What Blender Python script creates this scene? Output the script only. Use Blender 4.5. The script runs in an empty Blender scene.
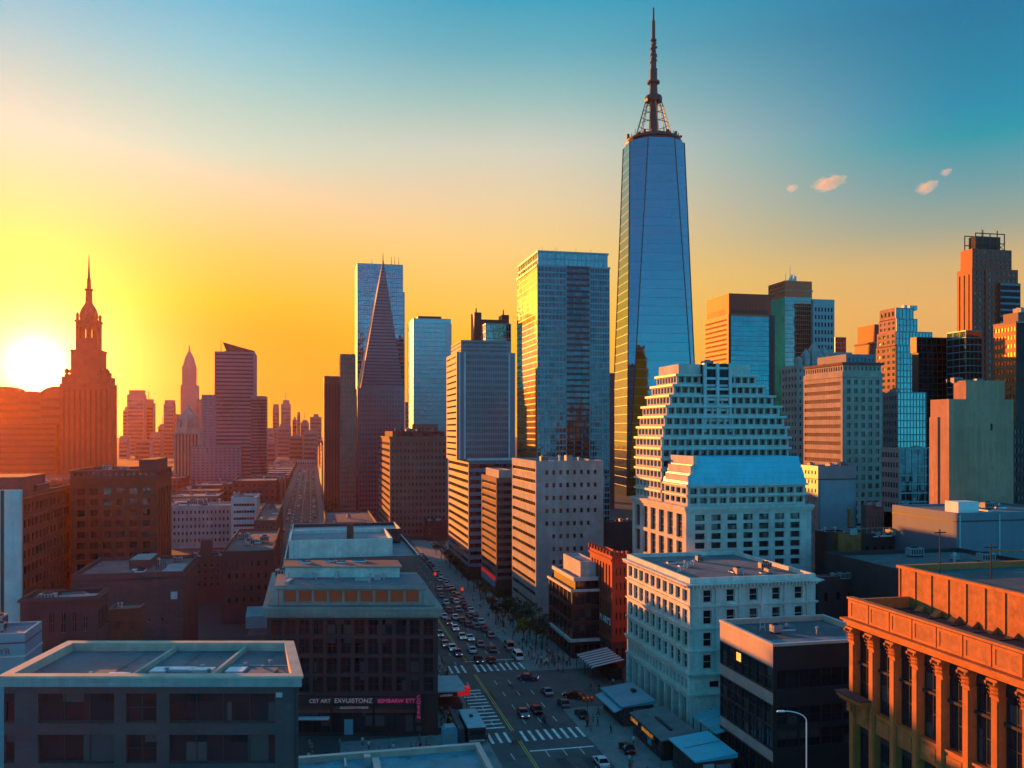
import bpy, math, random
from mathutils import Vector, Matrix
R_ = math.radians
rnd = random.Random(7)
SC = bpy.context.scene
COL = SC.collection

# ------------------------------------------------------------------ camera
F_PX, CAM_H, HOR = 900.0, 56.0, 430.0
TH = math.atan(201 / F_PX)                 # the street grid is turned this far from the camera axis
cam = bpy.data.cameras.new('camera'); camo = bpy.data.objects.new('camera', cam); COL.objects.link(camo)
camo.location = (0, 0, CAM_H); camo.rotation_euler = (R_(90), 0, -TH)
cam.sensor_width = 36; cam.lens = 36 * F_PX / 1024; cam.shift_y = (HOR - 384) / 1024
cam.clip_start = 1; cam.clip_end = 60000
SC.camera = camo

# ------------------------------------------------------------------ sun, sky, exposure
SUN_AZ, SUN_EL = R_(-28.0), R_(5.2)        # azimuth from +Y, clockwise positive
SUN_DIR = Vector((math.sin(SUN_AZ) * math.cos(SUN_EL), math.cos(SUN_AZ) * math.cos(SUN_EL), math.sin(SUN_EL)))
sl = bpy.data.lights.new('sun', 'SUN'); so = bpy.data.objects.new('sun', sl); COL.objects.link(so)
sl.energy = 4.0; sl.angle = R_(0.5); sl.color = (1.0, 0.28, 0.025)
so.rotation_euler = (-SUN_DIR).to_track_quat('-Z', 'Y').to_euler()
SC.view_settings.view_transform = 'Standard'; SC.view_settings.look = 'None'
SC.view_settings.gamma = 1; SC.view_settings.exposure = 1.8; SC.view_settings.use_curve_mapping = False
SC.render.engine = 'CYCLES'
SC.cycles.use_denoising = True
SC.cycles.max_bounces = 5; SC.cycles.diffuse_bounces = 2; SC.cycles.glossy_bounces = 3
SC.cycles.transmission_bounces = 2; SC.cycles.volume_bounces = 0
SC.cycles.sample_clamp_indirect = 4
SC.cycles.caustics_reflective = False; SC.cycles.caustics_refractive = False

world = bpy.data.worlds.new('World'); SC.world = world; world.use_nodes = True
wt = world.node_tree; wt.nodes.clear()
def wn(t, **k):
    n = wt.nodes.new(t)
    for a, v in k.items(): setattr(n, a, v)
    return n
def wmath(op, a, b=None, c=None, clamp=False):
    n = wn('ShaderNodeMath', operation=op, use_clamp=clamp)
    for i, v in enumerate((a, b, c)):
        if v is None: continue
        if isinstance(v, (int, float)): n.inputs[i].default_value = v
        else: wt.links.new(v, n.inputs[i])
    return n.outputs[0]
def wramp(fac, stops):
    n = wn('ShaderNodeValToRGB'); n.color_ramp.interpolation = 'LINEAR'
    cr = n.color_ramp
    while len(cr.elements) > 1: cr.elements.remove(cr.elements[-1])
    for i, (p, c) in enumerate(stops):
        e = cr.elements[0] if i == 0 else cr.elements.new(p)
        e.position = p; e.color = (*c, 1)
    wt.links.new(fac, n.inputs[0]); return n.outputs[0]
def wmix(f, a, b, mode='MIX'):
    n = wn('ShaderNodeMix', data_type='RGBA', blend_type=mode)
    for s, v in ((n.inputs[0], f), (n.inputs[6], a), (n.inputs[7], b)):
        if isinstance(v, (int, float)): s.default_value = v
        elif isinstance(v, tuple): s.default_value = (*v, 1)
        else: wt.links.new(v, s)
    return n.outputs[2]
SKY_GAIN = 0.265
HAZE, HAZE_G = 0.000033, 0.74
tc = wn('ShaderNodeTexCoord')
sx = wn('ShaderNodeSeparateXYZ'); wt.links.new(tc.outputs['Generated'], sx.inputs[0])
X, Y, Zc = sx.outputs
elev = wmath('DIVIDE', wmath('ARCSINE', wmath('MAXIMUM', wmath('MINIMUM', Zc, 1.0), 0.0)), R_(45.0), clamp=True)   # 0..1 over 45 deg
hl = wmath('SQRT', wmath('ADD', wmath('MULTIPLY', X, X), wmath('ADD', wmath('MULTIPLY', Y, Y), 1e-5)))
DAZ = R_(-15.3); DEL = R_(3.6)             # where the glow of the sun stands in the photograph
ch = wmath('DIVIDE', wmath('ADD', wmath('MULTIPLY', X, math.sin(DAZ)), wmath('MULTIPLY', Y, math.cos(DAZ))), hl)
azd = wmath('DIVIDE', wmath('ARCCOSINE', wmath('MAXIMUM', wmath('MINIMUM', ch, 1.0), -1.0)), math.pi)   # 0 at sun, 1 opposite
d2 = lambda d: d / 45.0
#SKY0
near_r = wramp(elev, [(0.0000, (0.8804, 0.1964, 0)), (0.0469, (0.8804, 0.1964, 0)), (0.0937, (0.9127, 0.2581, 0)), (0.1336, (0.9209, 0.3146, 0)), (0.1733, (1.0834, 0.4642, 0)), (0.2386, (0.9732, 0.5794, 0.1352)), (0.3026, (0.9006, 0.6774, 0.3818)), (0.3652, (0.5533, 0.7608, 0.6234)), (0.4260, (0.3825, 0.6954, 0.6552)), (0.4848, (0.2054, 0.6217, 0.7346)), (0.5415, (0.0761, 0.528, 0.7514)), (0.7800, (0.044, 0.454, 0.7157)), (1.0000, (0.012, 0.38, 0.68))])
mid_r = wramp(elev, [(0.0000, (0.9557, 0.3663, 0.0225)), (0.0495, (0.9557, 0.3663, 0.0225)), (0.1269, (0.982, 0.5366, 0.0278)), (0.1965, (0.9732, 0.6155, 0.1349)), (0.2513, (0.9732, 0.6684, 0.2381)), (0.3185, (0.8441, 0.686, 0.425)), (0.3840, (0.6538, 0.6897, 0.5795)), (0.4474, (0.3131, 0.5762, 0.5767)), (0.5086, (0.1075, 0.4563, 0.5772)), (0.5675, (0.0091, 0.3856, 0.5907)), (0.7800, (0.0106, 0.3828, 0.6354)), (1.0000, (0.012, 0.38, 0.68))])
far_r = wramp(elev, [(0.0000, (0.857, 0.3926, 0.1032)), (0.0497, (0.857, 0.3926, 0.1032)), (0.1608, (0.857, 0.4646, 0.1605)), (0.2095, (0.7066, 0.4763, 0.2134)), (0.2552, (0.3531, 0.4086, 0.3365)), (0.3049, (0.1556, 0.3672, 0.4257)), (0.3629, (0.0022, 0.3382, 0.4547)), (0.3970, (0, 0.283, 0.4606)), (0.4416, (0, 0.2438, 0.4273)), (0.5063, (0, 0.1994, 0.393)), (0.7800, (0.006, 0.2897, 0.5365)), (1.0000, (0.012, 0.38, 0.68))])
#SKY1
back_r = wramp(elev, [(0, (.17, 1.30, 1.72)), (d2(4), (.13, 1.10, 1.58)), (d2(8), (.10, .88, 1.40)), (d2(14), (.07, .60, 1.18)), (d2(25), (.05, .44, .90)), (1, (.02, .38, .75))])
def seg(a, b):
    n = wn('ShaderNodeMapRange', interpolation_type='SMOOTHSTEP'); n.inputs[1].default_value = a; n.inputs[2].default_value = b
    wt.links.new(azd, n.inputs[0]); return n.outputs[0]
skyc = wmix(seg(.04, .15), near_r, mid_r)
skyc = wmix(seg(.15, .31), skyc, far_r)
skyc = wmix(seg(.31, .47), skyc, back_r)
# glow round the sun
sdv = Vector((math.sin(DAZ) * math.cos(DEL), math.cos(DAZ) * math.cos(DEL), math.sin(DEL)))
dp = wn('ShaderNodeVectorMath', operation='DOT_PRODUCT'); wt.links.new(tc.outputs['Generated'], dp.inputs[0]); dp.inputs[1].default_value = sdv
ang = wmath('ARCCOSINE', wmath('MINIMUM', dp.outputs['Value'], 0.999999))
def glow(width, amp, p=1.0):
    return wmath('MULTIPLY', wmath('EXPONENT', wmath('MULTIPLY', wmath('POWER', wmath('DIVIDE', ang, R_(width)), p), -1.0)), amp)
def vscale(col, f):
    n = wn('ShaderNodeVectorMath', operation='SCALE'); n.inputs[0].default_value = col; wt.links.new(f, n.inputs['Scale']); return n.outputs[0]
def vadd(a, b):
    n = wn('ShaderNodeVectorMath', operation='ADD'); wt.links.new(a, n.inputs[0]); wt.links.new(b, n.inputs[1]); return n.outputs[0]
tot = vadd(skyc, vscale((1.0, .66, .07), glow(7.5, .42, 1.6)))
tot = vadd(tot, vscale((1.0, .74, .20), glow(2.4, 5.0, 1.0)))
tot = vadd(tot, vscale((1.0, .82, .40), glow(4.6, .55, 1.0)))
tot = vadd(tot, vscale((1.0, .85, .60), glow(1.0, 5.0, 1.5)))
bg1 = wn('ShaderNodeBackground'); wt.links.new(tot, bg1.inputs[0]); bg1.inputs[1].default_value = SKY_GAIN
nis = wn('ShaderNodeTexSky', sky_type='NISHITA'); nis.sun_disc = False; nis.dust_density = 0.0; nis.air_density = 0.3; nis.ozone_density = 1.0
nis.sun_elevation = SUN_EL; nis.sun_rotation = SUN_AZ
bg2 = wn('ShaderNodeBackground'); wt.links.new(wmix(1.0, nis.outputs[0], (.16, .12, .02), 'MULTIPLY'), bg2.inputs[0]); bg2.inputs[1].default_value = 0.05
add = wn('ShaderNodeAddShader'); wt.links.new(bg1.outputs[0], add.inputs[0]); wt.links.new(bg2.outputs[0], add.inputs[1])
wo = wn('ShaderNodeOutputWorld'); wt.links.new(add.outputs[0], wo.inputs[0])

# ------------------------------------------------------------------ from the photograph's pixels to places on the street grid
ST, CT = math.sin(TH), math.cos(TH)
def angle(px): return math.atan((px - 512) / F_PX) + TH
def place(px, d):
    lat = (px - 512) / F_PX * d
    return (d * ST + lat * CT, d * CT - lat * ST)
def height(py, d): return CAM_H - (py - HOR) / F_PX * d
def x_at(px, y): return y * math.tan(angle(px))
def y_at(px, x): return x / math.tan(angle(px))
def depth(x, y): return x * ST + y * CT
def onground(px, py, z=0.0): return place(px, (CAM_H - z) * F_PX / (py - HOR))

# ------------------------------------------------------------------ materials
MATS = {}
class NT:
    def __init__(s, name):
        s.m = bpy.data.materials.new(name); s.m.use_nodes = True
        s.t = s.m.node_tree; s.b = s.t.nodes['Principled BSDF']
    def n(s, t, **k):
        x = s.t.nodes.new(t)
        for a, v in k.items(): setattr(x, a, v)
        return x
    def l(s, a, b): s.t.links.new(a, b)
    def math(s, op, a, b=None, clamp=False):
        n = s.n('ShaderNodeMath', operation=op, use_clamp=clamp)
        for i, v in enumerate((a, b)):
            if v is None: continue
            if isinstance(v, (int, float)): n.inputs[i].default_value = v
            else: s.l(v, n.inputs[i])
        return n.outputs[0]
    def vec(s, op, a, b=None, scale=None):
        n = s.n('ShaderNodeVectorMath', operation=op)
        for i, v in enumerate((a, b)):
            if v is None: continue
            if isinstance(v, tuple): n.inputs[i].default_value = v
            else: s.l(v, n.inputs[i])
        if scale is not None: n.inputs['Scale'].default_value = scale
        return n.outputs[0]
    def mix(s, f, a, b, mode='MIX'):
        n = s.n('ShaderNodeMix', data_type='RGBA', blend_type=mode)
        for k, v in ((0, f), (6, a), (7, b)):
            if isinstance(v, (int, float)): n.inputs[k].default_value = v
            elif isinstance(v, tuple): n.inputs[k].default_value = (*v, 1)
            else: s.l(v, n.inputs[k])
        return n.outputs[2]
    def pos(s, off=(0.137, 0.211, 0.173)):
        g = s.n('ShaderNodeNewGeometry'); return s.vec('ADD', g.outputs['Position'], off), g
    def noise(s, vec, scale, detail=4, rough=.6):
        n = s.n('ShaderNodeTexNoise'); n.inputs['Scale'].default_value = scale; n.inputs['Detail'].default_value = detail; n.inputs['Roughness'].default_value = rough
        s.l(vec, n.inputs['Vector']); return n.outputs['Fac']
    def ramp(s, f, a, b):
        n = s.n('ShaderNodeMapRange'); n.inputs[1].default_value = a; n.inputs[2].default_value = b; s.l(f, n.inputs[0]); return n.outputs[0]

def surf(name, col, rough=.85, var=.35, scale=.12, metal=0.0, streak=.25, fine=.2, fs=2.5, stain=None, panel=None, bump=.0, spec=.35):
    """masonry, metal, roofing: base colour broken up by large patches, rain streaks and fine grain (world-space noise)"""
    k = NT(name); p, g = k.pos()
    c = tuple(col)
    n1 = k.ramp(k.noise(p, scale, 5), .3, .7)
    out = k.mix(n1, tuple(x * (1 - var) for x in c), tuple(min(1, x * (1 + var * .6)) for x in c))
    if streak:
        sv = k.vec('MULTIPLY', p, (1.0, 1.0, .06))
        n2 = k.ramp(k.noise(sv, .9, 4, .7), .42, .75)
        out = k.mix(k.math('MULTIPLY', n2, streak), out, tuple(x * .45 for x in c))
    if fine:
        n3 = k.ramp(k.noise(p, fs, 3), .25, .75)
        out = k.mix(k.math('MULTIPLY', n3, fine), out, tuple(x * .5 for x in c))
    if stain:
        n4 = k.ramp(k.noise(p, .35, 6, .7), .55, .66)
        out = k.mix(k.math('MULTIPLY', n4, .75), out, stain)
    if panel:
        q = k.vec('DIVIDE', p, panel); fl = k.vec('FLOOR', q)
        w = k.n('ShaderNodeTexWhiteNoise', noise_dimensions='3D'); k.l(fl, w.inputs[0])
        out = k.mix(k.math('MULTIPLY', w.outputs['Value'], .35), out, tuple(x * .55 for x in c))
    k.l(out, k.b.inputs['Base Color'])
    k.b.inputs['Roughness'].default_value = rough; k.b.inputs['Metallic'].default_value = metal
    k.b.inputs['Specular IOR Level'].default_value = spec
    if bump:
        bn = k.n('ShaderNodeBump'); bn.inputs['Strength'].default_value = bump; bn.inputs['Distance'].default_value = .05
        k.l(k.noise(p, 6, 3), bn.inputs['Height']); k.l(bn.outputs[0], k.b.inputs['Normal'])
    return k.m

def glass(name, tint, metal=1.0, rough=.05, cell=(1.7, 1.7, 3.6), jit=.03, var=.4, blind=None, bfrac=.2, wave=.012):
    """coated or plain glazing: every pane has its own tint, tilt and (for windows) now and then a blind"""
    k = NT(name); p, g = k.pos()
    fl = k.vec('FLOOR', k.vec('DIVIDE', p, cell))
    w = k.n('ShaderNodeTexWhiteNoise', noise_dimensions='3D'); k.l(fl, w.inputs[0])
    row = k.n('ShaderNodeTexWhiteNoise', noise_dimensions='3D'); k.l(k.vec('FLOOR', k.vec('DIVIDE', p, (9.0, 9.0, cell[2]))), row.inputs[0])
    rv = k.math('ADD', k.math('MULTIPLY', w.outputs['Value'], .6), k.math('MULTIPLY', row.outputs['Value'], .4))
    out = k.mix(rv, tuple(tint), tuple(x * (1 - var) for x in tint))
    if blind:
        out = k.mix(k.math('GREATER_THAN', w.outputs['Value'], 1 - bfrac), out, blind)
    k.l(out, k.b.inputs['Base Color'])
    k.b.inputs['Metallic'].default_value = metal; k.b.inputs['Roughness'].default_value = rough
    k.b.inputs['IOR'].default_value = 1.5
    nz = k.n('ShaderNodeTexNoise'); nz.inputs['Scale'].default_value = .25; nz.inputs['Detail'].default_value = 2; k.l(p, nz.inputs['Vector'])
    j = k.vec('SCALE', k.vec('SUBTRACT', w.outputs['Color'], (.5, .5, .5)), scale=jit)
    j2 = k.vec('SCALE', k.vec('SUBTRACT', nz.outputs['Color'], (.5, .5, .5)), scale=wave * 2)
    nn = k.vec('NORMALIZE', k.vec('ADD', g.outputs['Normal'], k.vec('ADD', j, j2)))
    k.l(nn, k.b.inputs['Normal'])
    return k.m

def emit(name, col, strength):
    k = NT(name); k.b.inputs['Base Color'].default_value = (*[c * .3 for c in col], 1)
    k.b.inputs['Emission Color'].default_value = (*col, 1); k.b.inputs['Emission Strength'].default_value = strength
    return k.m
def plain(name, col, rough=.5, metal=0.0, coat=0.0):
    return surf(name, col, rough, var=.12, scale=.5, metal=metal, streak=0, fine=.12, fs=4)

# ------------------------------------------------------------------ meshes
class MB:
    def __init__(s): s.v = []; s.f = []; s.mi = []; s.ix = {}
    def V(s, p):
        key = (round(p[0], 3), round(p[1], 3), round(p[2], 3))
        i = s.ix.get(key)
        if i is None:
            i = s.ix[key] = len(s.v); s.v.append(key)
        return i
    def face(s, pts, mi=0):
        ids = [s.V(p) for p in pts]
        if len(set(ids)) < 3: return
        o = []
        for i in ids:
            if i not in o: o.append(i)
        s.f.append(o); s.mi.append(mi)
    def box(s, x0, x1, y0, y1, z0, z1, mi=0, skip='', top=None):
        t = mi if top is None else top
        A, B, C, D = (x0, y0), (x1, y0), (x1, y1), (x0, y1)
        q = lambda a, z: (a[0], a[1], z)
        if 'f' not in skip: s.face([q(A, z0), q(B, z0), q(B, z1), q(A, z1)], mi)
        if 'r' not in skip: s.face([q(B, z0), q(C, z0), q(C, z1), q(B, z1)], mi)
        if 'k' not in skip: s.face([q(C, z0), q(D, z0), q(D, z1), q(C, z1)], mi)
        if 'l' not in skip: s.face([q(D, z0), q(A, z0), q(A, z1), q(D, z1)], mi)
        if 't' not in skip: s.face([q(A, z1), q(B, z1), q(C, z1), q(D, z1)], t)
        if 'b' not in skip: s.face([q(D, z0), q(C, z0), q(B, z0), q(A, z0)], mi)
    def loft(s, rings, mi=0, cap=True):
        """rings: lists of points, counter-clockwise seen from above"""
        for a, b in zip(rings, rings[1:]):
            n = len(a)
            for i in range(n):
                j = (i + 1) % n
                s.face([a[i], a[j], b[j], b[i]], mi)
        if cap:
            s.face(list(rings[-1]), mi); s.face(list(reversed(rings[0])), mi)
    def lathe(s, cx, cy, prof, n=12, mi=0, cap=True, rot=0.0, sq=None):
        rings = []
        for r, z in prof:
            rings.append([(cx + r * math.cos(rot + 2 * math.pi * i / n), cy + r * math.sin(rot + 2 * math.pi * i / n), z) for i in range(n)])
        s.loft(rings, mi, cap)
    def tube(s, p, q, r0, r1=None, n=6, mi=0):
        p, q = Vector(p), Vector(q); r1 = r0 if r1 is None else r1
        d = (q - p).normalized(); a = d.orthogonal().normalized(); b = d.cross(a)
        ring = lambda c, r: [tuple(c + (a * math.cos(2 * math.pi * i / n) + b * math.sin(2 * math.pi * i / n)) * r) for i in range(n)]
        s.loft([ring(p, r0), ring(q, r1)], mi)
    def build(s, name, mats, parent=None, loc=(0, 0, 0), smooth=False):
        me = bpy.data.meshes.new(name); me.from_pydata(s.v, [], s.f)
        mats = mats if isinstance(mats, (list, tuple)) else [mats]
        for m in mats: me.materials.append(m)
        me.polygons.foreach_set('material_index', [min(i, len(mats) - 1) for i in s.mi])
        if smooth: me.polygons.foreach_set('use_smooth', [True] * len(s.f))
        me.update()
        return link(name, me, parent, loc)
def link(name, data, parent=None, loc=(0, 0, 0), rz=0.0):
    o = bpy.data.objects.new(name, data); COL.objects.link(o); o.location = loc; o.rotation_euler = (0, 0, rz)
    if parent is not None: o.parent = parent
    return o
def tag(o, label=None, cat=None, group=None, kind=None):
    if label: o['label'] = label
    if cat: o['category'] = cat
    if group: o['group'] = group
    if kind: o['kind'] = kind
    return o
def root(name, label, cat, loc, rz=0.0, group=None):
    return tag(link(name, None, None, loc, rz), label, cat, group, 'thing')
def struct(name, mb, mats, loc=(0, 0, 0)): return tag(mb.build(name, mats, None, loc), kind='structure')
def copy_tree(o, parent=None):
    c = o.copy(); COL.objects.link(c)
    if parent is not None: c.parent = parent
    for ch in list(o.children): copy_tree(ch, c)
    return c

# ------------------------------------------------------------------ facades
WIN_CACHE = {}
def window_mesh(w, h, nx, nz, fr, pn, sub):
    key = (round(w, 2), round(h, 2), nx, nz, fr.name, pn.name, sub)
    if key in WIN_CACHE: return WIN_CACHE[key]
    t = min(.09, w * .08); dpt = .07
    f = MB(); p = MB() if sub else f
    pm = 0 if sub else 1
    p.face([(-w / 2, 0, 0), (w / 2, 0, 0), (w / 2, 0, h), (-w / 2, 0, h)], pm)
    def bar(x0, x1, z0, z1): f.box(x0, x1, -dpt, 0.0, z0, z1, 0, 'k')
    bar(-w / 2, -w / 2 + t, 0, h); bar(w / 2 - t, w / 2, 0, h)
    bar(-w / 2 + t, w / 2 - t, 0, t * 1.5); bar(-w / 2 + t, w / 2 - t, h - t, h)
    for i in range(1, nx):
        x = -w / 2 + w * i / nx; bar(x - t / 2, x + t / 2, t * 1.5, h - t)
    for j in range(1, nz):
        z = h * j / nz
        for i in range(nx):
            a = -w / 2 + w * i / nx + (t if i == 0 else t / 2); b = -w / 2 + w * (i + 1) / nx - (t if i == nx - 1 else t / 2)
            bar(a, b, z - t / 2, z + t / 2)
    def me(mb, nm, mats):
        m = bpy.data.meshes.new(nm); m.from_pydata(mb.v, [], mb.f)
        for x in mats: m.materials.append(x)
        m.polygons.foreach_set('material_index', mb.mi); m.update(); return m
    r = (me(f, 'window', [fr] if sub else [fr, pn]), me(p, 'pane', [pn]) if sub else None, f, p)
    WIN_CACHE[key] = r
    return r

def P3(O, Rv, u, z, dn=0.0):
    """point u along the face, z up, dn inwards (outward normal is (Ry,-Rx))"""
    return (O[0] + Rv[0] * u - Rv[1] * dn, O[1] + Rv[1] * u + Rv[0] * dn, z)
FRONT, LEFT, RIGHT = (1, 0), (0, -1), (0, 1)

def punched(mb, O, Rv, W, z0, z1, sp, wins, gmi=None, wmi=0):
    c, r = sp['c'], sp['r']; ml, mr, mbt, mt = sp.get('m', (.6, .6, .8, .8)); rec = sp.get('rec', .3)
    cw = (W - ml - mr) / c; rh = (z1 - z0 - mbt - mt) / r
    ww, hh = cw * sp.get('w', .6), rh * sp.get('h', .6)
    us = [(ml + cw * i + (cw - ww) / 2, ml + cw * i + (cw + ww) / 2) for i in range(c)]
    v0 = sp.get('v', .5)
    zs = [(z0 + mbt + rh * j + (rh - hh) * v0, z0 + mbt + rh * j + (rh - hh) * v0 + hh) for j in range(r)]
    q = lambda u0, u1, a, b: mb.face([P3(O, Rv, u0, a), P3(O, Rv, u1, a), P3(O, Rv, u1, b), P3(O, Rv, u0, b)], wmi)
    zc = [z0] + [z for ab in zs for z in ab] + [z1]
    uc = [0.0] + [u for ab in us for u in ab] + [W]
    skip = sp.get('skip', lambda i, j: False)
    for i in range(len(uc) - 1):
        for j in range(len(zc) - 1):
            if i % 2 and j % 2 and not skip(i // 2, j // 2): continue
            q(uc[i], uc[i + 1], zc[j], zc[j + 1])
    for i, (a, b) in enumerate(us):
        for j, (e, f) in enumerate(zs):
            if skip(i, j): continue
            o = lambda u, z: P3(O, Rv, u, z); k = lambda u, z: P3(O, Rv, u, z, rec)
            mb.face([o(a, e), o(b, e), k(b, e), k(a, e)], wmi); mb.face([k(a, f), k(b, f), o(b, f), o(a, f)], wmi)
            mb.face([o(a, f), o(a, e), k(a, e), k(a, f)], wmi); mb.face([o(b, e), o(b, f), k(b, f), k(b, e)], wmi)
            if gmi is not None: mb.face([k(a, e), k(b, e), k(b, f), k(a, f)], gmi)
            else: wins.append((P3(O, Rv, (a + b) / 2, e, rec), Rv, b - a, f - e, sp))

def curtain(mb, O, Rv, W, z0, z1, sp, gmi=1, fmi=0):
    """glass skin with real mullions and floor spandrels standing proud of it"""
    c, r = sp['c'], sp['r']; mw, md, sh = sp.get('mw', .25), sp.get('md', .2), sp.get('sh', .8)
    mb.face([P3(O, Rv, 0, z0), P3(O, Rv, W, z0), P3(O, Rv, W, z1), P3(O, Rv, 0, z1)], gmi)
    def bar(u0, u1, a, b, dd, mi):
        p = lambda u, z, k: P3(O, Rv, u, z, -k)
        mb.face([p(u0, a, dd), p(u1, a, dd), p(u1, b, dd), p(u0, b, dd)], mi)
        mb.face([p(u0, a, 0), p(u0, a, dd), p(u0, b, dd), p(u0, b, 0)], mi); mb.face([p(u1, a, dd), p(u1, a, 0), p(u1, b, 0), p(u1, b, dd)], mi)
        mb.face([p(u0, b, dd), p(u1, b, dd), p(u1, b, 0), p(u0, b, 0)], mi); mb.face([p(u0, a, 0), p(u1, a, 0), p(u1, a, dd), p(u0, a, dd)], mi)
    if mw:
        for i in range(c + 1):
            u = min(max(W * i / c, mw / 2), W - mw / 2); bar(u - mw / 2, u + mw / 2, z0, z1, md, fmi)
    if sh:
        for j in range(r + 1):
            z = z0 + (z1 - z0 - sh) * j / r; bar(0.01, W - .01, z, z + sh, sp.get('sd', md * .6), sp.get('smi', fmi))

class Building:
    def __init__(s, name, label, cat, x0, x1, y0, y1, group=None, frame=None, pane=None, sub=False, cap=100):
        s.r = root(name, label, cat, (x0, y0, 0), 0, group); s.x0, s.y0 = x0, y0; s.w, s.d = x1 - x0, y1 - y0
        s.wins = []; s.frame = frame; s.pane = pane; s.sub = sub; s.cap = cap
    def block(s, z0, z1, wall, F=None, L=None, R=None, ins=(0, 0, 0, 0), roof=None, par=.9, rim=.35, name='wall', gl=None, back=True, roofmat=None, coping=None, lwall=None):
        xa, xb, ya, yb = ins[0], s.w - ins[1], ins[2], s.d - ins[3]
        mb = MB(); mats = [wall, gl or s.pane or wall, coping or wall, lwall or wall]; cb = MB(); anyc = False
        for key, O, Rv, W in (('F', (xa, ya), FRONT, xb - xa), ('L', (xa, yb), LEFT, yb - ya), ('R', (xb, ya), RIGHT, yb - ya)):
            sp = {'F': F, 'L': L, 'R': R}[key]
            if sp is None:
                mb.face([P3(O, Rv, 0, z0), P3(O, Rv, W, z0), P3(O, Rv, W, z1), P3(O, Rv, 0, z1)], 3 if key == 'L' else 0)
            elif sp.get('t') == 'c': curtain(cb, O, Rv, W, z0, z1, sp); anyc = True
            else: punched(mb, O, Rv, W, z0, z1, sp, s.wins, 1 if sp.get('inl') else None, 3 if key == 'L' else 0)
        mb.face([(xb, yb, z0), (xa, yb, z0), (xa, yb, z1), (xb, yb, z1)])
        if par:
            i, zr = rim, z1 - par
            o = [(xa, ya), (xb, ya), (xb, yb), (xa, yb)]; n = [(xa + i, ya + i), (xb - i, ya + i), (xb - i, yb - i), (xa + i, yb - i)]
            for a in range(4):
                b = (a + 1) % 4
                mb.face([(*o[a], z1), (*o[b], z1), (*n[b], z1), (*n[a], z1)], 2 if coping else 0)
                mb.face([(*n[a], z1), (*n[b], z1), (*n[b], zr), (*n[a], zr)])
            rb = MB(); rb.face([(*p, zr) for p in n])
        else:
            zr = z1; rb = MB(); rb.face([(xa, ya, z1), (xb, ya, z1), (xb, yb, z1), (xa, yb, z1)])
        mb.build(name, mats, s.r)
        if anyc: cb.build('glass_facade', [wall if not isinstance(F, dict) or 'fm' not in F else F['fm'], gl, (F or {}).get('sm', wall)], s.r)
        if roofmat is not False: rb.build('roof', roofmat or M['roof_dark'], s.r)
        s.zr = zr
        return zr
    def ring(s, z0, z1, p, mat, ins=(0, 0, 0, 0), name='cornice', steps=1, sides='flr'):
        xa, xb, ya, yb = ins[0], s.w - ins[1], ins[2], s.d - ins[3]; mb = MB(); h = (z1 - z0) / steps
        for k in range(steps):
            q = p * (k + 1) / steps; a, b = z0 + h * k, z0 + h * (k + 1)
            e = .004
            mb.box(xa - q, xb + q, ya - q, ya - e, a, b)
            if 'l' in sides: mb.box(xa - q, xa - e, ya - e, yb, a, b)
            if 'r' in sides: mb.box(xb + e, xb + q, ya - e, yb, a, b)
        mb.build(name, mat, s.r)
    def units(s, n, seed, z=None, area=None, scale=1.0):
        rr = random.Random(seed); z = s.zr if z is None else z
        a = area or (.15, .85, .15, .85)
        for _ in range(n):
            x = s.w * rr.uniform(a[0], a[1]); y = s.d * rr.uniform(a[2], a[3]); k = rr.choice('aavss')
            o = link(*{'a': ('air_conditioner', PROP['ac']), 'v': ('vent_pipe', PROP['vent']), 's': ('skylight', PROP['sky'])}[k], s.r, (x, y, z), rr.choice((0, math.pi / 2)))
            q = scale * rr.uniform(.8, 1.5); o.scale = (q * rr.uniform(.8, 1.5), q, q)
    def done(s):
        if not s.wins: return s
        def score(w):
            p, Rv, a, b, sp = w; x, y, z = p[0] + s.x0, p[1] + s.y0, p[2]
            vx, vy = -x, -y; L = math.sqrt(vx * vx + vy * vy + (CAM_H - z) ** 2)
            return a * b * max(.02, (vx * Rv[1] - vy * Rv[0]) / L) / L ** 2
        ws = sorted(s.wins, key=score, reverse=True)
        rest = MB()
        for k, (p, Rv, a, b, sp) in enumerate(ws):
            fr, pn = sp.get('fr', s.frame), sp.get('pn', s.pane)
            fm, pm, f, pg = window_mesh(a, b, sp.get('nx', 1), sp.get('nz', 1), fr, pn, s.sub)
            rz = math.atan2(Rv[1], Rv[0])
            if k < s.cap:
                o = link('window', fm, s.r, p, rz)
                if pm: link('pane', pm, o)
            else:
                for src, mi0 in ((f, 0),) + (((pg, 1),) if s.sub else ()):
                    for fc, mi in zip(src.f, src.mi):
                        pts = [src.v[i] for i in fc]
                        rest.face([(p[0] + Rv[0] * q[0] - Rv[1] * q[1], p[1] + Rv[1] * q[0] + Rv[0] * q[1], p[2] + q[2]) for q in pts], mi if not s.sub else mi0)
        if rest.f: tag(rest.build('window_field', [s.frame, s.pane], s.r), kind='stuff')
        return s
def rbox(l, c, r, d, dep=None):
    x0, y0 = place(c, d); x1 = x_at(r, y0); y1 = y0 + dep if dep else y_at(l, x0)
    return x0, x1, y0, y1
def lbox(l, c, r, d, dep=None):
    x1, y0 = place(c, d); x0 = x_at(l, y0); y1 = y0 + dep if dep else y_at(r, x1)
    return x0, x1, y0, y1
def pun(c, r, w=.55, h=.55, **k): return dict(t='p', c=c, r=r, w=w, h=h, **k)
def cur(c, r, **k): return dict(t='c', c=c, r=r, **k)
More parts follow.
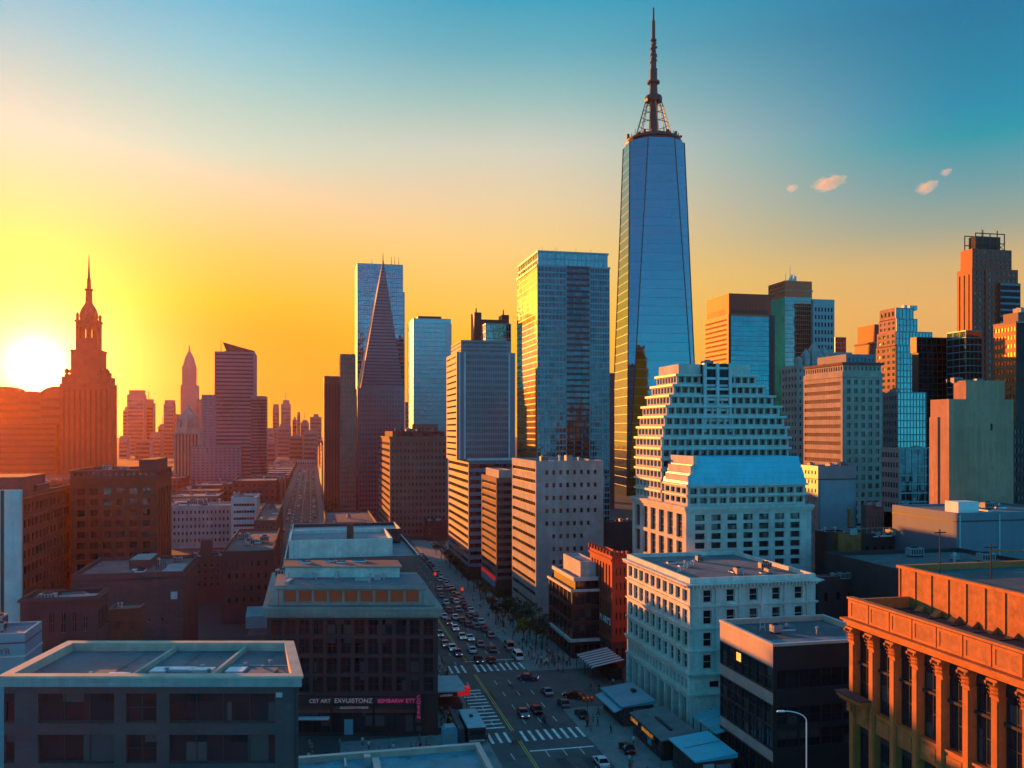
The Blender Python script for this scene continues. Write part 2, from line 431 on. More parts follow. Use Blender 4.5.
# ------------------------------------------------------------------ the materials of the place
M = dict(
    asphalt=surf('asphalt', (.078, .083, .090), .78, .45, .12, streak=0, fine=.45, fs=1.1, stain=(.035, .035, .038), panel=(6.2, 11.0, 9)),
    ground=surf('city_ground', (.045, .045, .048), .9, .4, .02, streak=0, fine=.3, fs=.3),
    patch=surf('asphalt_repair', (.040, .042, .046), .85, .3, .3, streak=0, fine=.3, fs=1.2),
    paving=surf('paving', (.20, .20, .20), .85, .25, .15, streak=0, fine=.25, fs=1.3, panel=(1.5, 1.5, 9), stain=(.10, .10, .10)),
    kerb=surf('kerb_stone', (.30, .30, .29), .8, .2, .3, streak=0),
    paint=surf('road_paint', (.72, .73, .72), .7, .3, .6, streak=0, fine=.4, fs=2.0, stain=(.25, .25, .25)),
    paint_y=surf('yellow_road_paint', (.70, .42, .06), .7, .3, .6, streak=0, fine=.4, fs=2.0),
    roof_dark=surf('roof_felt', (.075, .085, .095), .85, .4, .12, streak=0, fine=.35, fs=1.2, stain=(.16, .18, .2)),
    roof_pale=surf('pale_roof_membrane', (.17, .25, .29), .75, .4, .15, streak=0, fine=.45, fs=1.6, stain=(.06, .08, .09), panel=(2.4, 2.4, 9)),
    roof_slate=surf('slate_blue_roof', (.085, .15, .185), .7, .45, .2, streak=0, fine=.5, fs=1.4, stain=(.035, .05, .06), panel=(2.2, 3.1, 9)),
    roof_grey=surf('grey_roof_gravel', (.13, .15, .16), .9, .35, .2, streak=0, fine=.35, fs=2.2, stain=(.07, .08, .09)),
    roof_teal=surf('teal_roof_metal', (.06, .27, .34), .45, .2, .2, streak=.1, fine=.1, fs=1.5),
    black=plain('black_metal', (.02, .02, .022), .5),
    dark_metal=surf('dark_metal', (.022, .025, .030), .5, .25, .3),
    steel=plain('steel', (.35, .37, .40), .4, .6),
    unit_grey=surf('weathered_unit_grey', (.27, .28, .29), .6, .3, .8, streak=.3, fine=.3, fs=3),
    white_metal=surf('white_metal', (.62, .64, .66), .5, .12, .4, streak=.15),
    white_stone=surf('white_terracotta', (.68, .65, .59), .7, .3, .25, streak=.65, fine=.35, fs=1.4, panel=(1.3, 1.3, .6), stain=(.40, .38, .34)),
    pale_stone=surf('pale_concrete', (.50, .48, .45), .8, .3, .2, streak=.6, fine=.35, fs=1.2, panel=(1.6, 1.6, .9), stain=(.26, .25, .24)),
    grey_stone=surf('grey_limestone', (.30, .30, .31), .85, .3, .18, streak=.6, fine=.3, fs=1.2, panel=(2.0, 2.0, 1.2)),
    beige=surf('beige_stone', (.36, .29, .26), .85, .28, .12, streak=.5, fine=.3, fs=1.0, panel=(2.2, 2.2, 1.2)),
    tan=surf('tan_render', (.43, .22, .145), .85, .25, .12, streak=.6, fine=.25, fs=1.2, stain=(.26, .15, .12)),
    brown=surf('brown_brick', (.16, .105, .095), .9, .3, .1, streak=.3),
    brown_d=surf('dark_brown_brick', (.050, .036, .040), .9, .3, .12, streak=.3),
    red=surf('red_brick', (.20, .058, .04), .9, .25, .15, streak=.35, panel=(2.2, 2.2, .7)),
    red_v=surf('bright_red_brick', (.36, .05, .028), .85, .2, .15, streak=.3),
    red_d=surf('deep_red_stone', (.115, .05, .05), .85, .3, .1, streak=.3),
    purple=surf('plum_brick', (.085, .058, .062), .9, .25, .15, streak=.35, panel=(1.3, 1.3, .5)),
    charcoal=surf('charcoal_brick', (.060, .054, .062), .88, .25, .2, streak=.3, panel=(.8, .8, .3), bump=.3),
    coping=surf('pale_coping', (.47, .38, .31), .7, .25, .4, streak=.2, fine=.3, fs=3),
    orange_stone=surf('orange_terracotta', (.56, .165, .045), .75, .3, .35, streak=.5, fine=.35, fs=2.2, stain=(.24, .07, .025), bump=.3, panel=(1.4, 1.4, .62)),
    orange_panel=surf('orange_terracotta_panel', (.44, .15, .05), .8, .35, .9, streak=.3, fine=.4, fs=3, stain=(.22, .07, .03), bump=.4),
    pink_panel=surf('pinkish_cladding', (.40, .30, .28), .6, .12, .25, streak=.35, fine=.1, panel=(1.6, 1.6, 9)),
    gray_tower=surf('slate_cladding', (.13, .155, .20), .7, .2, .05, streak=.2),
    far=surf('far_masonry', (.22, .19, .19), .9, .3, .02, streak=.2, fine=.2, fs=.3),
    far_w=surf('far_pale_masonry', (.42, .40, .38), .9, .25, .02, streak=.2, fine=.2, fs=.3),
    maroon=surf('maroon_granite', (.12, .055, .055), .6, .2, .06, streak=.2),
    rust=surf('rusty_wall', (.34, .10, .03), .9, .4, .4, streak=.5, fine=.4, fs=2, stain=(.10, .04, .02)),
    awn=surf('faded_canvas', (.40, .42, .44), .9, .2, .6, streak=0, fine=.2, fs=3),
    awn_d=surf('dark_canvas', (.10, .07, .09), .9, .2, .6, streak=0),
    bark=surf('bark', (.06, .045, .035), .95, .3, 1.2, streak=0),
    leaf_d=surf('dark_leaf', (.030, .045, .018), .8, .5, .6, streak=0, fine=.5, fs=2.5),
    leaf_y=surf('yellow_leaf', (.30, .19, .02), .8, .4, .6, streak=0, fine=.4, fs=2.5),
    leaf_o=surf('orange_leaf', (.28, .10, .02), .8, .4, .6, streak=0, fine=.4, fs=2.5),
    rubber=plain('rubber', (.015, .015, .016), .8), rim=plain('wheel_rim', (.4, .4, .42), .35, .8),
    win=glass('window_glass', (.016, .022, .030), 0.0, .06, (1.9, 1.9, 1.9), .03, .5, blind=(.050, .055, .06), bfrac=.13),
    win_far=glass('distant_window_glass', (.02, .032, .045), 0.0, .12, (2.1, 2.1, 3.3), .04, .5, blind=(.10, .10, .10), bfrac=.12),
    win_band=glass('ribbon_window_glass', (.012, .020, .030), 0.0, .08, (1.5, 1.5, 3.4), .03, .5, blind=(.05, .06, .07), bfrac=.12),
    wtc=glass('blue_mirror_glass', (.022, .235, .30), 1.0, .05, (1.6, 1.6, 3.9), .010, .16, wave=.012),
    blue=glass('deep_blue_glass', (.004, .23, .31), 1.0, .06, (1.6, 1.6, 3.9), .025, .40, wave=.02),
    teal=glass('teal_glass', (.10, .25, .29), 1.0, .07, (1.7, 1.7, 3.6), .03, .35, wave=.02),
    teal_d=glass('dark_teal_glass', (.05, .085, .115), 1.0, .08, (1.7, 1.7, 3.6), .04, .6, wave=.02),
    black_glass=glass('black_glass', (.010, .018, .026), 1.0, .08, (1.4, 1.4, 3.4), .03, .6, wave=.02),
    red_granite=surf('red_granite', (.33, .038, .022), .6, .2, .06, streak=.2),
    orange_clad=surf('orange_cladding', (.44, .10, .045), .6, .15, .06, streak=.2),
    sunset_glass=glass('sunset_tinted_glass', (1.0, .68, .28), 1.0, .10, (1.7, 1.7, 3.6), .03, .2, wave=.02),  # mirrored sunset's gold also put into the tint of these flanks
    teal_satin=glass('satin_teal_glass', (.06, .40, .46), .7, .38, (1.7, 1.7, 3.6), .03, .2, wave=.02),
    mansard=surf('turquoise_roof_metal', (.03, .46, .60), .4, .15, .25, streak=.25, fine=.15, fs=1.5),
    bronze=glass('bronze_glass', (.46, .22, .12), 1.0, .25, (1.7, 1.7, 3.6), .04, .3, wave=.02),
    mul_t=surf('teal_mullion', (.10, .22, .27), .45, .15, .2, metal=.4, streak=.1),
    mul_d=surf('dark_mullion', (.03, .035, .045), .5, .15, .2, metal=.4, streak=.1),
    mul_w=surf('pale_mullion', (.40, .44, .46), .5, .2, .3, streak=.4, fine=.2, fs=2),
    lit=emit('lit_window', (1.0, .36, .06), .6),
    neon_r=emit('red_neon', (1.0, .02, .025), .085), neon_p=emit('pink_neon', (.75, .06, .28), .10),
    sign_w=emit('pale_sign_letters', (.45, .42, .55), .07), gold=emit('gold_sign', (.80, .30, .03), .15),
    white_paint=plain('white_letter_paint', (.75, .72, .68), .6), black_paint=plain('black_letter_paint', (.03, .03, .035), .6),
    sig_red=emit('red_signal', (1.0, .05, .02), .2), tail=emit('tail_light', (1.0, .03, .02), .03), head=emit('head_light', (.9, .95, 1.0), .2),
    skin=plain('skin', (.42, .25, .18), .6), hair=plain('dark_hair', (.03, .022, .018), .7),
)

# roof equipment shared by many buildings (always a part of its building)
PROP = {}
def proto(mb, name, mats):
    me = bpy.data.meshes.new(name); me.from_pydata(mb.v, [], mb.f)
    for m in mats: me.materials.append(m)
    me.polygons.foreach_set('material_index', mb.mi); me.update(); return me
b = MB(); b.box(-.9, .9, -.7, .7, .22, 1.3, 0)
for sx_ in (-.8, .6):
    for sy_ in (-.6, .4): b.box(sx_, sx_ + .2, sy_, sy_ + .2, 0, .22, 1, 'tb')
b.lathe(0, 0, [(.55, 1.3), (.55, 1.5), (.42, 1.5), (.42, 1.36)], 14, 1, False); b.lathe(0, 0, [(.42, 1.36), (.1, 1.4)], 14, 1, True)
for k in range(5): b.box(-.82 + k * .34, -.62 + k * .34, -.74, -.7, .4, 1.15, 1, 'k')
PROP['ac'] = proto(b, 'air_conditioner', [M['unit_grey'], M['dark_metal']])
b = MB(); b.lathe(0, 0, [(.16, 0), (.16, 1.1), (.3, 1.1), (.3, 1.3), (.05, 1.5)], 10, 0); PROP['vent'] = proto(b, 'vent_pipe', [M['steel']])
b = MB(); b.box(-1.1, 1.1, -.7, .7, 0, .3, 0, 'bt')
b.face([(-1.1, -.7, .3), (1.1, -.7, .3), (.9, 0, .6), (-.9, 0, .6)], 1); b.face([(1.1, .7, .3), (-1.1, .7, .3), (-.9, 0, .6), (.9, 0, .6)], 1)
b.face([(1.1, -.7, .3), (1.1, .7, .3), (.9, 0, .6)], 1); b.face([(-1.1, .7, .3), (-1.1, -.7, .3), (-.9, 0, .6)], 1)
PROP['sky'] = proto(b, 'skylight', [M['white_metal'], M['win']])
def text(name, s, size, mat, parent, loc, rot, extrude=.03, sx=1.0, align='LEFT', sp=1.0, bold=0.0):
    c = bpy.data.curves.new(name, 'FONT'); c.body = s; c.size = size; c.extrude = extrude; c.align_x = align; c.space_character = sp; c.offset = bold
    c.materials.append(mat)
    t_ = link('text_curve', c); bpy.context.view_layer.update()
    me = bpy.data.meshes.new_from_object(t_.evaluated_get(bpy.context.evaluated_depsgraph_get())); bpy.data.objects.remove(t_); me.name = name
    o = link(name, me, parent, loc); o.rotation_euler = rot; o.scale = (sx, 1, 1)
    return o
ROT_F = (math.pi / 2, 0, 0); ROT_L = (math.pi / 2, 0, -math.pi / 2); ROT_R = (math.pi / 2, 0, math.pi / 2)

# ------------------------------------------------------------------ ground, streets
b = MB(); b.face([(-6000, -120, 0), (6000, -120, 0), (6000, 7000, 0), (-6000, 7000, 0)]); struct('ground', b, M['ground'])
RX0, RX1 = 31.0, 49.2                       # the main street's kerbs
b = MB()
b.face([(RX0, 40, .004), (RX1, 40, .004), (RX1, 470, .004), (RX0, 470, .004)]); struct('main_road', b, M['asphalt'])
b = MB(); b.face([(RX1, 174, .008), (190, 174, .008), (190, 203, .008), (RX1, 203, .008)]); struct('side_road', b, M['asphalt'])
def pavement(nm, x0, x1, y0, y1):
    b = MB(); b.box(x0, x1, y0, y1, 0.0, .14, 1, 'b', top=0); struct(nm, b, [M['paving'], M['kerb']])
pavement('sidewalk', RX1, 68.2, 40, 174); pavement('sidewalk', RX1, 82, 203, 455); pavement('sidewalk', 5, RX0, 40, 164)
pavement('sidewalk', 5, RX0, 168, 455)
b = MB()
def strip(b, x0, x1, y0, y1, z=.012): b.face([(x0, y0, z), (x1, y0, z), (x1, y1, z), (x0, y1, z)])
for xx in (36.35, 36.75):
    strip(b, xx, xx + .16, 48, 158); strip(b, xx, xx + .16, 163.5, 203); strip(b, xx, xx + .16, 214, 440)
struct('yellow_line', b, M['paint_y'])
b = MB()
for xx in (39.9, 43.0, 46.1, 33.7):
    y = 50
    while y < 430:
        if not (152 < y < 166 or 196 < y < 212): strip(b, xx, xx + .13, y, y + 3.2)
        y += 9
strip(b, 37.2, RX1 - .3, 152.2, 152.7); strip(b, 37.2, RX1 - .3, 214.5, 214.9)
struct('lane_marking', b, M['paint'])
for nm, y0, y1 in (('crosswalk', 157.5, 163.0), ('crosswalk', 205.0, 211.5)):
    b = MB(); x = RX0 + .5
    while x < RX1 - .6:
        if abs(x - 36.6) > .9: strip(b, x, x + .55, y0, y1)
        x += 1.55
    struct(nm, b, M['paint'])
b = MB(); y = 165.5
while y < 192: strip(b, RX0 + .3, RX0 + 4.6, y, y + .7, .010); y += 2.25
struct('crosswalk', b, M['paint'])
b = MB(); b.face([(-17, 255, .004), (5, 255, .004), (5, 2600, .004), (-17, 2600, .004)])
struct('avenue', b, M['asphalt'])
b = MB()
for xx in (-11.5, -6, -.5):
    y = 300
    while y < 1500: strip(b, xx, xx + .4, y, y + 9, .012); y += 24
struct('lane_marking', b, M['paint'])
for x0, x1 in ((-22, -17), (5.0, 9)): pavement('sidewalk', x0, x1, 470, 1500)

rr = random.Random(77)
for k in range(16):                           # repairs in the asphalt, drain and manhole covers
    x, y = rr.uniform(RX0 + 2, RX1 - 4), rr.uniform(128, 235); w_, d_ = rr.uniform(1.0, 2.8), rr.uniform(2, 7)
    b = MB(); b.face([(x, y, .006), (x + w_, y + rr.uniform(-.2, .2), .006), (x + w_ + rr.uniform(-.2, .2), y + d_, .006), (x + rr.uniform(-.2, .2), y + d_, .006)]); struct('road_patch', b, M['patch'])
for k in range(14):
    x, y = rr.uniform(RX0 + 2, RX1 - 2), rr.uniform(128, 230); b = MB(); n = 14; b.face([(x + .42 * math.cos(2 * math.pi * i / n), y + .42 * math.sin(2 * math.pi * i / n), .016) for i in range(n)]); struct('road_drain', b, M['dark_metal'])
# ================================================================== the near buildings
# ---- charcoal brick building across the bottom left corner (its front square to the lens)
def quad_plan(pts_px, zs):
    return [place(px, d) for px, d in pts_px]
dF = 85.0; zC = height(675, dF)
A = place(4, dF); Bp = place(298.5, dF); dB = (CAM_H - zC) * F_PX / (641.5 - HOR)
C_ = place(290, dB); D_ = place(70, dB)
u = Vector((Bp[0] - A[0], Bp[1] - A[1])); Wf = u.length; u /= Wf
rt = root('charcoal_brick_building', 'low charcoal brick building with pale coping round a sunken blue-grey roof', 'building', (A[0], A[1], 0), math.atan2(u.y, u.x))
def loc2(p):
    v = Vector((p[0] - A[0], p[1] - A[1])); return (v.dot(u), v.dot(Vector((-u.y, u.x))))
qb, qc, qd = loc2(Bp), loc2(C_), loc2(D_)
zc = zC
wl = []; mb = MB()
bands = [(zc - 7.9, zc - 4.0), (zc - 4.0, zc)]
cols_ = [(-.2, 1.0), (3.2, 10.4), (11.5, 14.4), (15.6, 25.6)]
def wallrow(z0, z1, wz0, wz1):
    xs = [0.0] + [c for ab in cols_ for c in ab][1:] + [Wf]; xs = [max(0, min(Wf, x)) for x in xs]
    zs = [z0, wz0, wz1, z1]
    for i in range(len(xs) - 1):
        hole = i % 2 == 0 and i < 8
        for j in range(3):
            if hole and j == 1:
                a, c = xs[i], xs[i + 1]; e, f = wz0, wz1; o = lambda x, z: (x, 0, z); k = lambda x, z: (x, .35, z)
                mb.face([o(a, e), o(c, e), k(c, e), k(a, e)]); mb.face([k(a, f), k(c, f), o(c, f), o(a, f)])
                mb.face([o(a, f), o(a, e), k(a, e), k(a, f)]); mb.face([o(c, e), o(c, f), k(c, f), k(c, e)])
                wl.append((a, c, e, f)); continue
            mb.face([(xs[i], 0, zs[j]), (xs[i + 1], 0, zs[j]), (xs[i + 1], 0, zs[j + 1]), (xs[i], 0, zs[j + 1])])
wallrow(zc - 4.9, zc - 1.05, zc - 4.55, zc - 1.75)
wallrow(zc - 8.8, zc - 4.9, zc - 8.35, zc - 5.65)
wallrow(zc - 12.8, zc - 8.8, zc - 12.3, zc - 9.6)
mb.face([(0, 0, 0), (Wf, 0, 0), (Wf, 0, zc - 12.8), (0, 0, zc - 12.8)])
for p, q in (((Wf, 0), qc), (qc, qd), (qd, (0, 0))): mb.face([(*p, 0), (*q, 0), (*q, zc - 1.05), (*p, zc - 1.05)])
mb.build('wall', M['charcoal'], rt)
for i, (a, c, e, f) in enumerate(wl):
    wv = c - a; n = 1 if wv < 1.5 else (2 if wv < 4 else (3 if wv < 8 else 4))
    fm, pm, _, _ = window_mesh(wv, f - e, n, 2 if n == 2 else 1, M['black'], M['win'], True)
    o = link('window', fm, rt, ((a + c) / 2, .35, e)); link('pane', pm, o)
# coping: a broad rim with a lower fascia, mitred round the four corners
def inset(poly, t):
    out = []; n = len(poly)
    for i in range(n):
        p0, p1, p2 = Vector(poly[i - 1]), Vector(poly[i]), Vector(poly[(i + 1) % n])
        a, b_ = (p1 - p0).normalized(), (p2 - p1).normalized(); na, nb = Vector((-a.y, a.x)), Vector((-b_.y, b_.x))
        k = (na + nb); k = k / (1 + na.dot(nb)); q = p1 + k * t; out.append((q.x, q.y))
    return out
pl = [(0, 0), (Wf, 0), qc, qd]
cp = MB()
def rimring(mb, po, pi, z0, z1, inner_to=None, mi=0, mit=None):
    n = len(po)
    for i in range(n):
        j = (i + 1) % n
        mb.face([(*po[i], z0), (*po[j], z0), (*po[j], z1), (*po[i], z1)], mi)
        mb.face([(*po[i], z1), (*po[j], z1), (*pi[j], z1), (*pi[i], z1)], mi if mit is None else mit)
        mb.face([(*pi[j], z0 if inner_to is None else inner_to), (*pi[i], z0 if inner_to is None else inner_to), (*pi[i], z1), (*pi[j], z1)], mi)
        mb.face([(*po[j], z0), (*po[i], z0), (*pi[i], z0), (*pi[j], z0)], mi)
rimring(cp, inset(pl, -.28), inset(pl, .1), zc - 1.05, zc - .22, mi=1)
rimring(cp, inset(pl, -.42), inset(pl, .62), zc - .22, zc, inner_to=zc - .9, mit=0)
cp.build('coping', [M['coping'], M['grey_stone']], rt)
rf = MB(); rp = inset(pl, .62); rf.face([(*p, zc - .9) for p in rp]); rf.build('roof', M['roof_slate'], rt)
for x in (11.3, 18.9):
    d_ = MB(); d_.box(x, x + .3, .7, qc[1] - .7, zc - .9, zc - .35); d_.build('divider', M['coping'], rt)
for x, y, sx_, sy_ in ((9.6, 2.6, 1.9, 1.2), (13.0, 4.4, 1.4, 1.6), (14.8, 4.8, 2.8, 1.0), (17.2, 4.6, 2.0, 1.0), (20.6, 4.4, 1.6, 1.6), (23.4, 3.9, 2.4, 2.0)):
    d_ = MB(); d_.box(x - sx_ / 2, x + sx_ / 2, y - sy_ / 2, y + sy_ / 2, zc - .9, zc - .68, 0, 'tb'); d_.box(x - sx_ / 2 - .08, x + sx_ / 2 + .08, y - sy_ / 2 - .08, y + sy_ / 2 + .08, zc - .68, zc - .6, 0); d_.build('roof_hatch', M['roof_grey'] if x > 23 else M['white_metal'], rt)
rr = random.Random(2)
for q in range(9):
    x, y = rr.uniform(6, 24), rr.uniform(2.2, 7.5); d_ = MB(); d_.lathe(x, y, [(.14, zc - .9), (.14, zc - .55), (.22, zc - .55), (.22, zc - .42), (.04, zc - .36)], 8); d_.build('vent_pipe', M['steel'], rt)
d_ = MB(); d_.tube((7.2, 3.2, zc - .8), (10.8, 3.4, zc - .8), .06, n=5); d_.tube((19.6, 6.6, zc - .8), (25.2, 6.4, zc - .8), .06, n=5); d_.tube((12.2, 2.2, zc - .8), (18.5, 2.0, zc - .8), .05, n=5); d_.build('roof_conduit', M['steel'], rt)
for x in (8.6, 14.6, 22.6):
    d_ = MB(); d_.box(x, x + .05, .75, qc[1] - .75, zc - .895, zc - .86); d_.build('roof_seam', M['dark_metal'], rt)
d_ = MB(); d_.box(25.7, 26.3, -.06, -.004, zc - 2.1, zc - 1.65); d_.build('vent_grille', M['steel'], rt)
d_ = MB(); d_.tube((Wf - .3, -.1, 2), (Wf - .3, -.1, zc - 1.2), .07); d_.build('drainpipe', M['dark_metal'], rt)

# ---- dark office block with the pale cornice in the middle; its sides run along the streets
dM = 165.0; zM = height(607, dM)
A = place(267, dM); Bp = place(438, dM)
u = Vector((Bp[0] - A[0], Bp[1] - A[1])); Wm = u.length; u /= Wm; vv = Vector((-u.y, u.x))
rm = math.atan2(u.y, u.x)
rt = root('dark_office_block', 'dark glazed office block with pale cornice, attic of orange windows and shops below', 'building', (A[0], A[1], 0), rm)
shear = math.tan(rm) * -1.0            # sides go along +Y of the street grid
def sk(x, y): return (x + y * math.tan(TH) * -1.0, y)     # local point whose depth runs along the street
def plan(x0, x1, y0, y1): return [sk(x0, y0), sk(x1, y0), sk(x1, y1), sk(x0, y1)]
def prism(mb, pl, z0, z1, mi=0, top=None, bottom=False):
    n = len(pl)
    for i in range(n):
        j = (i + 1) % n; mb.face([(*pl[i], z0), (*pl[j], z0), (*pl[j], z1), (*pl[i], z1)], mi)
    mb.face([(*p, z1) for p in pl], mi if top is None else top)
    if bottom: mb.face([(*p, z0) for p in reversed(pl)], mi)
DM = 40.0
zs0 = 7.4
mb = MB(); wins = []
punched(mb, (0, 0), FRONT, Wm, zs0, zM - 1.9, pun(12, 4, .74, .80, m=(.5, .5, .2, .1), rec=.45), wins)
pl = plan(0, Wm, 0, DM)
mb.face([(*pl[1], 0), (*pl[2], 0), (*pl[2], zM - 1.9), (*pl[1], zM - 1.9)]); mb.face([(*pl[2], 0), (*pl[3], 0), (*pl[3], zM - 1.9), (*pl[2], zM - 1.9)]); mb.face([(*pl[3], 0), (*pl[0], 0), (*pl[0], zM - 1.9), (*pl[3], zM - 1.9)])
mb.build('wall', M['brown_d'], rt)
for p, Rv, a, h_, sp in wins:
    fm, pm, _, _ = window_mesh(a, h_, 2, 2, M['black'], M['win_band'], True)
    o = link('window', fm, rt, p); link('pane', pm, o)
b = MB()
prism(b, plan(-.25, Wm + .25, -.3, DM), zM - 1.9, zM - 1.5, 0, bottom=True); prism(b, plan(-.6, Wm + .6, -.7, DM + .2), zM - 1.5, zM - .35, 0, bottom=True); prism(b, plan(-.8, Wm + .8, -.95, DM + .3), zM - .35, zM, 0, bottom=True)
for k in range(30):
    x = .2 + k * (Wm - .4) / 29; b.box(x - .16, x + .16, -1.0, -.7, zM - 1.45, zM - .9, 0, 'k')
b.build('cornice', M['beige'], rt)
b = MB(); b.face([(*p, zM + .01) for p in plan(.4, Wm - .4, .2, 1.8)]); b.build('ledge', M['roof_grey'], rt)
# attic
M['attic_pane'] = emit('attic_glow_pane', (.80, .14, .03), .012)  # faint orange emission put in so the panes stay amber under teal sky
y0, z0, z1 = 1.9, zM, zM + 3.1
xa, xb = 2.2, Wm - 2.6
mb = MB(); wins = []
pO = sk(xa, y0)
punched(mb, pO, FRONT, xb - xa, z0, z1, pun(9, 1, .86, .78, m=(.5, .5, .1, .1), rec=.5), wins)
pl = plan(xa, xb, y0, 14)
for i in (1, 2, 3):
    j = (i + 1) % 4; mb.face([(*pl[i], z0), (*pl[j], z0), (*pl[j], z1), (*pl[i], z1)])
mb.build('attic_wall', M['beige'], rt)
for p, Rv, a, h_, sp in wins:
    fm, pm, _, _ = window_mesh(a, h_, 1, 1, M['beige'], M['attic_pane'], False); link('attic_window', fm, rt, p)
for sx_, xo in ((1, xb + .2), (-1, xa - .2)):     # raking buttresses at the attic's ends
    b = MB(); q0, q1 = sk(xo, y0), sk(xo + sx_ * 2.0, y0 - .6)
    b.loft([[(q0[0], q0[1] - .3, z0), (q1[0], q1[1] - .3, z0), (q1[0], q1[1] + .5, z0), (q0[0], q0[1] + .5, z0)][::sx_],
            [(q0[0], q0[1] - .3, z1), (q0[0] + sx_ * .3, q0[1] - .3, z1), (q0[0] + sx_ * .3, q0[1] + .5, z1), (q0[0], q0[1] + .5, z1)][::sx_]]); b.build('buttress', M['beige'], rt)
b = MB(); prism(b, plan(xa - .9, xb + .9, y0 - .8, 15), z1, z1 + .45, 1, 0, True); prism(b, plan(xa - .7, xb + .7, y0 - .6, 14.8), z1 + .45, z1 + .6, 1, 0); b.build('attic_roof', [M['roof_slate'], M['beige']], rt)
zr = z1 + .6
b = MB(); prism(b, plan(3.0, Wm - 6, 10.5, 18), zr - 3, zr + 1.9, 0, 1); prism(b, plan(2.6, Wm - 5.6, 10.1, 18.4), zr + 1.9, zr + 2.25, 2, 1, True); b.build('penthouse', [M['white_stone'], M['roof_dark'], M['beige']], rt)
b = MB(); b.face([(*p, zM + .006) for p in plan(.4, Wm - .4, 14.9, DM - .3)]); b.build('roof', M['roof_pale'], rt)
for x, y, w_, d_, h_ in ((4, 5, .8, 4, .5), (18, 6.5, 3.0, .8, .5), (20.8, 7.6, 1.2, .8, 1.0), (7.5, 9.8, 2.2, .4, 1.2), (13, 9.6, .7, .4, 1.3)):
    b = MB(); q = sk(x, y); b.box(q[0] - w_ / 2, q[0] + w_ / 2, q[1] - d_ / 2, q[1] + d_ / 2, zr, zr + h_); b.build('roof_duct', M['steel'], rt)
rr = random.Random(9)
for q in range(16):
    x, y = rr.uniform(2, Wm - 8), rr.uniform(19, 37); p_ = sk(x, y); o = link('air_conditioner' if q % 3 else 'skylight', PROP['ac'] if q % 3 else PROP['sky'], rt, (p_[0], p_[1], zM + .01), rr.choice((0, 1.57))); v = rr.uniform(.7, 1.5); o.scale = (v * 1.3, v, v)
for q in range(5):
    p_ = sk(rr.uniform(3, Wm - 6), rr.uniform(4, 9)); link('vent_pipe', PROP['vent'], rt, (p_[0], p_[1], zr))
for q in range(6):
    p_ = sk(rr.uniform(4, Wm - 8), rr.uniform(11.5, 17)); o = link('skylight', PROP['sky'], rt, (p_[0], p_[1], zr + 2.25)); o.scale = (.8, .8, .8)
# shops
shop = [(0.2, 4.6), (4.8, 11.7), (11.9, 19.4), (19.6, 28.4)]
mb = MB(); mb.box(-.02, .18, -.3, .2, 0, zs0, 0)
for a, c in shop: mb.box(c + .02, c + .18, -.3, .2, 0, zs0, 0)
mb.box(28.6, Wm, -.3, .2, 0, zs0, 0)
for a, c in shop:
    mb.box(a, c, -.35, .15, 5.5, zs0, 0); mb.box(a, c, -.1, .15, 4.2, 4.7, 1); mb.box(a, c, -.12, .15, 0, .5, 0)
mb.build('shopfront', [M['black'], M['red']], rt)
for i, (a, c) in enumerate(shop):
    fm, pm, _, _ = window_mesh(c - a, 3.7, 4, 1, M['dark_metal'], M['win'], True); o = link('shop_window', fm, rt, ((a + c) / 2, .1, .5)); link('pane', pm, o)
    g = MB(); g.face([(a, .12, 4.7), (c, .12, 4.7), (c, .12, 5.5), (a, .12, 5.5)]); g.build('transom', M['red_d'] if i else M['black'], rt)
    s_ = [('ONBREEME', M['neon_p'], .95, .3), ('CET ART', M['sign_w'], 1.0, 3.0), ('EXVUISTONZ', M['sign_w'], 1.15, .5), ('SEMBARW ETT', M['neon_p'], 1.05, .7)][i]
    text('sign_lettering', s_[0], s_[2], s_[1], rt, (a + s_[3], -.38, 6.1), ROT_F)
text('sign_lettering', 'AUGUSTO MYRENS', .6, M['sign_w'], rt, (13.4, -.38, 5.0), ROT_F)
b = MB(); b.box(27.3, 28.5, -.9, -.4, 2.6, 7.8); o = b.build('blade_sign', M['black'], rt)
for k, chx in enumerate('COREN'): text('sign_letter', chx, .95, M['neon_p'], o, (27.9, -.93, 6.95 - k * .9), ROT_F, align='CENTER')
b = MB(); b.box(4.9, 11.6, -1.6, -.36, 3.3, 3.6); b.build('shop_canopy', M['awn'], rt)
b = MB(); b.box(14.2, 15.8, -.2, -.13, .2, 3.0); b.build('shop_door', M['roof_teal'], rt)

# ---- block behind it with the pale roofs
b0 = Building('pale_roofed_block', 'flat block with pale blue-white roofs behind the dark office block penthouse', 'building', -6, 25, 212, 268, frame=M['white_metal'], pane=M['win_far'])
b0.block(0, 26.5, M['brown'], R=pun(10, 6, .55, .55, inl=True), roofmat=M['roof_pale'], coping=M['white_stone'])
b0.block(26.0, 30.2, M['white_stone'], ins=(1, 6, 4, 30), roofmat=M['roof_pale'], coping=M['white_metal'])
b0.block(26.0, 29.6, M['dark_metal'], ins=(1, 1.5, 30, 8), roofmat=M['roof_teal'], coping=M['white_stone'], name='annex_wall')
b0.units(9, 4, 25.7); b0.done()
b = MB(); b.box(14.6, 16.2, 12, 14, 29, 33); b.build('chimney', M['red'], b0.r)
b0 = Building('brown_block', 'brown block with dark rooftop bulkhead beside the wide avenue', 'building', 6, 27, 300, 440, frame=M['white_metal'], pane=M['win_far'])
b0.block(0, 17.5, M['brown_d'], R=pun(26, 4, .5, .5, inl=True), L=pun(26, 4, .5, .5, inl=True)); b0.block(17, 23, M['dark_metal'], ins=(2, 7, 3, 112), name='bulkhead'); b0.units(8, 9, 16.6); b0.done()

